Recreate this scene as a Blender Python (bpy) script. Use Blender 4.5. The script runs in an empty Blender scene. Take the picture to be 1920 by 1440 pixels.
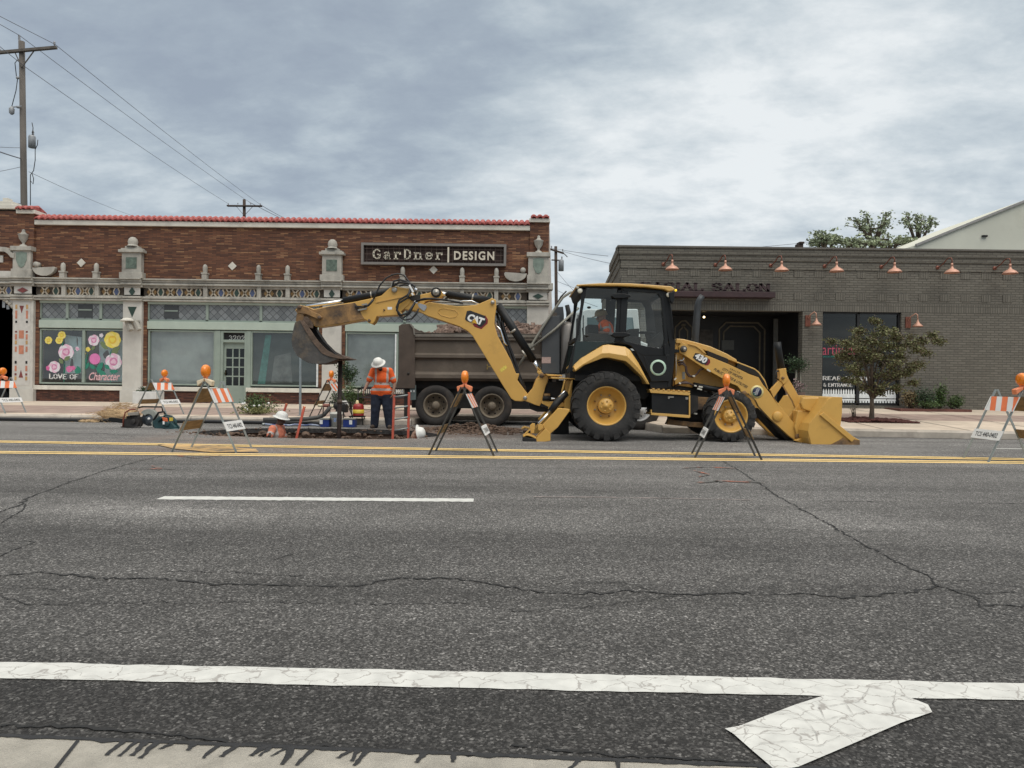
import bpy, bmesh, math, random
from math import sin, cos, pi, radians
from mathutils import Vector, Matrix, noise as mnoise

# ------------------------------------------------------------------ camera, sky, sun, exposure
S = bpy.context.scene
C = S.collection
FPX, HX, HY, CAMH, ROLL = 1300.0, 960.0, 717.0, 1.10, 0.012
cam_d = bpy.data.cameras.new("camera"); cam = bpy.data.objects.new("camera", cam_d); C.objects.link(cam)
cam_d.sensor_width = 36.0; cam_d.lens = 36.0 * FPX / 1920.0
cam_d.shift_y = -3.0 / 1920.0
cam_d.clip_start = 0.05; cam_d.clip_end = 3000
cam.location = (0, 0, CAMH)
cam.rotation_euler = (Matrix.Rotation(-ROLL, 3, 'Y') @ Matrix.Rotation(pi/2, 3, 'X')).to_euler()
S.camera = cam

SUN_EL, SUN_AZ = radians(58), radians(150)
w = bpy.data.worlds.new("World"); S.world = w; w.use_nodes = True
nt = w.node_tree; N = nt.nodes; L = nt.links; N.clear()
def wn(t, **k):
    n = N.new(t)
    for a, b in k.items(): setattr(n, a, b)
    return n
def wmath(op, a, b=None, c=None, clamp=False):
    n = N.new('ShaderNodeMath'); n.operation = op; n.use_clamp = clamp
    for i, v in enumerate((a, b, c)):
        if v is None: continue
        if isinstance(v, (int, float)): n.inputs[i].default_value = v
        else: L.new(v, n.inputs[i])
    return n.outputs[0]
out = wn('ShaderNodeOutputWorld'); bg = wn('ShaderNodeBackground'); bg.inputs[1].default_value = 0.1
sky = wn('ShaderNodeTexSky', sky_type='NISHITA'); sky.sun_disc = False
sky.sun_elevation = SUN_EL; sky.sun_rotation = SUN_AZ
tc = wn('ShaderNodeTexCoord'); sep = wn('ShaderNodeSeparateXYZ'); L.new(tc.outputs['Generated'], sep.inputs[0])
zz = wmath('MAXIMUM', sep.outputs[2], 0.0)
den = wmath('ADD', zz, 0.26)
cx_ = wmath('DIVIDE', sep.outputs[0], den); cy_ = wmath('DIVIDE', sep.outputs[1], den)
comb = wn('ShaderNodeCombineXYZ'); L.new(cx_, comb.inputs[0]); L.new(cy_, comb.inputs[1])
def wnoise(scale, detail, rough, dist, off, sx=1.0, sy=1.0):
    mp = wn('ShaderNodeMapping'); mp.inputs['Location'].default_value = off; mp.inputs['Scale'].default_value = (sx, sy, 1)
    mp.inputs['Rotation'].default_value = (0, 0, 0.35)
    L.new(comb.outputs[0], mp.inputs[0])
    n = wn('ShaderNodeTexNoise'); n.inputs['Scale'].default_value = scale; n.inputs['Detail'].default_value = detail
    n.inputs['Roughness'].default_value = rough; n.inputs['Distortion'].default_value = dist
    L.new(mp.outputs[0], n.inputs['Vector']); return n.outputs['Fac']
n1 = wnoise(1.15, 12, 0.60, 0.10, (3.1, 1.7, 0), 1.0, 1.3)
n2 = wnoise(4.6, 12, 0.62, 0.12, (7.3, 2.2, 0), 1.0, 1.45)
n3 = wnoise(0.28, 3, 0.5, 0.0, (1.0, 5.0, 0))
mixn = wmath('ADD', wmath('MULTIPLY', n1, 0.52), wmath('ADD', wmath('MULTIPLY', n2, 0.37), wmath('MULTIPLY', n3, 0.12)))
# brighter part of the overcast, to the right of the street
vd = wn('ShaderNodeVectorMath', operation='DOT_PRODUCT'); L.new(tc.outputs['Generated'], vd.inputs[0])
bd = Vector((0.33, 0.92, 0.17)).normalized(); vd.inputs[1].default_value = bd
mr = wn('ShaderNodeMapRange', interpolation_type='SMOOTHSTEP'); L.new(vd.outputs['Value'], mr.inputs[0])
mr.inputs[1].default_value = 0.87; mr.inputs[2].default_value = 0.995; mr.inputs[3].default_value = -0.015; mr.inputs[4].default_value = 0.125
mixn = wmath('ADD', mixn, mr.outputs[0])
cr = wn('ShaderNodeValToRGB'); L.new(mixn, cr.inputs[0])
E = cr.color_ramp.elements
E[0].position = 0.38; E[0].color = (0.265, 0.31, 0.37, 1)
E[1].position = 0.70; E[1].color = (0.67, 0.70, 0.71, 1)
for p_, c_ in ((0.45, (0.30, 0.35, 0.405, 1)), (0.515, (0.365, 0.42, 0.465, 1)), (0.60, (0.49, 0.54, 0.57, 1))):
    e = E.new(p_); e.color = c_
# thick cloud: lighter overhead than low down
up = wn('ShaderNodeMapRange', interpolation_type='SMOOTHSTEP'); L.new(sep.outputs[2], up.inputs[0])
up.inputs[1].default_value = 0.5; up.inputs[2].default_value = 0.95; up.inputs[3].default_value = 10.0; up.inputs[4].default_value = 30.0
sc = wn('ShaderNodeVectorMath', operation='SCALE'); L.new(cr.outputs[0], sc.inputs[0]); L.new(up.outputs[0], sc.inputs['Scale'])
mx = wn('ShaderNodeMix', data_type='RGBA'); mx.inputs[0].default_value = 0.93
upc = wn('ShaderNodeMapRange', interpolation_type='SMOOTHSTEP'); L.new(sep.outputs[2], upc.inputs[0])
upc.inputs[1].default_value = 0.47; upc.inputs[2].default_value = 0.75; upc.inputs[3].default_value = 0.0; upc.inputs[4].default_value = 0.9
wm = wn('ShaderNodeMix', data_type='RGBA'); wm.blend_type = 'MULTIPLY'; L.new(upc.outputs[0], wm.inputs[0]); L.new(sc.outputs[0], wm.inputs[6]); wm.inputs[7].default_value = (1.28, 1.06, 0.86, 1)
L.new(sky.outputs[0], mx.inputs[6]); L.new(wm.outputs[2], mx.inputs[7])
L.new(mx.outputs[2], bg.inputs[0]); L.new(bg.outputs[0], out.inputs[0])

sd = bpy.data.lights.new("sun", 'SUN'); sd.energy = 1.3; sd.angle = radians(48); sd.color = (1.0, 0.965, 0.91)
so = bpy.data.objects.new("sun", sd); C.objects.link(so)
# light falls from behind and left of the camera's right shoulder, high up
sdir = Vector((sin(SUN_AZ) * cos(SUN_EL), cos(SUN_AZ) * cos(SUN_EL), sin(SUN_EL)))
so.rotation_euler = sdir.to_track_quat('Z', 'Y').to_euler(); so.location = sdir * 60
S.view_settings.view_transform = 'Standard'; S.view_settings.look = 'None'
S.view_settings.exposure = 0.36; S.view_settings.gamma = 1.0; S.view_settings.use_curve_mapping = False
S.cycles.max_bounces = 6; S.cycles.transparent_max_bounces = 12

# ------------------------------------------------------------------ pixel <-> world helpers (photo pixels at a real distance)
cR, sR = cos(ROLL), sin(ROLL)
def W(px, py, D):
    u = (px - HX) / FPX * D; v = (HY - py) / FPX * D
    return Vector((u * cR - v * sR, D, CAMH + u * sR + v * cR))
def hor(px): return HY + (px - HX) * ROLL
def G(px, py, z=0.0):
    D = (CAMH - z) * FPX / (py - hor(px))
    p = W(px, py, D); return Vector((p.x, p.y, z))
def T(t, pts): return [(t[0] + a / t[2], t[1] + b / t[2]) for a, b in pts]
def PL(t, pts, D):                                   # crop points -> (X, Z) at depth D
    r = []
    for a, b in (T(t, pts) if t else pts):
        p = W(a, b, D); r.append((p.x, p.z))
    return r
def PT(t, a, b, D):
    if t: a, b = T(t, [(a, b)])[0]
    return W(a, b, D)

# ------------------------------------------------------------------ materials
MATS = {}
def nodes_of(m): return m.node_tree.nodes, m.node_tree.links
def mat(name, col, rough=0.6, metal=0.0, var=0.15, vscale=6.0, bump=0.0, bscale=40.0, col2=None, dirt=None, dscale=2.0, damt=0.5, spec=0.5, emit=None, estr=0.0, alpha=None, stretch=(1,1,1), coat=0.0):
    if name in MATS: return MATS[name]
    m = bpy.data.materials.new(name); m.use_nodes = True; MATS[name] = m
    n, l = nodes_of(m); b = n['Principled BSDF']
    tcn = n.new('ShaderNodeTexCoord'); mp = n.new('ShaderNodeMapping'); mp.inputs['Scale'].default_value = stretch
    l.new(tcn.outputs['Object'], mp.inputs[0])
    ns = n.new('ShaderNodeTexNoise'); ns.inputs['Scale'].default_value = vscale; ns.inputs['Detail'].default_value = 6; ns.inputs['Roughness'].default_value = 0.6
    l.new(mp.outputs[0], ns.inputs['Vector'])
    rp = n.new('ShaderNodeValToRGB'); l.new(ns.outputs['Fac'], rp.inputs[0])
    c1 = [max(0, c * (1 - var)) for c in col]; c2 = list(col2) if col2 else [min(1, c * (1 + var)) for c in col]
    rp.color_ramp.elements[0].position = 0.35; rp.color_ramp.elements[1].position = 0.68
    rp.color_ramp.elements[0].color = (*c1, 1); rp.color_ramp.elements[1].color = (*c2, 1)
    cur = rp.outputs[0]
    if dirt:
        nd = n.new('ShaderNodeTexNoise'); nd.inputs['Scale'].default_value = dscale; nd.inputs['Detail'].default_value = 8; nd.inputs['Roughness'].default_value = 0.65
        l.new(mp.outputs[0], nd.inputs['Vector'])
        r2 = n.new('ShaderNodeMapRange'); l.new(nd.outputs['Fac'], r2.inputs[0])
        r2.inputs[1].default_value = 0.62 - 0.25 * damt; r2.inputs[2].default_value = 0.80 - 0.2 * damt; r2.inputs[4].default_value = min(1, 0.4 + damt)
        mm = n.new('ShaderNodeMix'); mm.data_type = 'RGBA'; l.new(r2.outputs[0], mm.inputs[0]); l.new(cur, mm.inputs[6]); mm.inputs[7].default_value = (*dirt, 1)
        cur = mm.outputs[2]
    l.new(cur, b.inputs['Base Color'])
    b.inputs['Roughness'].default_value = rough; b.inputs['Metallic'].default_value = metal
    b.inputs['Specular IOR Level'].default_value = spec
    if coat: b.inputs['Coat Weight'].default_value = coat; b.inputs['Coat Roughness'].default_value = 0.12
    if emit: b.inputs['Emission Color'].default_value = (*emit, 1); b.inputs['Emission Strength'].default_value = estr
    if bump:
        nb = n.new('ShaderNodeTexNoise'); nb.inputs['Scale'].default_value = bscale; nb.inputs['Detail'].default_value = 5
        l.new(mp.outputs[0], nb.inputs['Vector'])
        bp = n.new('ShaderNodeBump'); bp.inputs['Strength'].default_value = bump; bp.inputs['Distance'].default_value = 0.02
        l.new(nb.outputs['Fac'], bp.inputs['Height']); l.new(bp.outputs[0], b.inputs['Normal'])
    return m

def glass_mat(name, tint=(0.75, 0.82, 0.8), refl=0.10, rough=0.02):
    if name in MATS: return MATS[name]
    m = bpy.data.materials.new(name); m.use_nodes = True; MATS[name] = m
    n, l = nodes_of(m); n.remove(n['Principled BSDF']); o = n['Material Output']
    tr = n.new('ShaderNodeBsdfTransparent'); tr.inputs[0].default_value = (*tint, 1)
    gl = n.new('ShaderNodeBsdfGlossy'); gl.inputs['Roughness'].default_value = rough; gl.inputs[0].default_value = (1, 0.96, 0.9, 1)
    ly = n.new('ShaderNodeLayerWeight'); ly.inputs[0].default_value = 0.25
    mr = n.new('ShaderNodeMapRange'); l.new(ly.outputs['Facing'], mr.inputs[0]); mr.inputs[3].default_value = refl; mr.inputs[4].default_value = 0.85
    mx = n.new('ShaderNodeMixShader'); l.new(mr.outputs[0], mx.inputs[0]); l.new(tr.outputs[0], mx.inputs[1]); l.new(gl.outputs[0], mx.inputs[2])
    l.new(mx.outputs[0], o.inputs[0]); return m

def brick_mat(name, ramp, mortar, bw, bh, mort=0.008, axes='XZ', rough=0.85, bump=0.5, offset=0.5, grime=0.35, vertical=False):
    if name in MATS: return MATS[name]
    m = bpy.data.materials.new(name); m.use_nodes = True; MATS[name] = m
    n, l = nodes_of(m); b = n['Principled BSDF']; b.inputs['Roughness'].default_value = rough
    g = n.new('ShaderNodeNewGeometry'); sp = n.new('ShaderNodeSeparateXYZ'); l.new(g.outputs['Position'], sp.inputs[0])
    cb = n.new('ShaderNodeCombineXYZ')
    hx = n.new('ShaderNodeMath'); hx.operation = 'ADD'; l.new(sp.outputs[0], hx.inputs[0]); l.new(sp.outputs[1], hx.inputs[1])
    if vertical: l.new(hx.outputs[0], cb.inputs[1]); l.new(sp.outputs[2], cb.inputs[0])
    else: l.new(hx.outputs[0], cb.inputs[0]); l.new(sp.outputs[2], cb.inputs[1])
    bt = n.new('ShaderNodeTexBrick'); l.new(cb.outputs[0], bt.inputs['Vector'])
    bt.offset = offset; bt.inputs['Color1'].default_value = (0, 0, 0, 1); bt.inputs['Color2'].default_value = (1, 1, 1, 1); bt.inputs['Mortar'].default_value = (0.5, 0.5, 0.5, 1)
    bt.inputs['Scale'].default_value = 1.0; bt.inputs['Mortar Size'].default_value = mort; bt.inputs['Brick Width'].default_value = bw; bt.inputs['Row Height'].default_value = bh
    bt.inputs['Mortar Smooth'].default_value = 0.2
    rp = n.new('ShaderNodeValToRGB'); l.new(bt.outputs['Color'], rp.inputs[0]); el = rp.color_ramp.elements
    el[0].position = ramp[0][0]; el[0].color = (*ramp[0][1], 1); el[1].position = ramp[-1][0]; el[1].color = (*ramp[-1][1], 1)
    for p_, c_ in ramp[1:-1]: e = el.new(p_); e.color = (*c_, 1)
    nz = n.new('ShaderNodeTexNoise'); nz.inputs['Scale'].default_value = 0.9; nz.inputs['Detail'].default_value = 9; nz.inputs['Roughness'].default_value = 0.7; l.new(g.outputs['Position'], nz.inputs['Vector'])
    gr = n.new('ShaderNodeMapRange'); l.new(nz.outputs['Fac'], gr.inputs[0]); gr.inputs[1].default_value = 0.35; gr.inputs[2].default_value = 0.7; gr.inputs[3].default_value = 1 - grime; gr.inputs[4].default_value = 1.0 + grime * 0.45
    sc_ = n.new('ShaderNodeVectorMath'); sc_.operation = 'SCALE'; l.new(rp.outputs[0], sc_.inputs[0]); l.new(gr.outputs[0], sc_.inputs['Scale'])
    mm = n.new('ShaderNodeMix'); mm.data_type = 'RGBA'; l.new(bt.outputs['Fac'], mm.inputs[0]); l.new(sc_.outputs[0], mm.inputs[6]); mm.inputs[7].default_value = (*mortar, 1)
    l.new(mm.outputs[2], b.inputs['Base Color'])
    inv = n.new('ShaderNodeMath'); inv.operation = 'SUBTRACT'; inv.inputs[0].default_value = 1.0; l.new(bt.outputs['Fac'], inv.inputs[1])
    bp = n.new('ShaderNodeBump'); bp.inputs['Strength'].default_value = bump; bp.inputs['Distance'].default_value = 0.012
    l.new(inv.outputs[0], bp.inputs['Height']); l.new(bp.outputs[0], b.inputs['Normal'])
    return m

# ------------------------------------------------------------------ mesh builder
ORG = {}
def org(o):
    return ORG.get(o.name, Vector((0, 0, 0))) if o else Vector((0, 0, 0))
def tag(o, label=None, cat=None, group=None, kind=None):
    if label: o['label'] = label
    if cat: o['category'] = cat
    if group: o['group'] = group
    if kind: o['kind'] = kind
    return o
def thing(name, label, cat, loc=(0, 0, 0), group=None, rz=0.0):
    o = bpy.data.objects.new(name, None); C.objects.link(o); o.location = loc; o.rotation_euler = (0, 0, rz)
    o.empty_display_size = 0.2
    ORG[o.name] = Vector(loc) if rz == 0 else Vector((0, 0, 0))
    return tag(o, label, cat, group)
def copy_tree(o, parent=None):
    c = o.copy(); C.objects.link(c)
    if parent: c.parent = parent
    for ch in list(o.children): copy_tree(ch, c)
    return c

class MB:
    def __init__(self): self.v = []; self.f = []; self.sm = []; self.mi = []; self.cur = 0
    def add(self, vs, fs, smooth=False):
        o = len(self.v); self.v += [tuple(p) for p in vs]
        for f in fs: self.f.append([i + o for i in f]); self.sm.append(smooth); self.mi.append(self.cur)
        return self
    def box(self, x0, x1, y0, y1, z0, z1):
        v = [(x, y, z) for x in (x0, x1) for y in (y0, y1) for z in (z0, z1)]
        return self.add(v, [(0, 1, 3, 2), (4, 6, 7, 5), (0, 4, 5, 1), (2, 3, 7, 6), (0, 2, 6, 4), (1, 5, 7, 3)])
    def prism(self, poly, y0, y1, y1poly=None):           # poly in (x, z), extruded in y
        a = sum(poly[i][0] * poly[(i + 1) % len(poly)][1] - poly[(i + 1) % len(poly)][0] * poly[i][1] for i in range(len(poly)))
        if a < 0: poly = poly[::-1]; y1poly = y1poly[::-1] if y1poly else None
        n = len(poly); q = y1poly or poly
        v = [(x, y0, z) for x, z in poly] + [(x, y1, z) for x, z in q]
        return self.add(v, [list(range(n)), list(range(2 * n - 1, n - 1, -1))] + [(i, i + n, (i + 1) % n + n, (i + 1) % n) for i in range(n)])
    def xprism(self, poly, x0, x1):                       # poly in (y, z)
        n = len(poly); v = [(x0, a, b) for a, b in poly] + [(x1, a, b) for a, b in poly]
        return self.add(v, [list(range(n)), list(range(2 * n - 1, n - 1, -1))] + [(i, i + n, (i + 1) % n + n, (i + 1) % n) for i in range(n)])
    def sheet(self, poly, y): return self.add([(x, y, z) for x, z in poly], [list(range(len(poly)))])
    def bar(self, p, q, wd, dp, up=(0, 0, 1)):            # square section beam
        p = Vector(p); q = Vector(q); d = (q - p).normalized(); u = Vector(up)
        if abs(d.dot(u)) > 0.97: u = Vector((0, 1, 0))
        s = d.cross(u).normalized(); u = s.cross(d).normalized()
        v = [e + s * a * wd / 2 + u * b * dp / 2 for e in (p, q) for a, b in ((-1, -1), (1, -1), (1, 1), (-1, 1))]
        return self.add(v, [(3, 2, 1, 0), (4, 5, 6, 7)] + [(i, (i + 1) % 4, (i + 1) % 4 + 4, i + 4) for i in range(4)])
    def tube(self, pts, r, n=10, caps=True):
        pts = [Vector(p) for p in pts]; rs = r if isinstance(r, (list, tuple)) else [r] * len(pts)
        v = []; prev = None
        for i, p in enumerate(pts):
            d = (pts[min(i + 1, len(pts) - 1)] - pts[max(i - 1, 0)])
            d = d.normalized() if d.length > 1e-9 else Vector((0, 0, 1))
            if prev is None:
                u = Vector((0, 0, 1)) if abs(d.z) < 0.9 else Vector((1, 0, 0))
                s = d.cross(u).normalized()
            else:
                s = (prev - d * prev.dot(d)).normalized()
            prev = s; t = d.cross(s)
            for k in range(n):
                a = 2 * pi * k / n; v.append(p + (s * cos(a) + t * sin(a)) * rs[i])
        f = []
        for i in range(len(pts) - 1):
            for k in range(n): a = i * n + k; b = i * n + (k + 1) % n; f.append((a, b, b + n, a + n))
        self.add(v, f, True)
        if caps:
            o = len(self.v) - len(v)
            self.f.append([o + k for k in range(n)][::-1]); self.sm.append(False); self.mi.append(self.cur)
            self.f.append([o + (len(pts) - 1) * n + k for k in range(n)]); self.sm.append(False); self.mi.append(self.cur)
        return self
    def lathe(self, prof, c=(0, 0, 0), axis='Y', n=32, smooth=True):   # prof: (r, t) along axis
        c = Vector(c); v = []
        for r, t in prof:
            for k in range(n):
                a = 2 * pi * k / n; x, y = r * cos(a), r * sin(a)
                v.append(c + (Vector((x, t, y)) if axis == 'Y' else Vector((x, y, t)) if axis == 'Z' else Vector((t, x, y))))
        f = []
        for i in range(len(prof) - 1):
            for k in range(n):
                a = i * n + k; b = i * n + (k + 1) % n; f.append((a, b, b + n, a + n))
        return self.add(v, f, smooth)
    def disc(self, c, r, y_or_n=None, n=24, rx=None):
        v = [(c[0] + (rx or r) * cos(2 * pi * k / n), c[1], c[2] + r * sin(2 * pi * k / n)) for k in range(n)]
        return self.add(v, [list(range(n))])
    def ell(self, c, r, sub=2, nz=0.0, seed=0, rot=None, fr=3.0):
        bm = bmesh.new(); bmesh.ops.create_icosphere(bm, subdivisions=sub, radius=1.0)
        c = Vector(c); r = Vector(r) if not isinstance(r, (int, float)) else Vector((r, r, r))
        vs = []
        for x in bm.verts:
            p = x.co.copy()
            if nz: p *= 1 + nz * mnoise.noise(p * fr + Vector((seed * 7.1, seed * 3.3, seed)))
            p = Vector((p.x * r.x, p.y * r.y, p.z * r.z))
            if rot: p.rotate(rot)
            vs.append(c + p)
        fs = [[q.index for q in f.verts] for f in bm.faces]; bm.free()
        return self.add(vs, fs, True)
    def capsule(self, p, q, r0, r1, sub=2, n=12):
        p = Vector(p); q = Vector(q); self.ell(p, r0, sub); self.ell(q, r1, sub); return self.tube([p, q], [r0, r1], n)
    def build(self, name, m, parent=None, bevel=0.0, seg=2, label=None, closed_fix=False):
        me = bpy.data.meshes.new(name); o_ = org(parent) if parent else Vector((0, 0, 0))
        pp = parent
        me.from_pydata([(x - o_.x, y - o_.y, z - o_.z) for x, y, z in self.v], [], self.f)
        me.polygons.foreach_set('use_smooth', self.sm)
        ms = m if isinstance(m, (list, tuple)) else [m]
        for a in ms: me.materials.append(a)
        me.polygons.foreach_set('material_index', self.mi)
        me.update()
        bm = bmesh.new(); bm.from_mesh(me)
        bmesh.ops.recalc_face_normals(bm, faces=bm.faces); bm.to_mesh(me); bm.free()
        ob = bpy.data.objects.new(name, me); C.objects.link(ob)
        if parent: ob.parent = parent; ORG[ob.name] = o_
        if bevel:
            md = ob.modifiers.new('bevel', 'BEVEL'); md.width = bevel; md.segments = seg; md.limit_method = 'ANGLE'; md.angle_limit = radians(35)
        if label: ob['label'] = label
        return ob
def remesh(mb, voxel, smooth=4, fac=0.5):
    """union overlapping limbs into one continuous skin"""
    me = bpy.data.meshes.new('tmp'); me.from_pydata(mb.v, [], mb.f); me.update()
    ob = bpy.data.objects.new('tmp', me); C.objects.link(ob)
    r = ob.modifiers.new('r', 'REMESH'); r.mode = 'VOXEL'; r.voxel_size = voxel; r.use_smooth_shade = True
    s = ob.modifiers.new('s', 'SMOOTH'); s.iterations = smooth; s.factor = fac
    dg = bpy.context.evaluated_depsgraph_get(); m2 = bpy.data.meshes.new_from_object(ob.evaluated_get(dg))
    r2 = MB(); r2.add([tuple(v.co) for v in m2.vertices], [list(p.vertices) for p in m2.polygons], True)
    bpy.data.objects.remove(ob); bpy.data.meshes.remove(me); bpy.data.meshes.remove(m2)
    return r2

# ------------------------------------------------------------------ lettering
def text_mesh(s, bold=0.0, spacing=1.0):
    cu = bpy.data.curves.new('t', 'FONT'); cu.body = s; cu.size = 1; cu.offset = bold; cu.space_character = spacing; cu.resolution_u = 3
    ob = bpy.data.objects.new('t', cu); C.objects.link(ob)
    dg = bpy.context.evaluated_depsgraph_get(); me = bpy.data.meshes.new_from_object(ob.evaluated_get(dg))
    v = [(a.co.x, a.co.y) for a in me.vertices]; f = [list(p.vertices) for p in me.polygons]
    bpy.data.objects.remove(ob); bpy.data.curves.remove(cu); bpy.data.meshes.remove(me)
    return v, f
def fit2d(v):
    x0 = min(a for a, b in v); x1 = max(a for a, b in v); y0 = min(b for a, b in v); y1 = max(b for a, b in v)
    return [((a - x0) / (x1 - x0), (b - y0) / (y1 - y0)) for a, b in v]
GL = {'A': ([[(0, 0), (.5, 1), (1, 0)], [(.2, .36), (.8, .36)]], 1), 'C': ([[(.95, .78), (.75, .97), (.45, 1), (.12, .8), (0, .5), (.12, .2), (.45, 0), (.75, .03), (.95, .22)]], 0),
 'D': ([[(.1, 0), (.1, 1), (.5, 1), (.85, .82), (.95, .5), (.85, .18), (.5, 0), (.1, 0)]], 1), 'E': ([[(.9, .98), (.12, .98), (.12, .02), (.9, .02)], [(.12, .52), (.7, .52)]], 1),
 'F': ([[(.9, .98), (.12, .98), (.12, 0)], [(.12, .52), (.7, .52)]], 1), 'G': ([[(.92, .8), (.7, .97), (.42, 1), (.12, .8), (0, .5), (.12, .2), (.42, 0), (.75, .04), (.92, .2), (.92, .45), (.6, .45)]], 0),
 'H': ([[(.1, 0), (.1, 1)], [(.9, 0), (.9, 1)], [(.1, .5), (.9, .5)]], 1), 'I': ([[(.5, 0), (.5, 1)]], 1), 'K': ([[(.1, 0), (.1, 1)], [(.9, 1), (.1, .42)], [(.35, .6), (.95, 0)]], 1),
 'L': ([[(.15, 1), (.15, .02), (.9, .02), (.9, .2)]], 1), 'N': ([[(.1, 0), (.1, 1), (.9, 0), (.9, 1)]], 1), 'O': ([[(.5, 1), (.15, .85), (0, .5), (.15, .15), (.5, 0), (.85, .15), (1, .5), (.85, .85), (.5, 1)]], 0),
 'P': ([[(.12, 0), (.12, 1), (.65, 1), (.92, .85), (.92, .6), (.65, .45), (.12, .45)]], 1), 'R': ([[(.12, 0), (.12, 1), (.65, 1), (.88, .85), (.88, .62), (.65, .5), (.12, .5)], [(.5, .5), (.95, 0)]], 1),
 'S': ([[(.88, .8), (.7, .97), (.35, 1), (.1, .83), (.12, .6), (.5, .5), (.88, .38), (.9, .17), (.65, 0), (.3, .02), (.08, .22)]], 0), 'T': ([[(0, .85), (0, .98), (1, .98), (1, .85)], [(.5, .98), (.5, 0)]], 1),
 'V': ([[(0, 1), (.5, 0), (1, 1)]], 1), '&': ([[(1, .45), (.7, .1), (.35, 0), (.05, .2), (.15, .45), (.6, .75), (.5, 1), (.28, .95), (.25, .72), (.95, 0)]], 0),
 'a': ([[(.1, .6), (.3, .7), (.6, .68), (.75, .5), (.75, .0), (.95, 0)], [(.75, .4), (.3, .36), (.08, .18), (.3, 0), (.6, .03), (.75, .2)]], 0),
 'r': ([[(.05, .68), (.25, .68), (.25, 0)], [(.25, .5), (.5, .68), (.85, .68), (.9, .52)], [(.0, .0), (.55, 0)]], 0), 'n': ([[(0, .68), (.2, .68), (.2, 0)], [(.2, .5), (.45, .68), (.75, .62), (.8, .4), (.8, 0)], [(0, 0), (.4, 0)], [(.6, 0), (1, 0)]], 0),
 'e': ([[(.08, .36), (.92, .36), (.88, .56), (.6, .7), (.3, .66), (.08, .45), (.06, .22), (.3, .02), (.6, 0), (.9, .14)]], 0),
 '3': ([[(.1, .85), (.4, 1), (.85, .8), (.75, .58), (.4, .52), (.85, .42), (.9, .15), (.5, 0), (.1, .15)]], 0), '2': ([[(.1, .75), (.3, 1), (.7, 1), (.88, .75), (.6, .4), (.05, .02), (.92, .02), (.92, .15)]], 0),
 '0': ([[(.5, 1), (.18, .85), (.08, .5), (.18, .15), (.5, 0), (.82, .15), (.92, .5), (.82, .85), (.5, 1)]], 0), '|': ([[(.5, -.25), (.5, 1.1)]], 0)}
def stroke_text(s, gap=0.28, th=0.15, serif=0.16, widths={}):
    v = []; f = []; x = 0
    def quad(p, q, t):
        d = Vector(q) - Vector(p); ln = d.length
        if ln < 1e-6: return
        d /= ln; nn = Vector((-d.y, d.x)) * t / 2; e = d * t * 0.32
        o = len(v); P = Vector(p) - e; Q = Vector(q) + e
        v.extend([tuple(P - nn), tuple(Q - nn), tuple(Q + nn), tuple(P + nn)]); f.append([o, o + 1, o + 2, o + 3])
    for ch in s:
        if ch == ' ': x += 0.55; continue
        g, sf = GL[ch]; wd = widths.get(ch, 0.3 if ch in 'I|' else 0.78)
        for ln in g:
            P = [Vector((x + a * wd, b)) for a, b in ln]
            for i in range(len(P) - 1):
                steep = abs(P[i + 1].y - P[i].y) > abs(P[i + 1].x - P[i].x)
                quad(P[i], P[i + 1], th * (1.15 if steep else 0.7))
            if sf and serif:
                for q in (P[0], P[-1]):
                    if q.y < 0.05 or q.y > 0.95:
                        yy = 0.04 if q.y < 0.5 else 0.96
                        quad((q.x - serif, yy), (q.x + serif, yy), th * 0.55)
        x += wd + gap
    return v, f
def place_text(vf, p0, p1, hgt, y, m, name='lettering', parent=None, th=0.006, slant=0.0):
    """lay flat letters on a wall-like plane facing the street: baseline p0->p1 in (X,Z), cap height hgt, extruded th toward the viewer"""
    v, f = vf; v = fit2d(v); p0 = Vector(p0); p1 = Vector(p1); d = p1 - p0; u = d.normalized(); nn = Vector((-u.y, u.x))
    mb = MB(); V = []
    for a, b in v:
        q = p0 + d * a + nn * hgt * b + u * slant * hgt * b; V.append((q.x, q.y))
    k = len(V)
    mb.add([(a, y - th, b) for a, b in V] + [(a, y, b) for a, b in V], [list(g) for g in f])
    ed = {}
    for g in f:
        for i in range(len(g)):
            a, b = g[i], g[(i + 1) % len(g)]; key = (min(a, b), max(a, b)); ed[key] = ed.get(key, 0) + 1
    for (a, b), c in ed.items():
        if c == 1: mb.f.append([a, b, b + k, a + k]); mb.sm.append(False); mb.mi.append(0)
    return mb.build(name, m, parent)

# ------------------------------------------------------------------ leaves
def foliage(mb, c, r, n, size, rnd, clumps=12, flat=1.0, tight=0.28, shell=0.55):
    cs = []
    for _ in range(clumps):
        d = Vector((rnd.gauss(0, 1), rnd.gauss(0, 1), rnd.gauss(0, 1))).normalized() * rnd.uniform(shell, 1) * 0.85
        cs.append(Vector((c[0] + d.x * r[0], c[1] + d.y * r[1], c[2] + d.z * r[2])))
    for _ in range(n):
        q = rnd.choice(cs); s = tight
        p = q + Vector((rnd.gauss(0, s * r[0]), rnd.gauss(0, s * r[1]), rnd.gauss(0, s * r[2] * flat)))
        leaf(mb, p, size * rnd.uniform(0.6, 1.35), rnd)
def leaf(mb, p, s, rnd):
    a = Vector((rnd.gauss(0, 1), rnd.gauss(0, 1), rnd.gauss(0, 0.6))).normalized()
    b = a.cross(Vector((rnd.gauss(0, 1), rnd.gauss(0, 1), rnd.gauss(0, 1)))).normalized() * 0.55
    mb.cur = rnd.randrange(3)
    mb.add([p - a * s / 2, p + b * s / 2, p + a * s / 2, p - b * s / 2], [(0, 1, 2, 3)])
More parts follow.
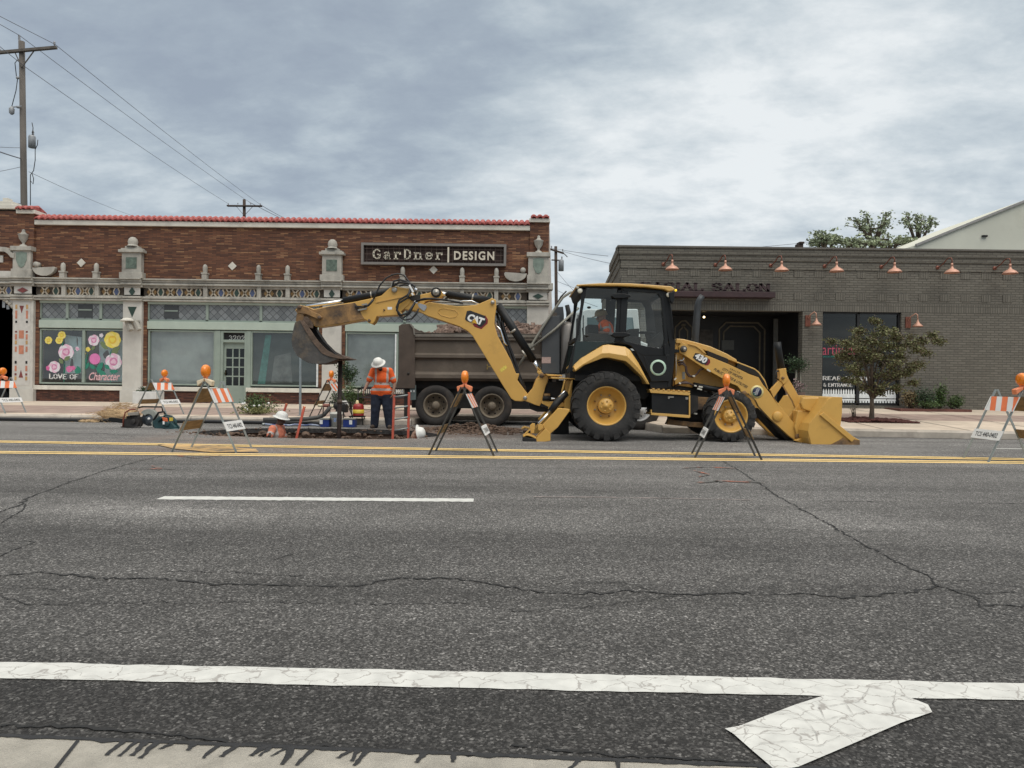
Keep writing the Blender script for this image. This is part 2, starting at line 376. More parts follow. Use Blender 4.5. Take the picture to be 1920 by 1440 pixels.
# ------------------------------------------------------------------ ground, road, markings
R = random.Random(4)
def smooth01(a, b, x):
    t = max(0.0, min(1.0, (x - a) / (b - a))); return t * t * (3 - 2 * t)

def asphalt_mat():
    m = bpy.data.materials.new('asphalt'); m.use_nodes = True; n, l = nodes_of(m); b = n['Principled BSDF']
    g = n.new('ShaderNodeNewGeometry')
    def noi(sc, det=4, ro=0.6, vec=None):
        q = n.new('ShaderNodeTexNoise'); q.inputs['Scale'].default_value = sc; q.inputs['Detail'].default_value = det; q.inputs['Roughness'].default_value = ro
        l.new(vec or g.outputs['Position'], q.inputs['Vector']); return q.outputs['Fac']
    def mrg(s, a, b_, c, d):
        q = n.new('ShaderNodeMapRange'); l.new(s, q.inputs[0])
        for i, v in enumerate((a, b_, c, d)): q.inputs[i + 1].default_value = v
        return q.outputs[0]
    def mul(a, b_):
        q = n.new('ShaderNodeMath'); q.operation = 'MULTIPLY'
        for i, v in enumerate((a, b_)):
            if isinstance(v, (int, float)): q.inputs[i].default_value = v
            else: l.new(v, q.inputs[i])
        return q.outputs[0]
    def add(a, b_):
        q = n.new('ShaderNodeMath'); q.operation = 'ADD'
        for i, v in enumerate((a, b_)):
            if isinstance(v, (int, float)): q.inputs[i].default_value = v
            else: l.new(v, q.inputs[i])
        return q.outputs[0]
    # aggregate stones: random brightness per cell
    v1 = n.new('ShaderNodeTexVoronoi'); v1.inputs['Scale'].default_value = 125; l.new(g.outputs['Position'], v1.inputs['Vector'])
    s1 = n.new('ShaderNodeSeparateColor'); l.new(v1.outputs['Color'], s1.inputs[0])
    v2 = n.new('ShaderNodeTexVoronoi'); v2.inputs['Scale'].default_value = 95; l.new(g.outputs['Position'], v2.inputs['Vector'])
    s2 = n.new('ShaderNodeSeparateColor'); l.new(v2.outputs['Color'], s2.inputs[0])
    sp = n.new('ShaderNodeSeparateXYZ'); l.new(g.outputs['Position'], sp.inputs[0])
    shoulder = mrg(sp.outputs[1], 2.60, 2.42, 0, 1)              # darker newer strip between edge line and gutter
    worn = mrg(sp.outputs[1], 3.0, 9.0, 0, 1)
    rp = n.new('ShaderNodeValToRGB'); l.new(s1.outputs[0], rp.inputs[0]); el = rp.color_ramp.elements; rp.color_ramp.interpolation = 'LINEAR'
    el[0].position = 0; el[0].color = (.030,) * 3 + (1,); el[1].position = 1; el[1].color = (.27,) * 3 + (1,)
    for p_, c_ in ((.35, .045), (.62, .075), (.85, .115), (.955, .155), (.975, .24)): e = el.new(p_); e.color = (c_, c_, c_, 1)
    stone2 = mrg(s2.outputs[1], 0.955, 0.975, 0, 1)
    base = mul(rp.outputs[0], mrg(noi(45, 4), 0.3, 0.7, 0.72, 1.25)); base = add(base, mul(stone2, 0.12))
    # long tyre-worn streaks and big patches along the street
    mp = n.new('ShaderNodeMapping'); mp.inputs['Scale'].default_value = (0.10, 0.9, 1); l.new(g.outputs['Position'], mp.inputs[0])
    streak = mrg(noi(1.3, 6, 0.6, mp.outputs[0]), 0.35, 0.68, 0.74, 1.36)
    patch = mrg(noi(0.55, 7, 0.7), 0.3, 0.7, 0.84, 1.2)
    mott = mrg(noi(7, 6, 0.7), 0.3, 0.7, 0.86, 1.14)
    band = mul(mul(mrg(sp.outputs[1], 5.0, 5.5, 0, 1), mrg(sp.outputs[1], 6.3, 5.8, 0, 1)), mrg(noi(.45, 4), .45, .62, 0, .5)); oil = mrg(noi(.8, 5, .65), .60, .72, 1, .80)
    base = mul(mul(mul(mul(base, streak), patch), mott), mul(oil, add(band, 1.0)))
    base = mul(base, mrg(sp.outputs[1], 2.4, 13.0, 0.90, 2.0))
    base = mul(base, add(mul(shoulder, -0.38), 1.0))
    cb = n.new('ShaderNodeCombineColor'); l.new(base, cb.inputs[0]); l.new(mul(base, 0.965), cb.inputs[1]); l.new(mul(base, 0.92), cb.inputs[2])
    # pinkish dirt tracked out of the excavation
    dm = n.new('ShaderNodeVectorMath'); dm.operation = 'DISTANCE'; l.new(g.outputs['Position'], dm.inputs[0]); dm.inputs[1].default_value = (-4.3, 12.4, 0)
    df = mul(mrg(dm.outputs['Value'], 1.0, 3.4, 1, 0), mrg(noi(1.6, 7, 0.7), 0.38, 0.6, 0, 0.65))
    mm = n.new('ShaderNodeMix'); mm.data_type = 'RGBA'; l.new(df, mm.inputs[0]); l.new(cb.outputs[0], mm.inputs[6]); mm.inputs[7].default_value = (0.27, 0.20, 0.16, 1)
    dm2 = n.new('ShaderNodeVectorMath'); dm2.operation = 'DISTANCE'; l.new(g.outputs['Position'], dm2.inputs[0]); dm2.inputs[1].default_value = (-1.2, 15.4, 0)
    df2 = mul(mrg(dm2.outputs['Value'], 0.8, 2.6, 1, 0), mrg(noi(2.3, 7, 0.7), 0.35, 0.55, 0, 0.85))
    m2 = n.new('ShaderNodeMix'); m2.data_type = 'RGBA'; l.new(df2, m2.inputs[0]); l.new(mm.outputs[2], m2.inputs[6]); m2.inputs[7].default_value = (0.15, 0.10, 0.075, 1)
    l.new(m2.outputs[2], b.inputs['Base Color'])
    b.inputs['Roughness'].default_value = 0.85; b.inputs['Specular IOR Level'].default_value = 0.35
    bp = n.new('ShaderNodeBump'); bp.inputs['Strength'].default_value = 0.45; bp.inputs['Distance'].default_value = 0.006
    l.new(add(mul(v1.outputs['Distance'], -1.0), noi(300, 2)), bp.inputs['Height']); l.new(bp.outputs[0], b.inputs['Normal'])
    return m
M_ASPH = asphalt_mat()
M_CONC = mat('sidewalk concrete', (0.56, 0.47, 0.375), 0.9, var=0.14, vscale=1.4, dirt=(0.40, 0.32, 0.25), dscale=1.1, damt=0.30, bump=0.3, bscale=60)
M_CURB = mat('kerb concrete', (0.42, 0.375, 0.32), 0.9, var=0.2, vscale=2.0, dirt=(0.22, 0.19, 0.16), dscale=1.6, damt=0.45, bump=0.4, bscale=50)
M_PAVER = brick_mat('pink pavers', [(0, (0.19, 0.13, 0.11)), (1, (0.30, 0.215, 0.18))], (0.2, 0.16, 0.13), 0.2, 0.4, 0.006, grime=0.3)
M_PAVER = mat('pink paving', (0.33, 0.245, 0.205), 0.9, var=0.2, vscale=3, dirt=(0.34, 0.29, 0.24), dscale=0.9, damt=0.25, bump=0.3, bscale=70)
M_NEAR = mat('gutter concrete', (0.38, 0.355, 0.305), 0.92, var=0.16, vscale=9, dirt=(0.20, 0.185, 0.16), dscale=3.5, damt=0.35, bump=0.6, bscale=160)
M_TAR = mat('tar', (0.018, 0.018, 0.019), 0.6, var=0.3, vscale=30, bump=0.3, bscale=90)
M_SOIL = mat('soil', (0.13, 0.085, 0.06), 0.95, var=0.45, vscale=5, bump=1.0, bscale=18, dirt=(0.24, 0.18, 0.14), dscale=3, damt=0.3)
M_MULCH = mat('mulch', (0.10, 0.035, 0.028), 0.95, var=0.4, vscale=30, bump=1.0, bscale=60)

def yl(x): return 17.3
def yr(x): return 15.95 - 0.10 * x
def kerb_y(x):
    if x <= -2.5: return 17.3
    if x <= -1.7: return 17.3 + (x + 2.5) / 0.8 * 2.6
    if x <= 2.5: return 19.9
    if x <= 3.4: return 19.9 + (x - 2.5) / 0.9 * (yr(3.4) - 19.9)
    return yr(x)
def back_y(x): return 26.05 if x < 2.6 else 20.62
def walk_z(x, y):
    tl = 0.15 + max(0, y - 17.3) / 8.7 * 0.04
    tr = 0.16 + max(0.0, min(1.0, (y - kerb_y(x)) / max(1.0, 20.6 - kerb_y(x)))) * 0.29
    t = smooth01(0.5, 3.0, x); return tl * (1 - t) + tr * t

# the pit outline (irregular), wide trench beside the kerb
PIT = []
pr = random.Random(9)
base_pit = [(-6.55, 14.3), (-6.25, 13.75), (-5.6, 13.35), (-4.6, 13.12), (-3.4, 13.02), (-2.4, 13.1), (-1.75, 13.35), (-1.45, 14.0), (-1.6, 14.7), (-2.1, 15.35), (-3.2, 15.75), (-4.4, 15.8), (-5.4, 15.7), (-6.2, 15.2)]
for i in range(len(base_pit)):
    a = Vector(base_pit[i]); b = Vector(base_pit[(i + 1) % len(base_pit)])
    for k in range(4):
        p = a.lerp(b, k / 4); PIT.append((p.x + pr.uniform(-.05, .05), p.y + pr.uniform(-.04, .04)))

def fill(outer, holes, z):
    bm = bmesh.new()
    def loop(pts):
        vs = [bm.verts.new((x, y, z)) for x, y in pts]
        for i in range(len(vs)): bm.edges.new((vs[i], vs[(i + 1) % len(vs)]))
    loop(outer)
    for h in holes: loop(h)
    bmesh.ops.triangle_fill(bm, use_beauty=True, use_dissolve=False, edges=bm.edges[:])
    for f in bm.faces:
        if f.normal.z < 0: f.normal_flip()
    v = [tuple(q.co) for q in bm.verts]; bm.verts.index_update(); f = [[q.index for q in fc.verts] for fc in bm.faces]; bm.free()
    return v, f
xs = [-60, -30, -2.5, -1.7, 2.5, 3.4, 30, 60]
outer = [(-60, 2.3), (-7, 2.3), (7, 1.70), (60, 1.70)] + [(x, kerb_y(x)) for x in reversed(xs)]
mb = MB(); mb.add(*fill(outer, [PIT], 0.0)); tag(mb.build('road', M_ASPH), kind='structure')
mb = MB()  # earth and far ground: ring sheets around and beyond, to the horizon
g0 = [(-900, 26), (900, 26), (900, 900), (-900, 900)]
for q in ([(-900, 26.0), (900, 26.0), (900, 1500), (-900, 1500)], [(-900, -400), (900, -400), (900, -3), (-900, -3)], [(-900, -3), (-60, -3), (-60, 26), (-900, 26)], [(60, -3), (900, -3), (900, 26), (60, 26)]):
    mb.add([(x, y, -0.03) for x, y in q], [(0, 1, 2, 3)])
tag(mb.build('ground', mat('far ground', (0.10, 0.10, 0.085), 0.95, var=0.3, vscale=0.05)), kind='structure')

# pit walls and floor
mb = MB(); n = len(PIT); DEP = 1.35; rings = []
for j, (dz, sh) in enumerate(((0, 1.0), (-0.10, 0.992), (-0.13, 1.03), (-0.35, 0.99), (-0.65, 1.0), (-1.0, 0.96), (-DEP, 0.93))):
    cx, cy = -4.0, 14.4
    ring = []
    for i, (x, y) in enumerate(PIT):
        k = sh + (0.03 * mnoise.noise(Vector((x * 2.2, y * 2.2, dz * 6))) if j > 1 else 0)
        ring.append((cx + (x - cx) * k, cy + (y - cy) * k, dz + (0.03 * mnoise.noise(Vector((x * 3, y * 3, 5 + j))) if j > 2 else 0)))
    rings.append(ring)
v = [p for r_ in rings for p in r_]
f = [(j * n + i, j * n + (i + 1) % n, (j + 1) * n + (i + 1) % n, (j + 1) * n + i) for j in range(len(rings) - 1) for i in range(n)]
mb.add(v, f, False)
mb.mi = [1 if i < n else 0 for i in range(len(f))]
o = len(v); mb.cur = 0; mb.add([(-4.0, 14.4, -DEP)] + rings[-1], [(0, i + 1, (i + 1) % n + 1) for i in range(n)])
tag(mb.build('pit', [M_SOIL, mat('broken asphalt edge', (0.045, 0.042, 0.04), 0.95, var=0.5, vscale=12, bump=1, bscale=30)]), kind='structure')

# loose rubble round the rim and spoil heaped near the truck
def rocks(name, spots, m, seed=1, kind='stuff'):
    rr = random.Random(seed); mb = MB()
    for (x, y, z, s) in spots:
        mb.ell((x, y, z), (s * rr.uniform(.7, 1.3), s * rr.uniform(.7, 1.3), s * rr.uniform(.4, .8)), 1, 0.35, rr.random() * 90, fr=1.6)
    mb.sm = [False] * len(mb.sm)
    return mb.build(name, m)
rr = random.Random(21); sp = []
for i in range(620):
    k = rr.randrange(n); x, y = PIT[k]
    far = y > 14.2
    x += rr.gauss(0, .22); y += rr.gauss(0, .10)
    if (y < 13.3 or x > -1.9) and rr.random() < .93: continue
    ins = rr.random() < .7
    if far and ins: y -= abs(rr.gauss(0, .22)); sp.append((x, y, rr.uniform(-.33, -.08), rr.uniform(.03, .10)))
    else: sp.append((x, y, rr.uniform(-.03, .01), rr.uniform(.012, .035)))
tag(rocks('rubble', sp, M_SOIL, 3), 'broken soil and asphalt lumps along the rim of the pit', 'rubble', kind='stuff')
mb = MB(); sp = []
for i in range(900):
    x = rr.gauss(-0.75, .60); y = rr.gauss(15.7, .55)
    if x > 0.9 or x < -2.4 or y > 17: continue
    if y < 15.0 and x < -1.3: continue
    h = 0.16 * math.exp(-((x + 0.9) / 0.7) ** 2 - ((y - 15.9) / 0.55) ** 2)
    sp.append((x, y, h * rr.random() + 0.005, rr.uniform(.012, .055)))
tag(rocks('spoil', sp, M_SOIL, 5), 'brown spoil heap scattered on the road in front of the dump truck wheels', 'soil', kind='stuff')

# pavement strips and kerb
xg = [-60, -45, -32] + [-24 + 0.5 * i for i in range(49)] + [0.5 * i for i in range(1, 49)] + [32, 45, 60]
xg = sorted(set([x for x in xg] + [-1.7, 3.4]))
def strips(x):
    ky = kerb_y(x); by = back_y(x)
    t = smooth01(0.5, 3.0, x); wv = by - ky
    return [ky + 0.16, ky + wv * ((0.09) * (1 - t) + 0.40 * t), ky + wv * (0.58 * (1 - t) + 0.70 * t), by]
mb = MB()
for i in range(len(xg) - 1):
    a, b = xg[i], xg[i + 1]; A = strips(a); B = strips(b)
    for k in range(3):
        mb.cur = 1 if k == 1 else 0
        sub = 3
        for s_ in range(sub):
            ya0 = A[k] + (A[k + 1] - A[k]) * s_ / sub; ya1 = A[k] + (A[k + 1] - A[k]) * (s_ + 1) / sub
            yb0 = B[k] + (B[k + 1] - B[k]) * s_ / sub; yb1 = B[k] + (B[k + 1] - B[k]) * (s_ + 1) / sub
            mb.add([(a, ya0, walk_z(a, ya0)), (b, yb0, walk_z(b, yb0)), (b, yb1, walk_z(b, yb1)), (a, ya1, walk_z(a, ya1))], [(0, 1, 2, 3)])
tag(mb.build('sidewalk', [M_CONC, M_PAVER]), kind='structure')
mb = MB()
xk = []
x = -60.0
while x < 60:
    xk.append(x); x += 3.0 if abs(x) < 30 else 10
for xx in (-2.5, -1.7, 2.5, 3.4): xk.append(xx)
xk = sorted(xk)
for i in range(len(xk) - 1):
    a, b = xk[i] + 0.006, xk[i + 1] - 0.006
    if b - a < .01: continue
    q = []
    for x in (a, b):
        ky = kerb_y(x); z = walk_z(x, ky + .16)
        q += [(x, ky - 0.03, -0.02), (x, ky - .02, z * .75), (x, ky + 0.035, z + .002), (x, ky + 0.16, z + .002), (x, ky + 0.16, -0.02)]
    mb.add(q, [(0, 1, 6, 5), (1, 2, 7, 6), (2, 3, 8, 7), (3, 4, 9, 8), (0, 4, 3, 2, 1), (5, 6, 7, 8, 9)])
tag(mb.build('kerb', M_CURB), kind='structure')
# thin dark joints across the pavement
mb = MB()
for x in [-13.5, -11.6, -9.8, -8.0, -6.1, -4.3, 4.6, 6.4, 8.2, 10.0, 11.8]:
    ky = kerb_y(x); by = back_y(x); p = []
    for i in range(7):
        y = ky + .17 + (by - ky - .2) * i / 6; p.append((x, y))
    for i in range(6):
        (xa, ya), (xb, yb) = p[i], p[i + 1]
        mb.add([(xa - .012, ya, walk_z(xa, ya) + .004), (xa + .012, ya, walk_z(xa, ya) + .004), (xb + .012, yb, walk_z(xb, yb) + .004), (xb - .012, yb, walk_z(xb, yb) + .004)], [(0, 1, 2, 3)])
tag(mb.build('sidewalk_joint', M_TAR), kind='structure')
# dark gutter line under the far kerb
mb = MB()
for i in range(len(xk) - 1):
    a, b = xk[i], xk[i + 1]
    mb.add([(a, kerb_y(a) - .09, .004), (b, kerb_y(b) - .09, .004), (b, kerb_y(b) - .02, .004), (a, kerb_y(a) - .02, .004)], [(0, 1, 2, 3)])
tag(mb.build('gutter_seam', mat('gutter dark', (0.04, 0.037, 0.034), 0.9, var=0.4, vscale=4)), kind='structure')  # narrow dark strip along the foot of the kerb

# near concrete gutter with tar runs
def gut(x): return 2.03 - 0.052 * x
mb = MB(); top = [(-6 + 0.04 * i, gut(-6 + 0.04 * i) + 0.005 * mnoise.noise(Vector((i * .31, 3, 1)))) for i in range(301)]
joint = [(-1.53, 0.02)]
mb.add([(x, y, 0.003) for x, y in top] + [(x, -3.0, 0.003) for x, y in top], [(i, i + 301, i + 302, i + 1) for i in range(300)])
tag(mb.build('near_gutter', M_NEAR), kind='structure')
mb = MB(); rt = random.Random(77)
def tarblob(x, y, ln, wd, dx):
    P = []
    for i in range(7):
        t = i / 6; ww = wd * (1 - .55 * t) * (1 + .3 * rt.uniform(-1, 1)) * (1.5 if i == 6 else 1)
        P.append((x + dx * t + rt.uniform(-.003, .003), y - ln * t, ww))
    v = [(a - c, b, .0065) for a, b, c in P] + [(a + c, b, .0065) for a, b, c in P]
    mb.add(v, [(i, i + 1, i + 8, i + 7) for i in range(6)])
def tx(px): return G(px, 1400).x
for px in (225, 250, 268, 290, 320, 362, 410, 445, 498, 512, 540, 552, 590, 663, 676, 690, 800, 855, 1080, 1150, 1400, 1420):
    x = tx(px); tarblob(x, gut(x) - .002, rt.uniform(.025, .075) * (1.2 if px > 180 else .5), rt.uniform(.007, .013), -rt.uniform(.0, .03))
te = []
for i in range(421):   # ragged dark edge where asphalt meets concrete
    x = -2.1 + .01 * i; c = .003 + .016 * max(0, mnoise.noise(Vector((i * .13, 0, 2)))) + .006 * abs(mnoise.noise(Vector((i * .7, 4, 2)))); te += [(x, gut(x) + .012, .0060), (x, gut(x) - c, .0060)]
mb.add(te, [(2 * i, 2 * i + 1, 2 * i + 3, 2 * i + 2) for i in range(420)])
p0 = G(146, 1392); p1 = G(108, 1440)
d_ = (p1 - p0); q = p1 + d_ * 4
mb.add([(p0.x - .006, p0.y, .0065), (p0.x + .006, p0.y, .0065), (q.x + .006, q.y, .0065), (q.x - .006, q.y, .0065)], [(0, 1, 2, 3)])
tag(mb.build('tar_run', M_TAR), kind='structure')

# cracks in the asphalt
def crack(mb, pts, wd, z=0.004, jit=0.02, step=0.05, seed=0):
    rc = random.Random(seed); P = [G(a, b) for a, b in pts]; Q = []
    for i in range(len(P) - 1):
        k = max(1, int((P[i + 1] - P[i]).length / step))
        for j in range(k): 
            q = P[i].lerp(P[i + 1], j / k); Q.append((q.x + rc.gauss(0, jit * .5), q.y + rc.gauss(0, jit), wd * rc.uniform(.25, 1.5)))
    Q.append((P[-1].x, P[-1].y, wd * .3))
    v = []
    for i, (x, y, ww) in enumerate(Q):
        a = Q[max(0, i - 1)]; b = Q[min(len(Q) - 1, i + 1)]; d = Vector((b[0] - a[0], b[1] - a[1])); d = d.normalized() if d.length > 1e-6 else Vector((1, 0)); nn = Vector((-d.y, d.x)) * ww / 2
        v += [(x + nn.x, y + nn.y, z), (x - nn.x, y - nn.y, z)]
    mb.add(v, [(2 * i, 2 * i + 1, 2 * i + 3, 2 * i + 2) for i in range(len(Q) - 1)])
c5 = (0, 800, 2); c6 = (960, 800, 2)
CR = [(c6, [(790, 130), (860, 170), (1010, 270), (1150, 345), (1330, 450), (1470, 520), (1560, 560), (1600, 600), (1740, 640), (1760, 670), (1990, 672)], .013, .018),
 (c6, [(0, 605), (130, 625), (240, 630), (440, 618), (640, 630), (860, 625), (1000, 634), (1130, 628), (1240, 645), (1400, 630), (1500, 622), (1600, 600)], .015, .012),
 (c5, [(-60, 565), (0, 560), (150, 548), (230, 556), (400, 572), (560, 570), (800, 590), (1000, 595), (1250, 600), (1370, 600), (1420, 580), (1500, 570), (1720, 570), (1920, 605)], .015, .012),
 (c5, [(560, 560), (650, 543), (880, 545), (1050, 560), (1140, 560)], .006, .01),
 (c5, [(0, 640), (120, 668), (400, 665), (600, 658), (660, 665), (900, 660), (1200, 660), (1490, 668), (1720, 662), (1920, 690)], .006, .01),
 (c6, [(0, 690), (90, 694), (330, 675), (480, 655), (640, 632)], .005, .01), (c6, [(170, 588), (420, 584), (520, 615)], .005, .008),
 (c5, [(-60, 345), (0, 320), (90, 290), (100, 270), (270, 205), (430, 155), (540, 125), (620, 108)], .015, .02),
 (c5, [(0, 365), (40, 340), (90, 310), (95, 290)], .012, .01), (c5, [(-20, 495), (60, 460), (135, 432), (0, 429)], .009, .01),
 (c5, [(1030, 500), (1090, 480), (1150, 468)], .006, .008), (c6, [(1600, 580), (1750, 580), (1920, 605)], .006, .01), (c6, [(1640, 615), (1780, 628), (1930, 622)], .008, .01),
 (c6, [(1720, 660), (1800, 700), (1920, 712)], .005, .01), (c5, [(60, 600), (220, 612), (400, 612)], .004, .01),
 (c5, [(0, 1125), (300, 1128), (640, 1160), (900, 1190), (1300, 1205), (1800, 1235)], .012, .006), (c6, [(0, 1200), (400, 1235), (900, 1262)], .010, .006),
 (c5, [(0, 180), (300, 178), (700, 180), (1000, 176)], .006, .01), (c5, [(520, 342), (800, 345), (1100, 346), (1400, 350)], .004, .006), (c6, [(800, 380), (1200, 392), (1900, 402)], .004, .006),
 (c5, [(0, 245), (340, 248), (560, 262)], .006, .01), (c6, [(1150, 280), (1460, 283)], .012, .008), (c6, [(1650, 288), (1960, 290)], .012, .008),
 (c5, [(680, 80), (720, 75), (770, 73)], .03, .02), (c5, [(230, 30), (380, 25), (500, 38)], .02, .02)]
mb = MB()
for i, (t, p, wd, j) in enumerate(CR): crack(mb, T(t, p), wd, jit=j, step=.03, seed=i)
tag(mb.build('road_crack', mat('crack', (0.02, 0.02, 0.02), 0.95)), kind='structure')
mb = MB(); crack(mb, T(c6, [(80, 264), (400, 266), (700, 272), (900, 276)]), .03, jit=.004, seed=50)
tag(mb.build('road_seam', mat('pale seam', (0.25, 0.215, 0.2), 0.9, var=.5, vscale=8)), kind='structure')

# painted lines
def paint_mat(name, col, wear, wscale, thr=(0.60, 0.66), craze=0):
    m = bpy.data.materials.new(name); m.use_nodes = True; n, l = nodes_of(m); b = n['Principled BSDF']; b.inputs['Roughness'].default_value = .75
    g = n.new('ShaderNodeNewGeometry'); q = n.new('ShaderNodeTexNoise'); q.inputs['Scale'].default_value = wscale; q.inputs['Detail'].default_value = 10; q.inputs['Roughness'].default_value = .75; l.new(g.outputs['Position'], q.inputs['Vector'])
    r = n.new('ShaderNodeMapRange'); l.new(q.outputs['Fac'], r.inputs[0]); r.inputs[1].default_value = thr[0]; r.inputs[2].default_value = thr[1]; r.inputs[4].default_value = wear
    q2 = n.new('ShaderNodeTexNoise'); q2.inputs['Scale'].default_value = 14; q2.inputs['Detail'].default_value = 8; l.new(g.outputs['Position'], q2.inputs['Vector'])
    r2 = n.new('ShaderNodeMapRange'); l.new(q2.outputs['Fac'], r2.inputs[0]); r2.inputs[1].default_value = .3; r2.inputs[2].default_value = .7; r2.inputs[3].default_value = .84; r2.inputs[4].default_value = 1.06
    rgb = n.new('ShaderNodeRGB'); rgb.outputs[0].default_value = (*col, 1)
    s = n.new('ShaderNodeVectorMath'); s.operation = 'SCALE'; l.new(rgb.outputs[0], s.inputs[0]); l.new(r2.outputs[0], s.inputs['Scale'])
    mm = n.new('ShaderNodeMix'); mm.data_type = 'RGBA'; l.new(r.outputs[0], mm.inputs[0]); l.new(s.outputs[0], mm.inputs[6]); mm.inputs[7].default_value = (.11, .108, .10, 1); res = mm.outputs[2]
    if craze:
        q3 = n.new('ShaderNodeTexNoise'); q3.inputs['Scale'].default_value = 9; q3.inputs['Detail'].default_value = 5; l.new(g.outputs['Position'], q3.inputs['Vector'])
        ad = n.new('ShaderNodeMixRGB'); ad.blend_type = 'LINEAR_LIGHT'; ad.inputs[0].default_value = .09; l.new(g.outputs['Position'], ad.inputs[1]); l.new(q3.outputs['Color'], ad.inputs[2])
        mp = n.new('ShaderNodeMapping'); mp.inputs['Scale'].default_value = (7.5, 13, 1); l.new(ad.outputs[0], mp.inputs[0])
        vo = n.new('ShaderNodeTexVoronoi'); vo.feature = 'DISTANCE_TO_EDGE'; vo.inputs['Scale'].default_value = 1; l.new(mp.outputs[0], vo.inputs['Vector'])
        r3 = n.new('ShaderNodeMapRange'); l.new(vo.outputs['Distance'], r3.inputs[0]); r3.inputs[1].default_value = .008; r3.inputs[2].default_value = .028; r3.inputs[3].default_value = craze; r3.inputs[4].default_value = 0
        m3 = n.new('ShaderNodeMix'); m3.data_type = 'RGBA'; l.new(r3.outputs[0], m3.inputs[0]); l.new(res, m3.inputs[6]); m3.inputs[7].default_value = (.27, .25, .23, 1); res = m3.outputs[2]
    l.new(res, b.inputs['Base Color']); return m
M_WHITE = paint_mat('white paint', (.60, .60, .565), .8, 9, (.63, .72)); M_WHITEC = paint_mat('crazed white paint', (.60, .60, .565), .75, 7, (.62, .74), .75); M_YEL = paint_mat('yellow paint', (.84, .60, .25), .6, 6, (.60, .74)); M_ORP = paint_mat('orange spray', (.50, .14, .07), 1.0, 3.5, (.40, .52))
def strip(mb, a, b, wd, z=.004, n_=60, jit=.003, seed=0):
    rs = random.Random(seed); a = Vector(a); b = Vector(b); d = (b - a).normalized(); nn = Vector((-d.y, d.x)); v = []
    for i in range(n_ + 1):
        p = a.lerp(b, i / n_); j1 = rs.gauss(0, jit); j2 = rs.gauss(0, jit)
        v += [(*(p + nn * (wd / 2 + j1)), z), (*(p - nn * (wd / 2 + j2)), z)]
    mb.add(v, [(2 * i, 2 * i + 1, 2 * i + 3, 2 * i + 2) for i in range(n_)])
mb = MB(); near_a, near_b = (-7.45, 10.02), (7.6, 10.28); far_a, far_b = (-8.6, 11.62), (8.0, 10.72)
def ext(a, b, k=3.0):
    a = Vector(a); b = Vector(b); d = b - a; return a - d * k, b + d * k
def off(a, b, o):
    a = Vector(a); b = Vector(b); d = (b - a).normalized(); nn = Vector((-d.y, d.x)); return a + nn * o, b + nn * o
for o_ in (-.10, .10):
    a, b = off(near_a, near_b, o_); e = ext(a, b, 2); strip(mb, e[0], e[1], .125, seed=3)
for o_ in (-.10, .10):
    a, b = off(far_a, far_b, o_); e = ext(a, b, .12); strip(mb, e[0], e[1], .125, z=.008, seed=4)
tag(mb.build('yellow_line', M_YEL), kind='structure')
mb = MB()
def gpoly(t, pts, z):
    return [(G(a, b).x, G(a, b).y, z) for a, b in T(t, pts)]
P = gpoly(c5, [(590, 70), (640, 67), (800, 71), (900, 82), (960, 86), (970, 97), (800, 99), (700, 90), (660, 86), (640, 82)], .012); mb.add(P, [list(range(len(P)))])
tag(mb.build('yellow_patch', paint_mat('worn yellow paint', (.66, .42, .17), .8, 3.5, (.44, .58))), kind='structure')
mb = MB(); a = G(297, 935); b = G(888, 938.5); strip(mb, (a.x, 6.36), (b.x, 6.43), .17, jit=.006, n_=90, seed=6)
tag(mb.build('white_lane_dash', M_WHITE), kind='structure')
mb = MB(); strip(mb, (-7.0, 2.70), (7.0, 2.40), .142, jit=.0025, n_=200, seed=7); tag(mb.build('white_edge_line', M_WHITEC), kind='structure')
mb = MB(); a = G(1893, 840); b = G(1935, 841); strip(mb, (G(1855, 840).x, G(1855, 841).y), (12.5, G(1920, 841).y), .10, n_=10); tag(mb.build('white_parking_line', M_WHITE), kind='structure')
P = gpoly(c6, [(798, 1140), (850, 1131), (1060, 1051), (1285, 978), (1335, 962), (1440, 987), (1500, 1026), (1560, 1050), (1576, 1078), (1460, 1118), (1260, 1205), (1075, 1284), (990, 1300), (900, 1222), (830, 1160)], .0075)
mb = MB(); cxm = sum(p[0] for p in P) / len(P); cym = sum(p[1] for p in P) / len(P)
mb.add([(cxm, cym, .0075)] + P, [(0, i + 1, (i + 1) % len(P) + 1) for i in range(len(P))]); tag(mb.build('white_bar', M_WHITEC), kind='structure')
mb = MB()
for p in [[(850, 1125), (980, 1140), (1090, 1150), (1230, 1172), (1330, 1160)], [(1060, 1055), (1160, 1110), (1260, 1170), (1320, 1195)], [(1150, 1060), (1175, 1110), (1330, 1080), (1440, 1085), (1560, 1080)],
          [(1340, 990), (1300, 1040), (1170, 1060), (1130, 1040)], [(1440, 1000), (1430, 1050), (1440, 1085)], [(1100, 1110), (1140, 1160), (1150, 1200)], [(1000, 1080), (1075, 1110), (1170, 1112)], [(870, 1180), (885, 1150), (870, 1130)],
          [(1250, 1050), (1280, 1090)], [(1230, 1172), (1150, 1210), (1040, 1190)], [(1335, 985), (1420, 1000), (1520, 1040)], [(920, 1200), (1040, 1190)], [(1260, 1100), (1330, 1150), (1400, 1140)]]:
    crack(mb, T(c6, p), .0018, z=.0115, jit=.002, step=.02, seed=len(p))
tag(mb.build('paint_crack', mat('paint crack', (.33, .31, .29), .9)), kind='structure')
mb = MB()
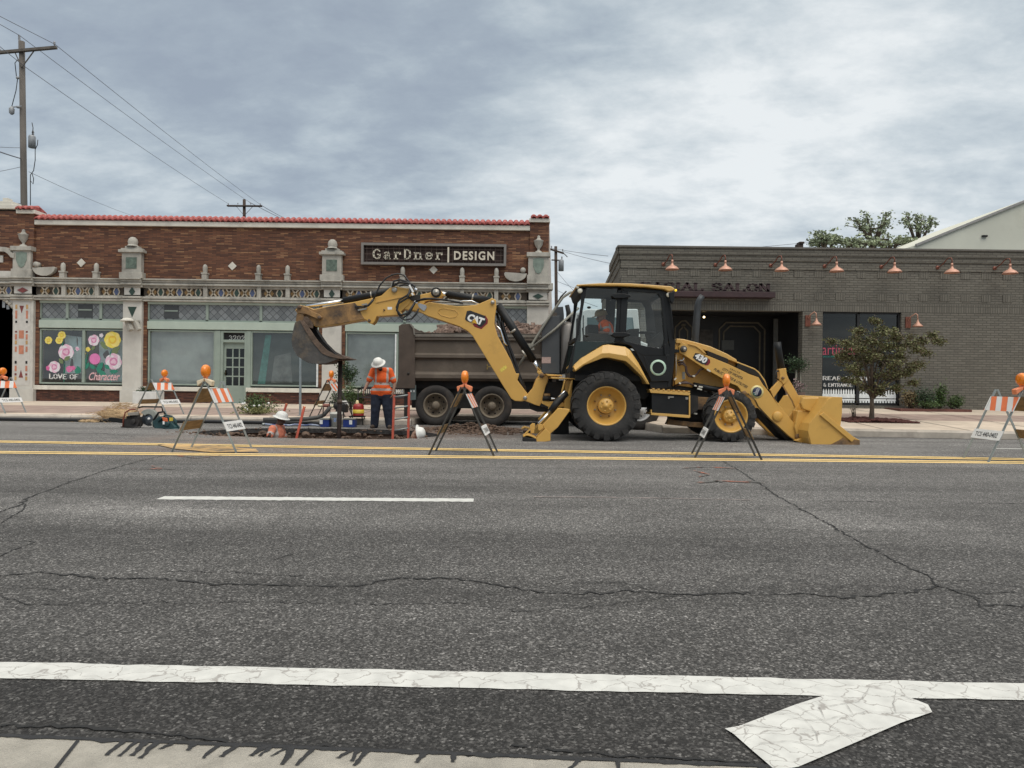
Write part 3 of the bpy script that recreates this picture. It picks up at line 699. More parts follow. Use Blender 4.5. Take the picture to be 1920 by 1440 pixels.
for t, p, wd in ((c5, [(495, 158), (560, 160), (670, 160)], .03), (c5, [(575, 148), (600, 160), (590, 165)], .05), (c5, [(650, 108), (740, 120), (830, 108)], .03), (c6, [(640, 158), (720, 152), (840, 158)], .04), (c6, [(700, 212), (780, 205), (950, 212)], .05), (c6, [(760, 205), (790, 210)], .08), (c6, [(880, 205), (930, 210)], .09), (c6, [(680, 165), (740, 180), (700, 190)], .03)):
    crack(mb, T(t, p), wd, z=.0075, jit=.01, step=.08, seed=int(wd * 1000))
tag(mb.build('orange_marking', M_ORP), kind='structure')
# ------------------------------------------------------------------ brick building on the left
M_BRK = brick_mat('roman brick', [(0, (.095, .038, .023)), (.35, (.145, .058, .031)), (.62, (.19, .077, .040)), (.85, (.22, .095, .048)), (1, (.36, .19, .095))], (.055, .040, .032), .30, .052, .006, grime=.25)
M_BRKP = brick_mat('plinth brick', [(0, (.050, .018, .012)), (.5, (.10, .034, .022)), (1, (.16, .06, .035))], (.035, .028, .024), .20, .055, .006, grime=.3)
M_STONE = mat('cast stone', (.42, .40, .35), .85, var=.16, vscale=3, dirt=(.13, .125, .11), dscale=1.6, damt=.42, bump=.4, bscale=50, stretch=(1, 1, .6))
M_STONEL = mat('painted stone', (.56, .54, .49), .8, var=.10, vscale=2, dirt=(.30, .29, .26), dscale=1.3, damt=.25, bump=.3, bscale=50)
M_CAP = mat('coping', (.68, .65, .57), .8, var=.12, vscale=1.5, dirt=(.33, .31, .28), dscale=.9, damt=.3)
M_TILE = mat('clay tile', (.34, .055, .048), .7, var=.25, vscale=7, col2=(.50, .15, .13), dirt=(.30, .045, .04), dscale=9, damt=.4)
M_GREEN = mat('sage paint', (.27, .325, .28), .6, var=.08, vscale=2, dirt=(.20, .25, .22), dscale=1.5, damt=.2)
M_GREENL = mat('pale sage paint', (.42, .49, .42), .6, var=.06, vscale=2, dirt=(.36, .42, .36), dscale=1.5, damt=.2)
M_DKBR = mat('dark recess', (.085, .068, .052), .9, var=.3, vscale=4)
M_CREAM = mat('cream tile', (.45, .39, .30), .5, var=.2, vscale=4)
M_OCH = mat('ochre tile', (.22, .13, .045), .5, var=.3, vscale=5)
M_BLUE = mat('blue tile', (.075, .10, .19), .45, var=.25, vscale=6); M_GRNT = mat('green tile', (.03, .06, .045), .45, var=.25, vscale=6)
M_MAR = mat('maroon tile', (.20, .05, .045), .5); M_SALM = mat('salmon tile', (.52, .21, .13), .5, var=.15)
M_GLASS = glass_mat('shop glass', (.80, .85, .84), .10); M_BLACK = mat('matt black', (.010, .010, .011), .8)
M_SHADE = mat('grey mesh with reflections', (.35, .365, .365), .9, var=.28, vscale=.9)  # mesh screen; its mottled pale grey also paints in the pane's reflections
M_DARKIN = mat('dim interior', (.06, .075, .075), .95, var=.3, vscale=1.2)

def lattice_mat():
    m = bpy.data.materials.new('leaded glass'); m.use_nodes = True; n, l = nodes_of(m); b = n['Principled BSDF']
    g = n.new('ShaderNodeNewGeometry'); sp = n.new('ShaderNodeSeparateXYZ'); l.new(g.outputs['Position'], sp.inputs[0])
    def M(op, a, b_=None):
        q = n.new('ShaderNodeMath'); q.operation = op
        for i, v in enumerate((a, b_)):
            if v is None: continue
            if isinstance(v, (int, float)): q.inputs[i].default_value = v
            else: l.new(v, q.inputs[i])
        return q.outputs[0]
    a = M('MULTIPLY', sp.outputs[0], 3.6); c = M('MULTIPLY', sp.outputs[2], 3.6)
    f1 = M('ABSOLUTE', M('SUBTRACT', M('FRACT', M('ADD', a, c)), .5)); f2 = M('ABSOLUTE', M('SUBTRACT', M('FRACT', M('SUBTRACT', a, c)), .5))
    ln = M('MAXIMUM', M('GREATER_THAN', f1, .455), M('GREATER_THAN', f2, .455))
    i1 = M('FLOOR', M('ADD', a, c)); i2 = M('FLOOR', M('SUBTRACT', a, c)); cc = n.new('ShaderNodeCombineXYZ'); l.new(i1, cc.inputs[0]); l.new(i2, cc.inputs[1])
    wnz = n.new('ShaderNodeTexWhiteNoise'); l.new(cc.outputs[0], wnz.inputs['Vector'])
    rp = n.new('ShaderNodeValToRGB'); l.new(wnz.outputs['Value'], rp.inputs[0]); rp.color_ramp.elements[0].color = (.14, .15, .155, 1); rp.color_ramp.elements[1].color = (.24, .255, .26, 1)
    mm = n.new('ShaderNodeMix'); mm.data_type = 'RGBA'; l.new(ln, mm.inputs[0]); l.new(rp.outputs[0], mm.inputs[6]); mm.inputs[7].default_value = (.055, .06, .062, 1)
    l.new(mm.outputs[2], b.inputs['Base Color']); b.inputs['Roughness'].default_value = .3
    return m
M_LEAD = lattice_mat()

YB = 26.0
def X_(px, py=600): return W(px, py, YB).x
def Z_(y, at=217): return W(at, y, YB).z
zt, ztb, zcb, zco, zcob, zfr, zfb, zmo, ztt, ztrb, zg0, zg1, zwt, zwb, zs1, zs0, zb = [Z_(q) for q in (406.8, 414.8, 423.8, 523, 535, 538, 556, 564.5, 568, 600, 601.5, 616, 617.5, 721, 723, 732, 757)]
BB = thing('brick_building', 'long brown brick shop row with red clay tile coping and cream stone trim', 'building', (X_(500), YB + 4, zb))
X0, X1 = -30.0, X_(1028, 550)
XPL, XPR = X_(28), X_(65)                # pilaster left
# upper wall, plinths and back volume
mb = MB()
mb.box(XPR, X_(992), YB, YB + .35, zco, zcb)                               # parapet wall
mb.box(X_(992), X1, YB - .06, YB + .35, zco, Z_(401))                      # right end pier
mb.box(X0, XPR, YB - .10, YB + .35, zco, Z_(399))                          # taller left part
for a, b in ((65, 73.5), (268, 276), (598, 606), (641, 647)): mb.box(X_(a), X_(b), YB + .02, YB + .30, zs1 - .01, zmo + .1)
mb.build('wall', M_BRK, BB)
mb = MB()
for a, b in ((65, 233), (270, 413), (463, 606), (643, 992)): mb.box(X_(a), X_(b), YB + .01, YB + .3, zb - .3, zs0)
mb.build('plinth', M_BRKP, BB)
mb = MB(); mb.box(X0, X1 - .05, YB + 1.8, YB + 14, zb - .3, zcb - .5); mb.box(X0, X1 - .05, YB + .34, YB + 1.9, zcb - .6, zcb - .5); mb.build('rear_block', M_DARKIN, BB)
# rendered party wall on the right end, stepping down to the back
VX = .075
def side(y, dx=0): return X1 + (y - YB) * VX + dx
mb = MB()
zr = Z_(401, 1010)
ys = [YB + .30, YB + 3, YB + 6.5, YB + 10]
mb.add([(side(YB + .0), YB + .0, zb - .3), (side(ys[3]), ys[3], zb - .3), (side(ys[3]), ys[3], zr - 3.2), (side(ys[2]), ys[2], zr - 2.2), (side(ys[1]), ys[1], zr - .9), (side(YB + .35), YB + .35, zr - .25), (side(YB + .0), YB + .0, zr - .25)] , [tuple(range(7))])
mb.add([(side(YB + .0) - .3, YB + .0, zb - .3), (side(ys[3]) - .3, ys[3], zb - .3), (side(ys[3]) - .3, ys[3], zr - 3.2), (side(ys[2]) - .3, ys[2], zr - 2.2), (side(ys[1]) - .3, ys[1], zr - .9), (side(YB + .35) - .3, YB + .35, zr - .25), (side(YB + .0) - .3, YB + .0, zr - .25)] , [tuple(range(7))])
for i in range(7):
    j = (i + 1) % 7; mb.f.append([i, j, j + 7, i + 7]); mb.sm.append(False); mb.mi.append(0)
mb.build('side_wall', mat('cream render', (.60, .52, .45), .9, var=.08, vscale=1, dirt=(.42, .35, .30), dscale=.8, damt=.3), BB)
# coping + tiles
def tiles(px0, px1, ytop, yb0, pitch=.21, proud=.0):
    a, b = X_(px0), X_(px1); z1 = Z_(ytop); z0 = Z_(yb0); mb = MB(); n_ = int((b - a) / pitch); pitch = (b - a) / n_
    mb.box(a, b, YB - .02 - proud, YB + .42, z0 + .02, z1 - .05)
    for i in range(n_):
        x = a + pitch * (i + .5); seg = []
        K = 6; yv = [(YB - .16 - proud, z0 + .015), (YB + .22, z1 - .01), (YB + .60, z0 + .02)]
        v = []
        for (yy, zz_) in yv:
            for k in range(K + 1):
                t = pi * k / K; v.append((x - cos(t) * pitch * .46, yy, zz_ + sin(t) * .10 - .01))
            for k in range(K + 1):
                t = pi * (K - k) / K; v.append((x - cos(t) * pitch * .36, yy, zz_ + sin(t) * .050 - .02))
        M_ = 2 * (K + 1); f = [[r * M_ + k, r * M_ + (k + 1) % M_, (r + 1) * M_ + (k + 1) % M_, (r + 1) * M_ + k] for r in range(2) for k in range(M_)]
        f += [list(range(M_))]
        mb.add(v, f, False)
    return mb
def jitter(px): return px
mb = tiles(66, 992, 404.2, 414.6); mb2 = tiles(993, 1027.5, 403 - 9.5, 411 - 9.5, .2, .06); mb3 = tiles(34, 66, 388.6 - 0, 397, .2, .10)
for q in (mb2, mb3):
    o = len(mb.v); mb.v += q.v; mb.f += [[i + o for i in f] for f in q.f]; mb.sm += q.sm; mb.mi += q.mi
mb.build('roof_tiles', M_TILE, BB)
mb = MB(); mb.box(XPR + .01, X_(992) - .01, YB - .10, YB + .5, zcb, ztb); mb.box(X_(990), X_(1029), YB - .14, YB + .5, Z_(408.5), Z_(401.5)); mb.box(X_(33), X_(68), YB - .16, YB + .5, Z_(404), Z_(397)); mb.box(X0, X_(37), YB - .18, YB + .5, Z_(396), Z_(388))
mb.box(X0, X_(24), YB - .12, YB + .4, Z_(387.9), Z_(381)); mb.box(X_(4), X_(14), YB - .05, YB + .2, Z_(381), Z_(374)); mb.build('coping', M_CAP, BB, bevel=.012)
# cornice: stepped mouldings with breaks over pilasters
mb = MB()
def moulding(a, b, p):
    mb.box(a, b, YB - .20 - p, YB, zco - .05, zco); mb.box(a, b, YB - .14 - p, YB, zco - .13, zco - .05); mb.box(a, b, YB - .10 - p, YB, zco - .17, zco - .13); mb.box(a, b, YB - .15 - p, YB, zco - .24, zco - .17)
    mb.box(a, b, YB - .05 - p, YB + .05, zfr - .02, zco - .24)
    mb.box(a, b, YB - .12 - p, YB + .05, zfb - .08, zfb); mb.box(a, b, YB - .07 - p, YB + .05, zmo + .06, zfb - .08); mb.box(a, b, YB - .10 - p, YB + .05, zmo, zmo + .06)
PIL = [(28, 66), (233.5, 268.5), (606, 641), (988, 1028)]
PB = [(X_(a), X_(b)) for a, b in PIL]
segs = [(X0, PB[0][0]), (PB[0][1], PB[1][0]), (PB[1][1], PB[2][0]), (PB[2][1], PB[3][0])]
for a, b in segs: moulding(a, b, 0)
for a, b in PB: moulding(a - .03, b + .03, .13)
mb.box(side(YB) - .02, side(YB) + .16, YB - .30, YB + .2, zco - .24, zco)
mb.build('cornice', M_STONE, BB, bevel=.01, seg=1)
# frieze panels, each a tile board with crosses and diamonds
posts = [121, 183, 386, 486, 540, 755, 866, 930]
bounds = [(-19.9, PB[0][0])]; cuts = [X_(p) for p in posts]
for a, b in segs[1:]:
    c_ = [a] + [c for c in cuts if a < c < b] + [b]; bounds += [(c_[i], c_[i + 1]) for i in range(len(c_) - 1)]
hh = zfr - zfb - .06; zm = (zfr + zfb) / 2 - .0; mi_ = 0
for a, b in bounds:
    mb = MB(); mb.box(a, b, YB + .03, YB + .3, zfb, zfr + .02)
    a += .12; b -= .12
    if b - a < .4: mb.build('frieze_panel', M_DKBR, BB); continue
    mb.cur = 1; mb.box(a - .04, b + .04, YB - .01, YB + .035, zfb + .0, zfb + .045); mb.box(a - .04, b + .04, YB - .01, YB + .035, zfr - .035, zfr)
    k = max(1, round((b - a) / .66)); pw = (b - a) / k
    for i in range(k):
        c1 = a + pw * (i + .27); c2 = a + pw * (i + .75); h = hh / 2
        mb.cur = 2
        for s_ in (-1, 1):
            mb.bar((c1 - s_ * h * .75, YB + .01, zm - h), (c1 + s_ * h * .75, YB + .01, zm + h), .05, .055, up=(0, 1, 0))
            for u_ in (-1, 1): mb.bar((c2 + s_ * h * .74, YB + .01, zm), (c2 + s_ * h * .35, YB + .01, zm + u_ * h), .05, .035, up=(0, 1, 0))
        mb.cur = 3
        for s_ in (-1, 1): mb.prism([(c1 + s_ * .05, zm), (c1 + s_ * .12, zm + .10), (c1 + s_ * .19, zm), (c1 + s_ * .12, zm - .10)], YB + .0, YB + .035)
        mi_ += 1; mb.cur = 4 + mi_ % 2
        mb.prism([(c2 - h * .62, zm), (c2 - h * .25, zm - h * .8), (c2 + h * .25, zm - h * .8), (c2 + h * .62, zm), (c2 + h * .25, zm + h * .8), (c2 - h * .25, zm + h * .8)], YB - .01, YB + .035)
    mb.build('frieze_panel', [M_DKBR, M_STONE, M_CREAM, M_OCH, M_BLUE, M_GRNT], BB)
# little posts through the frieze and finials above
for p in posts:
    x = X_(p); mb = MB(); mb.box(x - .075, x + .075, YB - .09, YB + .05, zfb, zco - .24); mb.build('frieze_post', M_STONE, BB)
    mb = MB(); z0 = zco; mb.box(x - .09, x + .09, YB - .20, YB - .02, z0, z0 + .20); mb.box(x - .11, x + .11, YB - .22, YB + .0, z0 + .20, z0 + .25)
    mb.lathe([(.075, z0 + .25), (.085, z0 + .36), (.085, z0 + .46), (.06, z0 + .54), (.0, z0 + .58)], (x, YB - .11, 0), 'Z', 12); mb.build('finial', M_STONE, BB)
# pilasters
for i, (a, b) in enumerate(PB):
    mb = MB(); f = YB - .12
    mb.box(a, b, f, YB + .3, zs1 - .15, zmo); mb.box(a - .06, b + .06, f - .05, YB + .3, zb - .3, zs1 - .15)
    mb.box(a + .05, b - .05, f - .02, f, zfb + .05, zfr)
    p = mb.build('pilaster', M_STONEL if i else M_STONEL, BB, bevel=.012)
    cx = (a + b) / 2
    mb = MB()
    if i in (1, 2):
        mb.sheet([(cx - .17, zmo - .22), (cx + .17, zmo - .22), (cx, zmo - .62)], f - .006); mb.build('green_wedge', M_GRNT, p)
        mb = MB(); mb.prism([(cx - .11, zm), (cx, zm - .16), (cx + .11, zm), (cx, zm + .16)], f - .045, f - .021); mb.build('green_diamond', M_GRNT, p)
        # pedestal above cornice with panel and domed cap
        w_ = .36; z0 = zco; mb = MB(); mb.box(cx - w_ - .07, cx + w_ + .07, YB - .27, YB, z0, z0 + .22); mb.box(cx - w_, cx + w_, YB - .22, YB, z0 + .22, z0 + .96)
        mb.box(cx - w_ - .10, cx + w_ + .10, YB - .30, YB, z0 + .96, z0 + 1.06); mb.box(cx - w_ - .03, cx + w_ + .03, YB - .24, YB, z0 + 1.06, z0 + 1.12); mb.box(cx - w_ + .10, cx + w_ - .10, YB - .2, YB, z0 + 1.12, z0 + 1.20)
        mb.lathe([(.22, z0 + 1.20), (.155, z0 + 1.26), (.18, z0 + 1.36), (.15, z0 + 1.47), (.08, z0 + 1.54), (0, z0 + 1.56)], (cx, YB - .12, 0), 'Z', 16)
        q = mb.build('pedestal', M_STONE, BB, bevel=.012); mb = MB(); mb.box(cx - .20, cx + .20, YB - .235, YB - .221, z0 + .36, z0 + .78); mb.build('green_panel', mat('verdigris panel', (.11, .15, .12), .6, var=.35, vscale=8), q)
    else:
        w_ = .33 if i == 0 else .38; z0 = zco; mb = MB(); mb.box(cx - w_ - .04, cx + w_ + .04, YB - .27, YB, z0, z0 + .30); mb.box(cx - w_, cx + w_, YB - .23, YB, z0 + .30, z0 + .98); mb.box(cx - w_ - .06, cx + w_ + .06, YB - .30, YB, z0 + .98, z0 + 1.14)
        q = mb.build('pedestal', M_STONE, BB, bevel=.012)
        z1 = z0 + 1.14; mb = MB(); mb.lathe([(.13, z1), (.12, z1 + .05), (.04, z1 + .10), (.05, z1 + .15), (.15, z1 + .30), (.17, z1 + .42), (.19, z1 + .45), (.09, z1 + .50), (.05, z1 + .58), (.06, z1 + .62), (0, z1 + .66)], (cx, YB - .13, 0), 'Z', 16); mb.build('urn', M_STONE, q)
        mb = MB(); s_ = .2; zc = z0 + .66; mb.prism([(cx - s_, zc + .24), (cx, zc + .28), (cx + s_, zc + .24), (cx + s_, zc - .02), (cx + s_ * .5, zc - .26), (cx, zc - .32), (cx - s_ * .5, zc - .26), (cx - s_, zc - .02)], YB - .245, YB - .231); mb.build('shield', mat('verdigris', (.20, .25, .21), .6, var=.2), q)
        mb = MB(); mb.prism([(cx - .2, zm), (cx, zm - .1), (cx + .2, zm), (cx, zm + .1)], f - .045, f - .021); mb.build('lozenge', M_MAR if i == 0 else M_GRNT, p)
        # scroll shell beside pedestal
        sx = 1 if i == 0 else -1; bx = cx + sx * (w_ + .05); mb = MB(); P = []
        for k in range(13):
            t = pi * k / 12; P.append((bx + sx * (.42 - .42 * cos(t)), z0 + .36 - .30 * sin(t)))
        P += [(bx + sx * .80, z0 + .40), (bx + sx * .1, z0 + .36)]
        mb.prism(P, YB - .2, YB - .05); mb.lathe([(.0, -.02), (.10, -.02), (.10, .16), (0, .16)], (bx + sx * .14, YB - .2, z0 + .48), 'Y', 14); mb.build('scroll', M_STONE, q)
# mosaic on the left pilaster
pc = (PB[0][0] + PB[0][1]) / 2; mo = MB(); ff = YB - .135
def mz(y): return Z_(y, 48)
mo.box(PB[0][0] + .03, PB[0][1] - .10, YB - .126, YB - .119, mz(722), mz(566))
for ya, yb2, mi in ((572, 580, 1), (583, 598, 2), (602, 606, 4), (621, 624, 3), (627, 637, 2), (639, 646, 1), (650, 660, 2), (677, 682, 4), (686, 696, 2), (700, 704, 3), (706, 713, 1)):
    for sx in (-1, 1):
        mo.cur = mi; x = pc + sx * .20 - .04; mo.box(x - .035, x + .035, ff, ff + .01, mz(yb2), mz(ya))
mo.cur = 2; mo.box(pc - .04 - .09, pc - .04 + .09, ff, ff + .01, mz(635), mz(620)); mo.box(pc - .04 - .09, pc - .04 + .09, ff, ff + .01, mz(664), mz(648))
mo.cur = 3; mo.prism([(pc - .12, mz(574)), (pc + .04, mz(574)), (pc - .04, mz(588))], ff, ff + .01); mo.prism([(pc - .12, mz(708)), (pc + .04, mz(708)), (pc - .04, mz(694))], ff, ff + .01)
mo.build('mosaic', [mat('mosaic ground', (.56, .54, .50), .6, var=.08, vscale=6), mat('mosaic ochre', (.50, .30, .12), .5), M_SALM, M_MAR, M_BLACK], BB)
# arched entrance at far left edge
ax, az, ar = -20.3, Z_(655), 2.25
mb = MB(); K = 26
P = [(XPL, zb - .3), (XPL, zmo), (X0, zmo), (X0, zb - .3), (ax - ar, zb - .3)] + [(ax - ar * cos(pi * k / K), az + ar * sin(pi * k / K)) for k in range(K + 1)] + [(ax + ar, zb - .3)]
mb.prism(P, YB - .02, YB + .3); mb.build('arch_surround', mat('mosaic white', (.55, .53, .50), .7, var=.12, vscale=9), BB)
mb = MB()
for k in range(K * 2 + 1):
    t = pi * k / (K * 2); x = ax - (ar - .05) * cos(t); z = az + (ar - .05) * sin(t); mb.ell((x, YB + .0, z), (.10, .10, .10), 1)
mb.build('arch_scallop', M_STONE, BB)
mb = MB(); mb.box(ax - 3, ax + 3, YB + 1.2, YB + 1.3, zb - .3, zmo); mb.box(ax - 3, ax + 3, YB + .3, YB + 1.2, zmo - .1, zmo); mb.build('arch_recess', M_BLACK, BB)
mb = MB()
for k in range(9):
    t = radians(8 + 15 * k); x = ax - (ar + .55) * cos(t); z = az + (ar + .45) * sin(t); mb.cur = k % 3; mb.bar((x, YB - .025, z), (x - .16 * cos(t), YB - .025, z + .16 * sin(t)), .10, .01, up=(0, 1, 0))
mb.cur = 1
for q in ((5, 565, 12), (13, 572, 8), (24, 585, 6)): mb.box(X_(q[0]), X_(q[0] + 5), YB - .03, YB - .021, Z_(q[1] + q[2], 20), Z_(q[1], 20))
mb.build('arch_mosaic', [M_MAR, mat('mosaic grey', (.25, .27, .29), .6), M_SALM], BB)
# brick gable with curved parapet above the entrance
mb = MB(); P = PL(None, [(-60, 462), (-8, 460), (0, 462), (4, 465), (20, 466), (26, 468), (30, 475), (36, 478), (36, 486), (30, 485), (24, 478), (18, 474), (2, 473), (-4, 469), (-60, 469)], YB); mb.prism(P, YB - .28, YB - .05); mb.build('scroll_coping', M_STONE, BB)
mb = MB(); mb.box(X0, XPL + .1, YB - .2, YB - .03, zco, zco + .22); mb.build('entrance_ledge', M_STONEL, BB)
mb = MB(); a = X_(9); mb.box(X0 + 8, a, YB - .14, YB - .105, Z_(493, 0), Z_(480, 0)); mb.build('name_plaque', M_STONEL, BB)
# diamonds in the brickwork
for px_, py_ in ((153, 493), (436, 499), (813, 506)):
    p = W(px_, py_, YB); mb = MB(); mb.prism([(p.x - .16, p.z), (p.x, p.z - .16), (p.x + .16, p.z), (p.x, p.z + .16)], YB - .035, YB + .02); mb.build('stone_diamond', M_CAP, BB)
mb = MB()
for a, b in ((64, 234), (270, 413), (463, 607), (643, 990)): mb.box(X_(a), X_(b), YB - .05, YB + .3, zs0, zs1 - .02)
mb.build('sill', M_CAP, BB, bevel=.01)

# glazing
def shop_window(a, b, panel=None, mull=(), trans=True, depth=.18, gl=M_GLASS, z0=None, z1=None):
    """frame + glass + screen behind; a, b photo columns"""
    z0 = zwb if z0 is None else z0; z1 = zwt if z1 is None else z1; xa, xb = X_(a), X_(b); f = .055; y = YB + .08
    mb = MB(); mb.box(xa, xa + f, y - .04, y + .08, z0, z1); mb.box(xb - f, xb, y - .04, y + .08, z0, z1); mb.box(xa + f, xb - f, y - .04, y + .08, z0, z0 + f); mb.box(xa + f, xb - f, y - .04, y + .08, z1 - f, z1)
    for m_ in mull: x = X_(m_); mb.box(x - .05, x + .05, y - .05, y + .07, z0 + f, z1 - f)
    w_ = mb.build('window', M_GREEN, BB, bevel=.006, seg=1)
    mb = MB(); mb.add([(xa + f, y + .01, z0 + f), (xb - f, y + .01, z0 + f), (xb - f, y + .01, z1 - f), (xa + f, y + .01, z1 - f)], [(0, 1, 2, 3)]); mb.build('pane', gl, w_)
    if panel: mb = MB(); mb.box(xa + f, xb - f, y + .10, y + .13, z0 + f, z1 - f); mb.build('screen', panel, w_)
    return w_
mb = MB()
for a, b in ((73, 233), (276, 598), (647, 990)):
    mb.box(X_(a), X_(b), YB + .03, YB + .2, zg0, zg1) if False else mb.box(X_(a), X_(b), YB - .01, YB + .2, zg1, zg0)
    mb.box(X_(a), X_(b), YB + .02, YB + .2, ztt - .02, zmo)
mb.build('transom_band', M_GREENL, BB, bevel=.008, seg=1)
for a, b in ((73, 124), (124, 187), (187, 233), (276, 387), (387, 488), (488, 598), (647, 758), (758, 870), (870, 990)):
    xa, xb = X_(a), X_(b); f = .05; y = YB + .10; mb = MB()
    mb.box(xa, xa + f, y - .05, y + .05, ztrb, ztt - .02); mb.box(xb - f, xb, y - .05, y + .05, ztrb, ztt - .02); mb.box(xa, xb, y - .05, y + .05, zg0, ztrb + .04)
    t_ = mb.build('transom_window', M_GREEN, BB); mb = MB(); mb.box(xa + f, xb - f, y, y + .02, ztrb + .04, ztt - .02); mb.build('leaded_pane', M_LEAD, t_)
    if a in (124, 276):
        c = X_(157 if a == 124 else 319); mb = MB(); mb.box(c - .27, c + .27, y - .02, y - .001, ztrb + .1, ztt - .06); mb.build('hopper_vent', mat('dark hopper', (.05, .055, .058), .5), t_)
        mb = MB(); mb.box(c - .25, c + .25, y - .03, y - .021, ztrb + .35, ztrb + .40); mb.build('vent_bar', M_GREEN, t_)
w1 = shop_window(73.5, 232.5, None, (156,))
wA = shop_window(277, 403, M_SHADE); wB = shop_window(470, 598, M_DARKIN, gl=M_GLASS); wC = shop_window(648, 744, M_SHADE); wD = shop_window(744, 988, M_DARKIN)
mb = MB(); mb.box(X_(594), X_(597), YB + .02, YB + .035, zwb, zwt - .1); mb.box(X_(741), X_(743.5), YB + .02, YB + .035, zwb, zwt - .05); mb.build('white_strip', mat('white vinyl', (.75, .78, .78), .5), BB)
# things seen dimly in window B and inside window 1
mb = MB(); p = [W(a, b, YB + .2) for a, b in ((509, 628), (500, 640), (486, 722), (492, 722), (505, 640))]
mb.prism(PL(None, [(498, 628), (509, 628), (497, 720), (483, 720)], YB + .17), YB + .17, YB + .19); mb.build('curtain', mat('teal curtain', (.07, .22, .20), .8, var=.3, vscale=5), wB)
mb = MB(); mb.prism(PL(None, [(515, 668), (545, 661), (548, 718), (508, 718)], YB + .17), YB + .165, YB + .18); mb.build('leaning_board', mat('pale board', (.13, .14, .14), .8, var=.4, vscale=3), wB)
mb = MB(); mb.box(X_(74), X_(232), YB + 1.6, YB + 1.7, zwb, zwt); mb.box(X_(74), X_(232), YB + .2, YB + 1.6, zwb - .02, zwb); mb.build('room_back', mat('room wall', (.30, .31, .28), .9, var=.4, vscale=.9), w1)
mb = MB(); 
for q in ([(122, 628), (153, 632), (152, 700), (122, 700)], [(186, 632), (231, 638), (231, 716), (186, 716)]): mb.prism(PL(None, q, YB + .36), YB + .36, YB + .38)
mb.build('backdrop_board', mat('pale blue board', (.60, .74, .77), .8, var=.1), w1)
mb = MB()
for x_, y_, r1, r2 in ((136, 685, 5, 22), (175, 655, 12, 30), (192, 690, 12, 18), (146, 640, 2, 14), (222, 670, 5, 10), (200, 665, 9, 15)):
    p = W(x_, y_, YB + .4); mb.ell((p.x, YB + .4, p.z), (r1 / 50, .05, r2 / 50), 2, .2, x_)
mb.build('display_prop', mat('dark maroon display', (.045, .014, .014), .8), w1)
# painted flowers on the pane of window 1
FY = YB + .082
def petals(cx, cy, r, col, cen, n_=6, squash=1.0, seed=0):
    rf = random.Random(seed); p = W(cx, cy, FY); r = r / 50; mb = MB()
    for k in range(n_):
        t = 2 * pi * k / n_ + rf.uniform(-.2, .2); q = r * .48
        mb.cur = k % 2; mb.disc((p.x + cos(t) * q, FY - .001 - .0004 * k, p.z + sin(t) * q * squash), r * .55, n=12)
    mb.cur = 2; mb.disc((p.x, FY - .006, p.z), r * .50 * squash, n=12, rx=r * .5); mb.cur = 0
    for k in range(3):
        t = 2.1 * k + seed; mb.disc((p.x + cos(t) * r * .18, FY - .007 - .0004 * k, p.z + sin(t) * r * .14), r * .20, n=10)
    mb.build('painted_flower', [col[0], col[1], cen], w1)
def ct(nm, c): return mat(nm, c, .6, var=.06)
YEL = (ct('flower yellow', (.75, .62, .10)), ct('flower deep yellow', (.80, .66, .20))); PNK = (ct('flower pink', (.74, .48, .60)), ct('flower white', (.72, .68, .72))); CY = ct('flower gold', (.70, .45, .05)); CP = ct('flower rose', (.58, .22, .38)); MG = ct('flower magenta', (.66, .14, .34))
fl = [(91, 638, 7, YEL, CY), (116, 628.5, 7.5, YEL, CY), (111, 638, 7, YEL, CY), (124, 660, 14.5, PNK, CP), (102, 688, 11, PNK, CP), (91, 690, 5, (MG, MG), MG), (130, 692, 6, (MG, CP), CP), (137, 690, 4.5, (MG, CP), MG), (145, 654, 4, PNK, CP),
      (176, 638, 10.5, PNK, CP), (190, 629, 4, (PNK[1], PNK[1]), PNK[1]), (211, 637, 15.5, YEL, CY), (165, 655, 4.5, YEL, YEL[0]), (158, 663, 3, YEL, YEL[0]), (213, 678, 15.5, PNK, CP)]
for i, (a, b, r, c, k) in enumerate(fl): petals(a, b, r, c, k, seed=i, n_=5 if r < 6 else 8)
p = W(178, 673, FY); mb = MB(); mb.disc((p.x, FY - .008, p.z), .21, n=14); mb.build('painted_flower', ct('flower solid pink', (.68, .20, .44)), w1)
mb = MB(); GT = ct('leaf teal', (.03, .22, .15)); GO = ct('leaf olive', (.16, .21, .10))
def lf(a, b, c, d, wd, k=0):
    mb.cur = k; p = W(a, b, FY); q = W(c, d, FY); d_ = Vector((q.x - p.x, q.z - p.z)); nn = Vector((-d_.y, d_.x)).normalized() * wd / 50; P = []
    for t, s_ in ((0, 0), (.25, .8), (.55, 1), (.85, .5), (1, 0), (.85, -.5), (.55, -1), (.25, -.8)): P.append((p.x + d_.x * t + nn.x * s_, p.z + d_.y * t + nn.y * s_))
    mb.sheet(P, FY - .0005 * (len(mb.f) + 1))
for q in ((202, 655, 188, 640, 5, 1), (209, 661, 225, 651, 5, 1), (209, 662, 222, 660, 4, 1), (118, 682, 111, 672, 4, 1), (172, 657, 178, 647, 3, 1), (147, 690, 141, 698, 4), (150, 700, 145, 686, 4), (158, 693, 167, 680, 4), (160, 684, 158, 668, 3), (178, 692, 168, 683, 4), (182, 696, 193, 679, 5), (186, 694, 200, 708, 5), (196, 684, 206, 692, 4), (205, 697, 222, 696, 4), (190, 690, 183, 700, 3), (141, 700, 151, 695, 3), (120, 676, 132, 668, 4, 1)): lf(*q)
for a, b, c, d in ((209, 655, 206, 670), (121, 675, 120, 722), (178, 685, 185, 700), (119, 640, 117, 650), (165, 660, 160, 690), (211, 690, 207, 722), (140, 660, 142, 655)):
    lf(a, b, c, d, .8, 0)
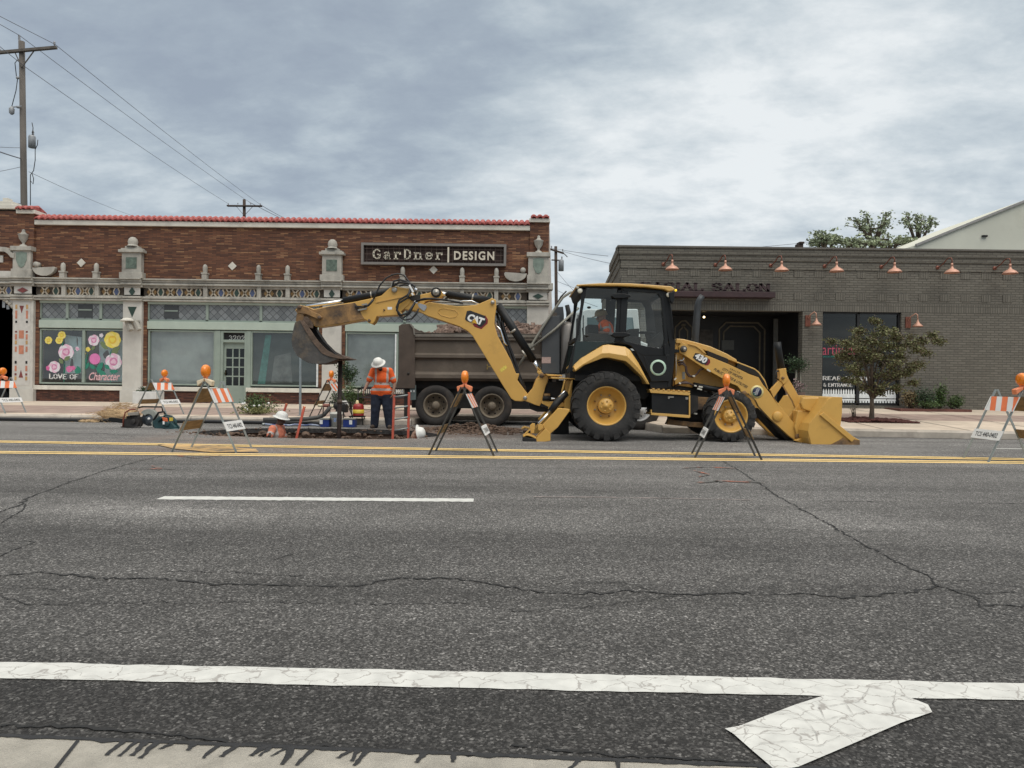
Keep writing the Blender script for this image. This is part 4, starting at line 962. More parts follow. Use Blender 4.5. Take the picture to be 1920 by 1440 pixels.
mb.build('painted_leaves', [GT, GO], w1)
WH = mat('white lettering', (.80, .80, .78), .6, var=.03); PK = mat('pink lettering', (.70, .44, .46), .6)
def px2(a, b, D=YB): p = W(a, b, D); return (p.x, p.z)
place_text(stroke_text('LOVE OF', .22, .20, .12), px2(89.5, 711), px2(145, 712), .22, FY - .010, WH, 'love_of_lettering', w1, .006)
place_text(text_mesh('Character', .018), px2(163, 713), px2(221, 713.5), .30, FY - .010, PK, 'character_lettering', w1, .006, slant=.25)
# door with 3202 transom light
xa, xb = X_(413), X_(463); mb = MB(); y = YB + .12
mb.box(xa, xa + .10, y - .08, y + .1, zb - .25, zwt); mb.box(xb - .10, xb, y - .08, y + .1, zb - .25, zwt); mb.box(xa + .1, xb - .1, y - .08, y + .1, zwt - .07, zwt); mb.box(xa + .1, xb - .1, y - .08, y + .1, Z_(642, 440), Z_(637, 440))
mb.box(X_(403), X_(413), YB + .02, YB + .25, zs1 - .02, zwt); mb.box(X_(463), X_(470), YB + .02, YB + .25, zs1 - .02, zwt); mb.build('door_frame', M_GREEN, BB, bevel=.006, seg=1)
mb = MB(); mb.box(xa + .1, xb - .1, y - .0, y + .03, Z_(637, 440), zwt - .07); tr_ = mb.build('number_light', M_BLACK, BB)
place_text(stroke_text('3202', .2, .17, 0), px2(427, 637.5), px2(457, 638), .19, y - .004, mat('number white', (.5, .52, .5), .6), 'number_lettering', tr_, .005)
mb = MB(); dz0, dz1 = zb - .02, Z_(642, 440); gx0, gx1, gz0, gz1 = X_(422), X_(459), Z_(723, 440), Z_(653.5, 440)
mb.box(xa + .1, gx0, y + .02, y + .07, dz0, dz1); mb.box(gx1, xb - .1, y + .02, y + .07, dz0, dz1); mb.box(gx0, gx1, y + .02, y + .07, dz0, gz0); mb.box(gx0, gx1, y + .02, y + .07, gz1, dz1)
for i in (1, 2): x = gx0 + (gx1 - gx0) * i / 3; mb.box(x - .022, x + .022, y + .03, y + .06, gz0, gz1)
for i in (1, 2, 3): z = gz0 + (gz1 - gz0) * i / 4; mb.box(gx0, gx1, y + .028, y + .062, z - .022, z + .022)
d_ = mb.build('door', M_GREEN, BB); mb = MB(); mb.box(gx0, gx1, y + .045, y + .05, gz0, gz1); mb.build('door_glass', mat('black glass', (.012, .015, .016), .08), d_)
mb = MB(); mb.ell((xa + .17, y - .02, Z_(700, 440)), .04, 2); mb.box(xa + .15, xa + .19, y, y + .02, Z_(704, 440), Z_(694, 440)); mb.build('handle', mat('dark brass', (.06, .05, .03), .4, 1), d_)
# floodlight fixture on the second pilaster
FL = thing('floodlight', 'pair of grey floodlights fixed on the pilaster between painted window and grey window', 'light', (X_(252), YB - .2, Z_(606)))
p = W(243, 602, YB - .3); mb = MB(); mb.lathe([(0, .12), (.13, .10), (.24, .02), (.24, -.02), (.1, 0)], (p.x - .05, YB - .35, p.z), 'Z', 16); mb.build('hood', M_CAP, FL)
mb = MB(); mb.bar((p.x - .05, YB - .35, p.z), (p.x + .12, YB - .42, p.z - .36), .16, .16); mb.bar((p.x + .2, YB - .3, p.z), (p.x + .42, YB - .38, p.z - .34), .14, .14); mb.box(p.x - .1, p.x + .3, YB - .34, YB - .12, p.z - .03, p.z + .05); mb.build('lamp_body', M_STONE, FL, bevel=.02)
# Gardner Design sign
sg = [W(a, b, YB - .12) for a, b in ((678, 454.5), (949.5, 459.8), (949, 500), (677.5, 495.3))]
SG = thing('shop_sign', 'long framed sign with cream letters on a dark grid high on the brown brick wall', 'sign', (sg[0].x + 2.7, YB, sg[3].z))
zl0, zl1, xl0, xl1 = (sg[3].z + sg[2].z) / 2, (sg[0].z + sg[1].z) / 2, sg[0].x, sg[1].x
M_SGF = mat('grey sign frame', (.20, .185, .17), .6, var=.1)
mb = MB(); t_ = .09; mb.box(xl0, xl1, YB - .20, YB - .01, zl0, zl0 + t_); mb.box(xl0, xl1, YB - .20, YB - .01, zl1 - t_, zl1); mb.box(xl0, xl0 + t_, YB - .2, YB - .01, zl0 + t_, zl1 - t_); mb.box(xl1 - t_, xl1, YB - .2, YB - .01, zl0 + t_, zl1 - t_); mb.build('frame', M_SGF, SG)
mb = MB(); mb.box(xl0 + t_, xl1 - t_, YB - .06, YB - .02, zl0 + t_, zl1 - t_); mb.build('backing', mat('sign backing', (.035, .018, .014), .8, var=.3), SG)
mb = MB(); k = 27
for i in range(1, k): x = xl0 + (xl1 - xl0) * i / k; mb.box(x - .007, x + .007, YB - .11, YB - .095, zl0 + t_, zl1 - t_)
for i in (1, 2, 3): z = zl0 + (zl1 - zl0) * i / 4; mb.box(xl0 + t_, xl1 - t_, YB - .125, YB - .112, z - .007, z + .007)
mb.build('grid', mat('grid rod', (.11, .075, .06), .6), SG)
M_SGL = mat('sign letters', (.62, .57, .46), .6, var=.05)
place_text(stroke_text('GarDner'.replace('D', 'D'), .42, .17, .10, {'G': .8, 'a': .75, 'r': .75, 'D': .7, 'n': .9, 'e': .75}), (W(700, 484, YB).x, (zl0 + zl1) / 2 - .22), (W(831, 485, YB).x, (zl0 + zl1) / 2 - .22), .40, YB - .17, M_SGL, 'gardner_letters', SG, .03)
mb = MB(); x = W(841.5, 480, YB).x; mb.box(x - .03, x + .03, YB - .2, YB - .17, (zl0 + zl1) / 2 - .30, (zl0 + zl1) / 2 + .27); mb.build('divider', M_SGL, SG)
place_text(text_mesh('DESIGN', .03, 1.25), (W(852, 484, YB).x, (zl0 + zl1) / 2 - .20), (W(927, 485, YB).x, (zl0 + zl1) / 2 - .20), .33, YB - .17, M_SGL, 'design_letters', SG, .03)

# ------------------------------------------------------------------ grey painted brick salon
YG = 20.6
GREYR = [(0, (.134, .124, .103)), (.5, (.153, .142, .118)), (1, (.172, .160, .133))]; GMO = (.088, .081, .068)
M_GB = brick_mat('grey painted brick', GREYR, GMO, .24, .072, .009, grime=.10, bump=.9)
M_GS = brick_mat('grey soldier brick', GREYR, GMO, .5, .072, .009, grime=.10, bump=.9, offset=0, vertical=True)
M_GK = mat('grey cap', (.14, .13, .115), .8, var=.1)
def XG(px, py=600): return W(px, py, YG).x
def ZG(y, at=1500): return W(at, y, YG).z
# levels measured near column 1500 (roof 466 there)
zr1 = ZG(465); zl_a = ZG(480.5); zl_b = ZG(490.5); zl_c = ZG(506); zbw0, zbw1 = ZG(520), ZG(508); zso1, zso0 = ZG(567.5), ZG(583.5); zgb = ZG(767)
zwt2, zwb2 = ZG(585), ZG(759)
GBD = thing('salon_building', 'single storey grey painted brick salon with copper lamps along its parapet', 'building', (XG(1540), YG + 5, zgb))
XGL, XGR = XG(1162), 26.0
ox0, ox1 = XG(1212), XG(1505); wx0, wx1 = XG(1542.5), XG(1690)
mb = MB()
mb.box(XGL, XGR, YG, YG + .3, zso1, zl_c)
mb.box(XGL, ox0, YG, YG + .3, zgb - .3, zso1); mb.box(ox1, wx0, YG, YG + .3, zgb - .3, zso0); mb.box(wx1, XGR, YG, YG + .3, zgb - .3, zso0); mb.box(wx0, wx1, YG, YG + .3, zgb - .3, zwb2)
mb.box(XGL, XGR, YG - .03, YG + .3, zl_c, zl_b); mb.box(XGL - .03, XGR, YG - .06, YG + .3, zl_b, zl_a); mb.box(XGL - .06, XGR, YG - .09, YG + .3, zl_a, zr1 - .05)
mb.build('wall', M_GB, GBD)
mb = MB(); mb.box(ox0, XGR, YG - .006, YG + .3, zso0, zso1 - .002)
x = XGL + .2; i = 0
while x < XGR:                                   # basket weave panels in two courses
    for zz0, zz1 in ((zbw0, zbw1 + .04), (ZG(562), ZG(549))): 
        if not (zz0 < ZG(550) and x < XG(1447)): mb.box(x, x + .28, YG - .012, YG + .01, zz0, zz1)
    x += .62
mb.build('soldier_course', M_GS, GBD)
mb = MB(); mb.box(XGL - .10, XGR, YG - .13, YG + .35, zr1 - .05, zr1); mb.build('roof_cap', M_GK, GBD)
VG = .066
mb = MB()
def gs(y): return XGL + (y - YG) * .068
def quadwall(zz0, zz1, dx, y0=YG, y1=YG + 9):
    y0 += .01
    mb.add([(gs(y0) - dx, y0, zz0), (gs(y1) - dx, y1, zz0), (gs(y1) - dx, y1, zz1), (gs(y0) - dx, y0, zz1), (gs(y0) + .3, y0 + .35, zz0), (gs(y1) + .3, y1, zz0), (gs(y1) + .3, y1, zz1), (gs(y0) + .3, y0 + .35, zz1)],
           [(0, 1, 2, 3), (4, 7, 6, 5), (0, 4, 5, 1), (2, 6, 7, 3), (1, 5, 6, 2), (0, 3, 7, 4)])
quadwall(zgb - .3, zl_c, .0); quadwall(zl_c, zl_b, .03, YG - .03); quadwall(zl_b, zl_a, .06, YG - .06); quadwall(zl_a, zr1 - .002, .10, YG - .1, YG + 3.4)
mb.build('side_wall', M_GB, GBD)
mb = MB(); mb.cur = 0
mb.add([(gs(YG + 9) + .05, YG + 9, zgb), (gs(YG + 9) + 2, YG + 9, zgb), (gs(YG + 9) + 2, YG + 9, zl_b + .2), (gs(YG + 9) + .05, YG + 9, zl_b + .2)], [(0, 1, 2, 3)])
mb.build('rear_brick', mat('orange rear brick', (.30, .12, .07), .9, var=.4, vscale=8), GBD)
mb = MB(); mb.box(XGL + .4, XGR, YG + .3, YG + 9, zr1 - .35, zr1 - .3); mb.build('flat_roof', M_BLACK, GBD)
# recessed entrance
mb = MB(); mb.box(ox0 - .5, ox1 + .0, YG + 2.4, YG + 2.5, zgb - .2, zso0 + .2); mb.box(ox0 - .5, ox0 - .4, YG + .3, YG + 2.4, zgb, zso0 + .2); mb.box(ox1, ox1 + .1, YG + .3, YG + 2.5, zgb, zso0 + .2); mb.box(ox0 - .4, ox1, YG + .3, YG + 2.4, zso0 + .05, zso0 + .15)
mb.build('entrance_recess', mat('recess black', (.012, .012, .013), .5), GBD)  # recess walls and ceiling coloured near black
mb = MB(); mb.box(ox0 - .4, ox1, YG + .3, YG + 2.4, zgb - .1, zgb - .02); mb.build('entrance_floor', M_CONC, GBD)
M_GOLD = mat('dull gold line', (.13, .11, .075), .6, var=.2)
def octframe(mbx, xa, xb, z0, z1, c, y, t=.045):
    P = [(xa + c, z1), (xb - c, z1), (xb, z1 - c), (xb, z0), (xa, z0), (xa, z1 - c)]
    for i in range(len(P)): mbx.bar((P[i][0], y, P[i][1]), (P[(i + 1) % len(P)][0], y, P[(i + 1) % len(P)][1]), t, .03, up=(0, 1, 0))
yy = YG + 2.38
def XD(px, D): return W(px, 600, D).x
def ZD(y, at, D): return W(at, y, D).z
mb = MB()
for pxa, pxb, yt in ((1349, 1434, 605), (1266, 1298, 603)):
    octframe(mb, XD(pxa, yy), XD(pxb, yy), zgb + .1, ZD(yt, 1390, yy), .22, yy); octframe(mb, XD(pxa + 8, yy), XD(pxb - 9, yy), zgb + .1, ZD(yt + 7, 1390, yy), .2, yy)
mb.build('door_moulding', M_GOLD, GBD)
mb = MB(); mb.box(XD(1307, yy), XD(1337, yy), yy - .03, yy, ZD(700, 1320, yy), ZD(618, 1320, yy)); mb.build('side_poster', mat('dim poster', (.06, .055, .05), .8, var=.5, vscale=4), GBD)
mb = MB(); mb.box(XD(1353, yy), XD(1376, yy), yy - .05, yy - .03, ZD(656, 1360, yy), ZD(638, 1360, yy)); mb.build('paper_notice', mat('dim notice', (.10, .105, .10), .8), GBD)
mb = MB()
for pxa, w_, D in ((1451, 8, YG + 1.9), (1474, 4.5, YG + 1.4), (1491, 6, YG + .9), (1497, 6, YG + .5)): mb.box(XD(pxa, D), XD(pxa + w_, D), D, D + .05, zgb, zso0 - .05)
mb.build('side_door_post', mat('grey post', (.14, .14, .13), .6), GBD)
mb = MB(); p = W(1320, 594.5, YG + 1.2); mb.ell((p.x, p.y, p.z), .035, 2); mb.build('entrance_bulb', mat('bulb', (.9, .8, .6), .5, emit=(1, .75, .4), estr=3), GBD)
# window with graphics
mb = MB(); f = .05; y = YG + .12
mb.box(wx0, wx0 + f, y - .05, y + .08, zwb2, zso0); mb.box(wx1 - f, wx1, y - .05, y + .08, zwb2, zso0); mb.box(wx0, wx1, y - .05, y + .08, zwb2, zwb2 + .06); mb.box(wx0, wx1, y - .05, y + .08, zso0 - .05, zso0); xm = XG(1612); mb.box(xm - .04, xm + .04, y - .05, y + .08, zwb2, zso0)
gw = mb.build('window', mat('black frame', (.015, .015, .016), .5), GBD)
mb = MB(); mb.sheet([(wx0 + f, zwb2 + .06), (wx1 - f, zwb2 + .06), (wx1 - f, zso0 - .05), (wx0 + f, zso0 - .05)], y); mb.build('pane', glass_mat('dark shop glass', (.45, .6, .62), .025), gw)
mb = MB(); mb.box(wx0 - .3, wx1 + 2.5, YG + 2.6, YG + 2.7, zgb, zso0 + .5); mb.box(wx0 - .3, wx1 + 2.5, YG + .31, YG + 2.6, zwb2 - .1, zwb2 - .05); mb.box(wx0 - .3, wx1 + 2.5, YG + .31, YG + 2.6, zso0 + .1, zso0 + .15); mb.box(wx0 - .35, wx0 - .3, YG + .31, YG + 2.6, zwb2 - .1, zso0); mb.box(wx1 + 2.5, wx1 + 2.55, YG + .31, YG + 2.6, zwb2 - .1, zso0); mb.build('room_back', mat('dark teal room', (.022, .04, .045), .9, var=.5, vscale=1.5), gw)
mb = MB(); tp = wz = ZG(729, 1600); bt_ = zwb2 + .08
for xa, xb in ((wx0 + .07, xm - .06), (xm + .07, wx1 - .07)):
    n_ = 13; st = (xb - xa) / n_
    for i in range(n_):
        c = xa + st * (i + .5); h_ = st * .33; mb.sheet([(c - h_, bt_), (c + h_, bt_), (c + h_, tp - .07), (c, tp), (c - h_, tp - .07)], y - .004)
    mb.sheet([(xa, tp - .16), (xb, tp - .16), (xb, tp - .30), (xa, tp - .30)], y - .006); mb.sheet([(xa, bt_ + .06), (xb, bt_ + .06), (xb, bt_ + .14), (xa, bt_ + .14)], y - .006)
mb.build('fence_decal', mat('white decal', (.78, .82, .82), .6), gw)
place_text(stroke_text('REAR PARKING', .22, .20, .14), (XG(1543.5 + 3), ZG(713, 1545)), (XG(1646), ZG(714.5, 1645)), .135, y - .006, WH, 'rear_parking_lettering', gw, .004)
place_text(stroke_text('& ENTRANCE', .22, .20, .14), (XG(1548), ZG(725.5, 1545)), (XG(1603), ZG(726, 1600)), .125, y - .008, WH, 'entrance_lettering', gw, .004)
place_text(text_mesh('artitude', -.006), (XG(1546), ZG(665, 1545)), (XG(1612), ZG(665.5, 1600)), .32, y - .006, mat('red neon', (.36, .06, .10), .6, emit=(.8, .12, .18), estr=.08), 'red_lettering', gw, .004)
place_text(text_mesh('SALON AND SPA', .01), (XG(1547), ZG(669.8, 1545)), (XG(1580), ZG(670, 1600)), .045, y - .006, mat('teal lettering', (.02, .25, .2), .6), 'small_lettering', gw, .004)
# shelf sign with letters
mb = MB(); mb.box(XG(1180), XG(1446), YG - .32, YG, ZG(560.5, 1446 ), ZG(550, 1446)); SH = thing('salon_sign', 'dark maroon letters standing on a beam above the black entrance', 'sign', (XG(1330), YG, ZG(560))); mb.build('beam', mat('maroon beam', (.045, .022, .024), .6, var=.2), SH, bevel=.01)
place_text(stroke_text('FACIAL SALON', .20, .22, .15), (XG(1196), ZG(550.3, 1446)), (XG(1438), ZG(550.3, 1446)), .27, YG - .22, mat('maroon letters', (.048, .026, .028), .6), 'letters', SH, .05)

# copper lamps
M_COP = mat('copper', (.56, .31, .225), .5, .25, var=.12, vscale=8); M_COPD = mat('dark copper', (.20, .075, .05), .5, .4)
def gooseneck():
    t = thing('gooseneck_lamp', None, 'wall lamp', (0, 0, 0), 'copper lamps along the parapet')
    mb = MB(); mb.lathe([(.025, .13), (.035, .08), (.055, .04), (.10, .02), (.155, -.02), (.195, -.07), (.205, -.085), (.19, -.08), (.15, -.03), (.0, .01)], (0, -.42, 0), 'Z', 24); mb.build('shade', M_COP, t)
    mb = MB(); mb.tube([(0, -.42, .12), (0, -.42, .20)], .032, 12); mb.build('neck', M_COP, t)
    mb = MB(); P = [(0, -.42, .20), (0, -.42, .30), (-.01, -.39, .36), (-.03, -.33, .37), (-.06, -.26, .33), (-.10, -.16, .22), (-.16, -.04, .14), (-.17, -.0, .14)]; mb.tube(P, .016, 8); mb.build('arm', M_COPD, t)
    mb = MB(); mb.lathe([(0, -.03), (.055, -.03), (.06, 0), (.06, .01)], (-.17, -.0, .14), 'Y', 16); mb.build('wall_plate', M_COPD, t)
    return t
lg = gooseneck(); zlamp = ZG(500.5 + 8.5, 1500)
LBL = ['copper gooseneck lamp leftmost on the parapet, above the cab roof end', 'copper gooseneck lamp second from the left on the grey parapet', 'copper gooseneck lamp third from the left, above the last sign letters', 'copper gooseneck lamp fourth from the left, above the brick pier and salon window edge', 'copper gooseneck lamp fifth from the left, above the small tree', 'copper gooseneck lamp second from the right on the grey parapet', 'copper gooseneck lamp at the far right end of the parapet']
for i, px_ in enumerate((1260, 1359.5, 1465, 1568, 1676.5, 1784, 1893)):
    o = lg if i == 0 else copy_tree(lg); p = W(px_, 510, YG - .42); o.location = (p.x, YG - .02, zlamp + .02); o['label'] = LBL[i]
def sconce(px_, py_, label):
    p = W(px_, py_, YG - .25); t = thing('wall_sconce', label, 'wall lamp', (p.x, YG, p.z), 'copper sconces beside the salon window')
    mb = MB(); mb.box(p.x - .17, p.x - .02, YG - .04, YG, p.z - .17, p.z + .16); mb.build('back_plate', M_COPD, t)
    mb = MB(); mb.lathe([(.02, .06), (.03, .0), (.06, -.05), (.13, -.12), (.15, -.15), (.13, -.14), (0, -.05)], (p.x + .06, YG - .25, p.z), 'Z', 20); mb.build('shade', M_COP, t)
    mb = MB(); mb.tube([(p.x - .1, YG - .03, p.z + .05), (p.x - .08, YG - .15, p.z + .16), (p.x, YG - .25, p.z + .24), (p.x + .05, YG - .25, p.z + .2), (p.x + .06, YG - .25, p.z + .05)], .016, 8); mb.build('arm', M_COP, t)
sconce(1527, 600, 'copper sconce on the brick pier left of the salon window'); sconce(1717, 603, 'copper sconce on the wall right of the salon window')

# ------------------------------------------------------------------ cream gabled building behind
YW = 34.0
t = thing('white_building', 'big cream stucco building with sloping roof edge behind the grey salon', 'building', (W(1900, 600, YW).x + 3, YW + 3, 0))
P = PL(None, [(1640, 700), (1640, 478), (1700, 465), (1720, 458.5), (1850, 406), (1985, 352), (2300, 350), (2300, 700)], YW)
mb = MB(); mb.prism(P, YW, YW + 10); mb.build('wall', mat('cream stucco', (.60, .60, .51), .9, var=.06, vscale=.5, dirt=(.45, .44, .36), dscale=.6, damt=.25), t)
a, b, c = W(1716, 460, YW), W(1850, 406, YW), W(1985, 351, YW)
mb = MB(); mb.bar((a.x, YW - .06, a.z), (c.x, YW - .06, c.z), .11, .10, up=(0, 1, 0)); mb.build('roof_edge', mat('grey flashing', (.30, .29, .28), .6), t)
mb = MB(); p = W(1845, 443, YW); mb.box(p.x - .12, p.x + .12, YW - .1, YW, p.z - .04, p.z + .04); mb.build('wall_vent', M_BLACK, t)
# ------------------------------------------------------------------ backhoe loader
M_Y = mat('machine yellow', (.62, .36, .085), .43, var=.05, vscale=2, dirt=(.33, .19, .06), dscale=2.2, damt=.12, coat=.15, bump=.05, bscale=6)
M_YL = mat('machine yellow clean', (.62, .37, .10), .38, var=.04, vscale=2, coat=.2)
M_YD = mat('worn machine yellow', (.30, .17, .065), .7, var=.35, vscale=3, dirt=(.07, .048, .034), dscale=3.2, damt=.85, bump=.3, bscale=20)
M_STL = mat('worn steel', (.085, .08, .075), .6, .2, var=.3, vscale=5, dirt=(.19, .14, .09), dscale=2.8, damt=.5, bump=.3, bscale=14)
M_STLD = mat('earthy steel', (.13, .09, .065), .8, .1, var=.4, vscale=6, dirt=(.05, .035, .028), dscale=3, damt=.4, bump=.6, bscale=20)
M_BLK = mat('machine black', (.012, .013, .014), .45, var=.2, vscale=3, spec=.3)
M_BLKM = mat('chassis black', (.016, .015, .014), .75, var=.3, vscale=4, dirt=(.05, .04, .03), dscale=3, damt=.3)
M_CHR = mat('chrome rod', (.80, .82, .84), .12, 1.0, var=.02)
M_HOSE = mat('rubber hose', (.016, .016, .017), .5)
M_TYRE = mat('tyre rubber', (.028, .027, .026), .85, var=.25, vscale=6, dirt=(.075, .066, .055), dscale=4, damt=.30, bump=.3, bscale=30)
M_PIN = mat('pin steel', (.36, .34, .30), .4, .6)
M_CABG = glass_mat('cab glass', (.88, .93, .92), .05)
A_ = (1060, 520, 6.545); B_ = (1040, 660, 7.385); K_ = (1260, 630, 9.6); D_ = (1400, 640, 6.545); E_ = (970, 690, 9.6); F_ = (740, 590, 5.647); S3 = (540, 500, 6.857); S4 = (760, 500, 5.54)
YC = 14.20                                   # centre line of the machine
BH = thing('backhoe_loader', 'yellow and black backhoe loader with its boom raised over the pit', 'backhoe', (W(1250, 825, YC).x, YC, 0))
def rings(m, pts, D, r, thick, name, parent=BH, mt=M_PIN):
    pass

def ag_tyre(r, wd, rimr, c, lugs, name_parent, dish=.16, mirror=False):
    """tyre with chevron lugs and dished rim; c = centre of tread, near side is -y"""
    wnode = thing('wheel', None, None, c)
    wnode.parent = BH; wnode.location = Vector(c) - org(BH); ORG[wnode.name] = Vector(c)
    cx, cy, cz = c; h = wd / 2; s = -1 if not mirror else 1
    mb = MB(); R0 = r - .045
    prof = [(rimr, s * h * .72), (rimr + .03, s * h * .92), (rimr + (R0 - rimr) * .45, s * h * 1.0), (R0 - .06, s * h * .98), (R0 - .01, s * h * .86), (R0, s * h * .5), (R0 + .005, 0), (R0, -s * h * .5), (R0 - .01, -s * h * .86), (R0 - .06, -s * h * .98), (rimr + (R0 - rimr) * .45, -s * h), (rimr + .02, -s * h * .9), (rimr, -s * h * .7)]
    mb.lathe(prof, c, 'Y', 56)
    for k in range(lugs):
        for sd in (-1, 1):
            t0 = 2 * pi * (k + (.5 if sd > 0 else 0)) / lugs; vs = []
            K = 4
            for i in range(K + 1):
                u = i / K; yv = sd * h * (1.0 - .98 * u); t = t0 + (.30 * u); tw = pi / lugs * (.52 if i else .62)
                rt = r - .02 - .03 * (1 - u) ** 3; rb = R0 - .03 - (.10 if i == 0 else 0)
                for rr_, tt in ((rb, t - tw), (rt, t - tw * .8), (rt, t + tw * .8), (rb, t + tw)):
                    vs.append((cx + rr_ * cos(tt), cy + yv, cz + rr_ * sin(tt)))
            f = [(i * 4 + a, i * 4 + (a + 1) % 4, (i + 1) * 4 + (a + 1) % 4, (i + 1) * 4 + a) for i in range(K) for a in range(4)] + [(0, 1, 2, 3), (K * 4 + 3, K * 4 + 2, K * 4 + 1, K * 4)]
            mb.add(vs, f)
            # shoulder block running down the sidewall
            v2 = []
            for rr_, yy_ in ((r - .03, sd * h * .985), (r - .15, sd * (h + .012)), (r - .15, sd * h * .9), (r - .05, sd * h * .85)):
                for tt in (t0 - pi / lugs * .5, t0 + pi / lugs * .5): v2.append((cx + rr_ * cos(tt), cy + yy_, cz + rr_ * sin(tt)))
            mb.add(v2, [(0, 1, 3, 2), (2, 3, 5, 4), (4, 5, 7, 6), (6, 7, 1, 0), (0, 2, 4, 6), (1, 7, 5, 3)])
    mb.build('tyre', M_TYRE, wnode)
    mb = MB(); yo = s * h * .78
    pr = [(rimr + .02, yo - s * .01), (rimr + .028, yo + s * .018), (rimr, yo + s * .02), (rimr - .012, yo - s * .02), (rimr - .035, yo - s * dish * .6), (rimr * .66, yo - s * dish), (rimr * .45, yo - s * dish * 1.03), (.14, yo - s * dish * 1.0), (0, yo - s * dish * 1.0)]
    mb.lathe(pr, c, 'Y', 40)
    rm = mb.build('rim', M_Y, wnode)
    mb = MB(); hr = rimr * .42; mb.lathe([(hr, yo - s * dish), (hr, yo - s * dish * .35), (hr * .86, yo - s * dish * .22), (hr * .35, yo - s * dish * .18), (hr * .30, yo - s * dish * .05), (0, yo)], c, 'Y', 28)
    for k in range(6):
        t = 2 * pi * k / 6 + .3; mb.lathe([(.016, yo - s * dish * .25), (.016, yo - s * dish * .1), (0, yo - s * dish * .1)], (cx + hr * .65 * cos(t), cy, cz + hr * .65 * sin(t)), 'Y', 8)
    mb.build('hub', M_Y, rm)
    for k in range(8):
        t = 2 * pi * (k + .5) / 8; mb = MB(); q = rimr * .60; mb.lathe([(.018, yo - s * dish), (.018, yo - s * dish * .8), (0, yo - s * dish * .78)], (cx + q * cos(t), cy, cz + q * sin(t)), 'Y', 8); mb.build('wheel_nut', M_PIN if k % 3 else M_YD, rm)
    return wnode
YN = 13.10
rc = PT(None, 1136.5, 756.5, YN + .1); rr_ = .685
ag_tyre(rr_, .50, .355, (rc.x, YN + .25, rr_ - .01), 20, 'wheel', .20)
ag_tyre(rr_, .50, .355, (rc.x, YN + 2.10, rr_ - .01), 20, 'wheel', .20, True)
fc = PT(None, 1370.5, 790, YN + .2)
ag_tyre(.515, .33, .30, (fc.x, YN + .34, .505), 17, 'wheel', .13)
ag_tyre(.515, .33, .30, (fc.x, YN + 1.95, .505), 17, 'wheel', .13, True)
def part(name, m, fn, bevel=0.0, parent=BH, seg=2):
    mb = MB(); fn(mb); return mb.build(name, m, parent, bevel=bevel, seg=seg)
def pz(t, pts, y0, y1, trace=None): return lambda mb: mb.prism(PL(t, pts, trace or y0), y0, y1)
CN, CF = 13.36, 15.02       # cab near and far side planes
# chassis
part('chassis', M_BLKM, lambda mb: (mb.prism(PL(A_, [(60, 1210), (1300, 1350), (1330, 1240), (2200, 1600), (2200, 1800), (1500, 1740), (1180, 1600), (820, 1600), (60, 1600)], 13.75), 13.85, 14.6), mb.box(W(1262, 700, 14).x, W(1400, 700, 14).x, 13.9, 14.5, .34, .62), mb.tube([(rc.x, 13.3, .66), (rc.x, 15.1, .66)], .15, 12), mb.tube([(fc.x, 13.4, .49), (fc.x, 15.1, .49)], .09, 12)))
part('front_axle_beam', M_YD, lambda mb: (mb.prism(PL(None, [(1255, 786), (1300, 792), (1338, 792), (1338, 804), (1290, 800), (1250, 796)], 13.7), 13.7, 13.9), mb.prism(PL(K_, [(475, 1095), (740, 1110), (600, 1330), (465, 1330)], 13.62), 13.66, 13.9)), .01)
# cab: pillars, roof, glass, lower panels
def slab(name, m, pts, y0=CN, y1=CN + .06, t=A_, bevel=.006, far=True, parent=None):
    p = parent or CAB
    P = PL(t, pts, CN)
    if far: part(name, m, lambda mb: mb.prism(P, CF - (y1 - y0), CF), bevel, p, 1)
    return part(name, m, lambda mb: mb.prism(P, y0, y1), bevel, p, 1)
CAB = thing('cab', None, None, BH.location); CAB.parent = BH; CAB.location = (0, 0, 0); ORG[CAB.name] = org(BH)
slab('rear_pillar', M_BLK, [(200, 120), (262, 125), (232, 300), (165, 700), (130, 780), (75, 1150), (20, 1190), (25, 1150), (125, 760), (190, 330)])
slab('centre_pillar', M_BLK, [(640, 125), (690, 125), (670, 560), (665, 800), (605, 790), (628, 560)])
slab('front_pillar', M_BLK, [(1170, 160), (1240, 180), (1290, 330), (1325, 620), (1350, 800), (1330, 1100), (1290, 1350), (1250, 1350), (1275, 1150), (1280, 850), (1225, 500), (1205, 260), (1180, 200)])
slab('top_rail', M_BLK, [(200, 118), (640, 120), (1190, 160), (1190, 205), (1150, 190), (700, 155), (640, 165), (640, 140), (262, 130), (230, 160)])
slab('rear_lower_panel', mat('dark tinted panel', (.022, .034, .034), .25, var=.1), [(130, 782), (600, 790), (650, 800), (470, 822), (330, 900), (100, 1090), (90, 1150), (60, 1170), (125, 800)], CN + .01, CN + .05)
slab('door_frame', M_BLK, [(690, 130), (1180, 170), (1215, 300), (1260, 800), (1280, 870), (1270, 1270), (1050, 1275), (1010, 1180), (860, 910), (790, 830), (665, 800), (690, 790), (720, 800), (1010, 880), (1150, 905), (1195, 880), (1215, 760), (1200, 560), (1175, 260), (1130, 195), (720, 170)], CN - .02, CN + .04)
slab('door_stile', M_BLK, [(690, 160), (775, 165), (760, 400), (745, 650), (690, 780), (660, 780)], CN - .012, CN + .03)
slab('door_sill', M_BLK, [(690, 770), (1000, 850), (1165, 872), (1200, 860), (1230, 960), (950, 960), (860, 905), (800, 840), (690, 800)], CN - .024, CN + .02)
slab('door_bottom', M_BLK, [(950, 960), (985, 985), (1075, 1190), (1215, 1200), (1235, 1000), (1230, 955), (1280, 950), (1275, 1275), (1050, 1280)], CN - .026, CN + .02)
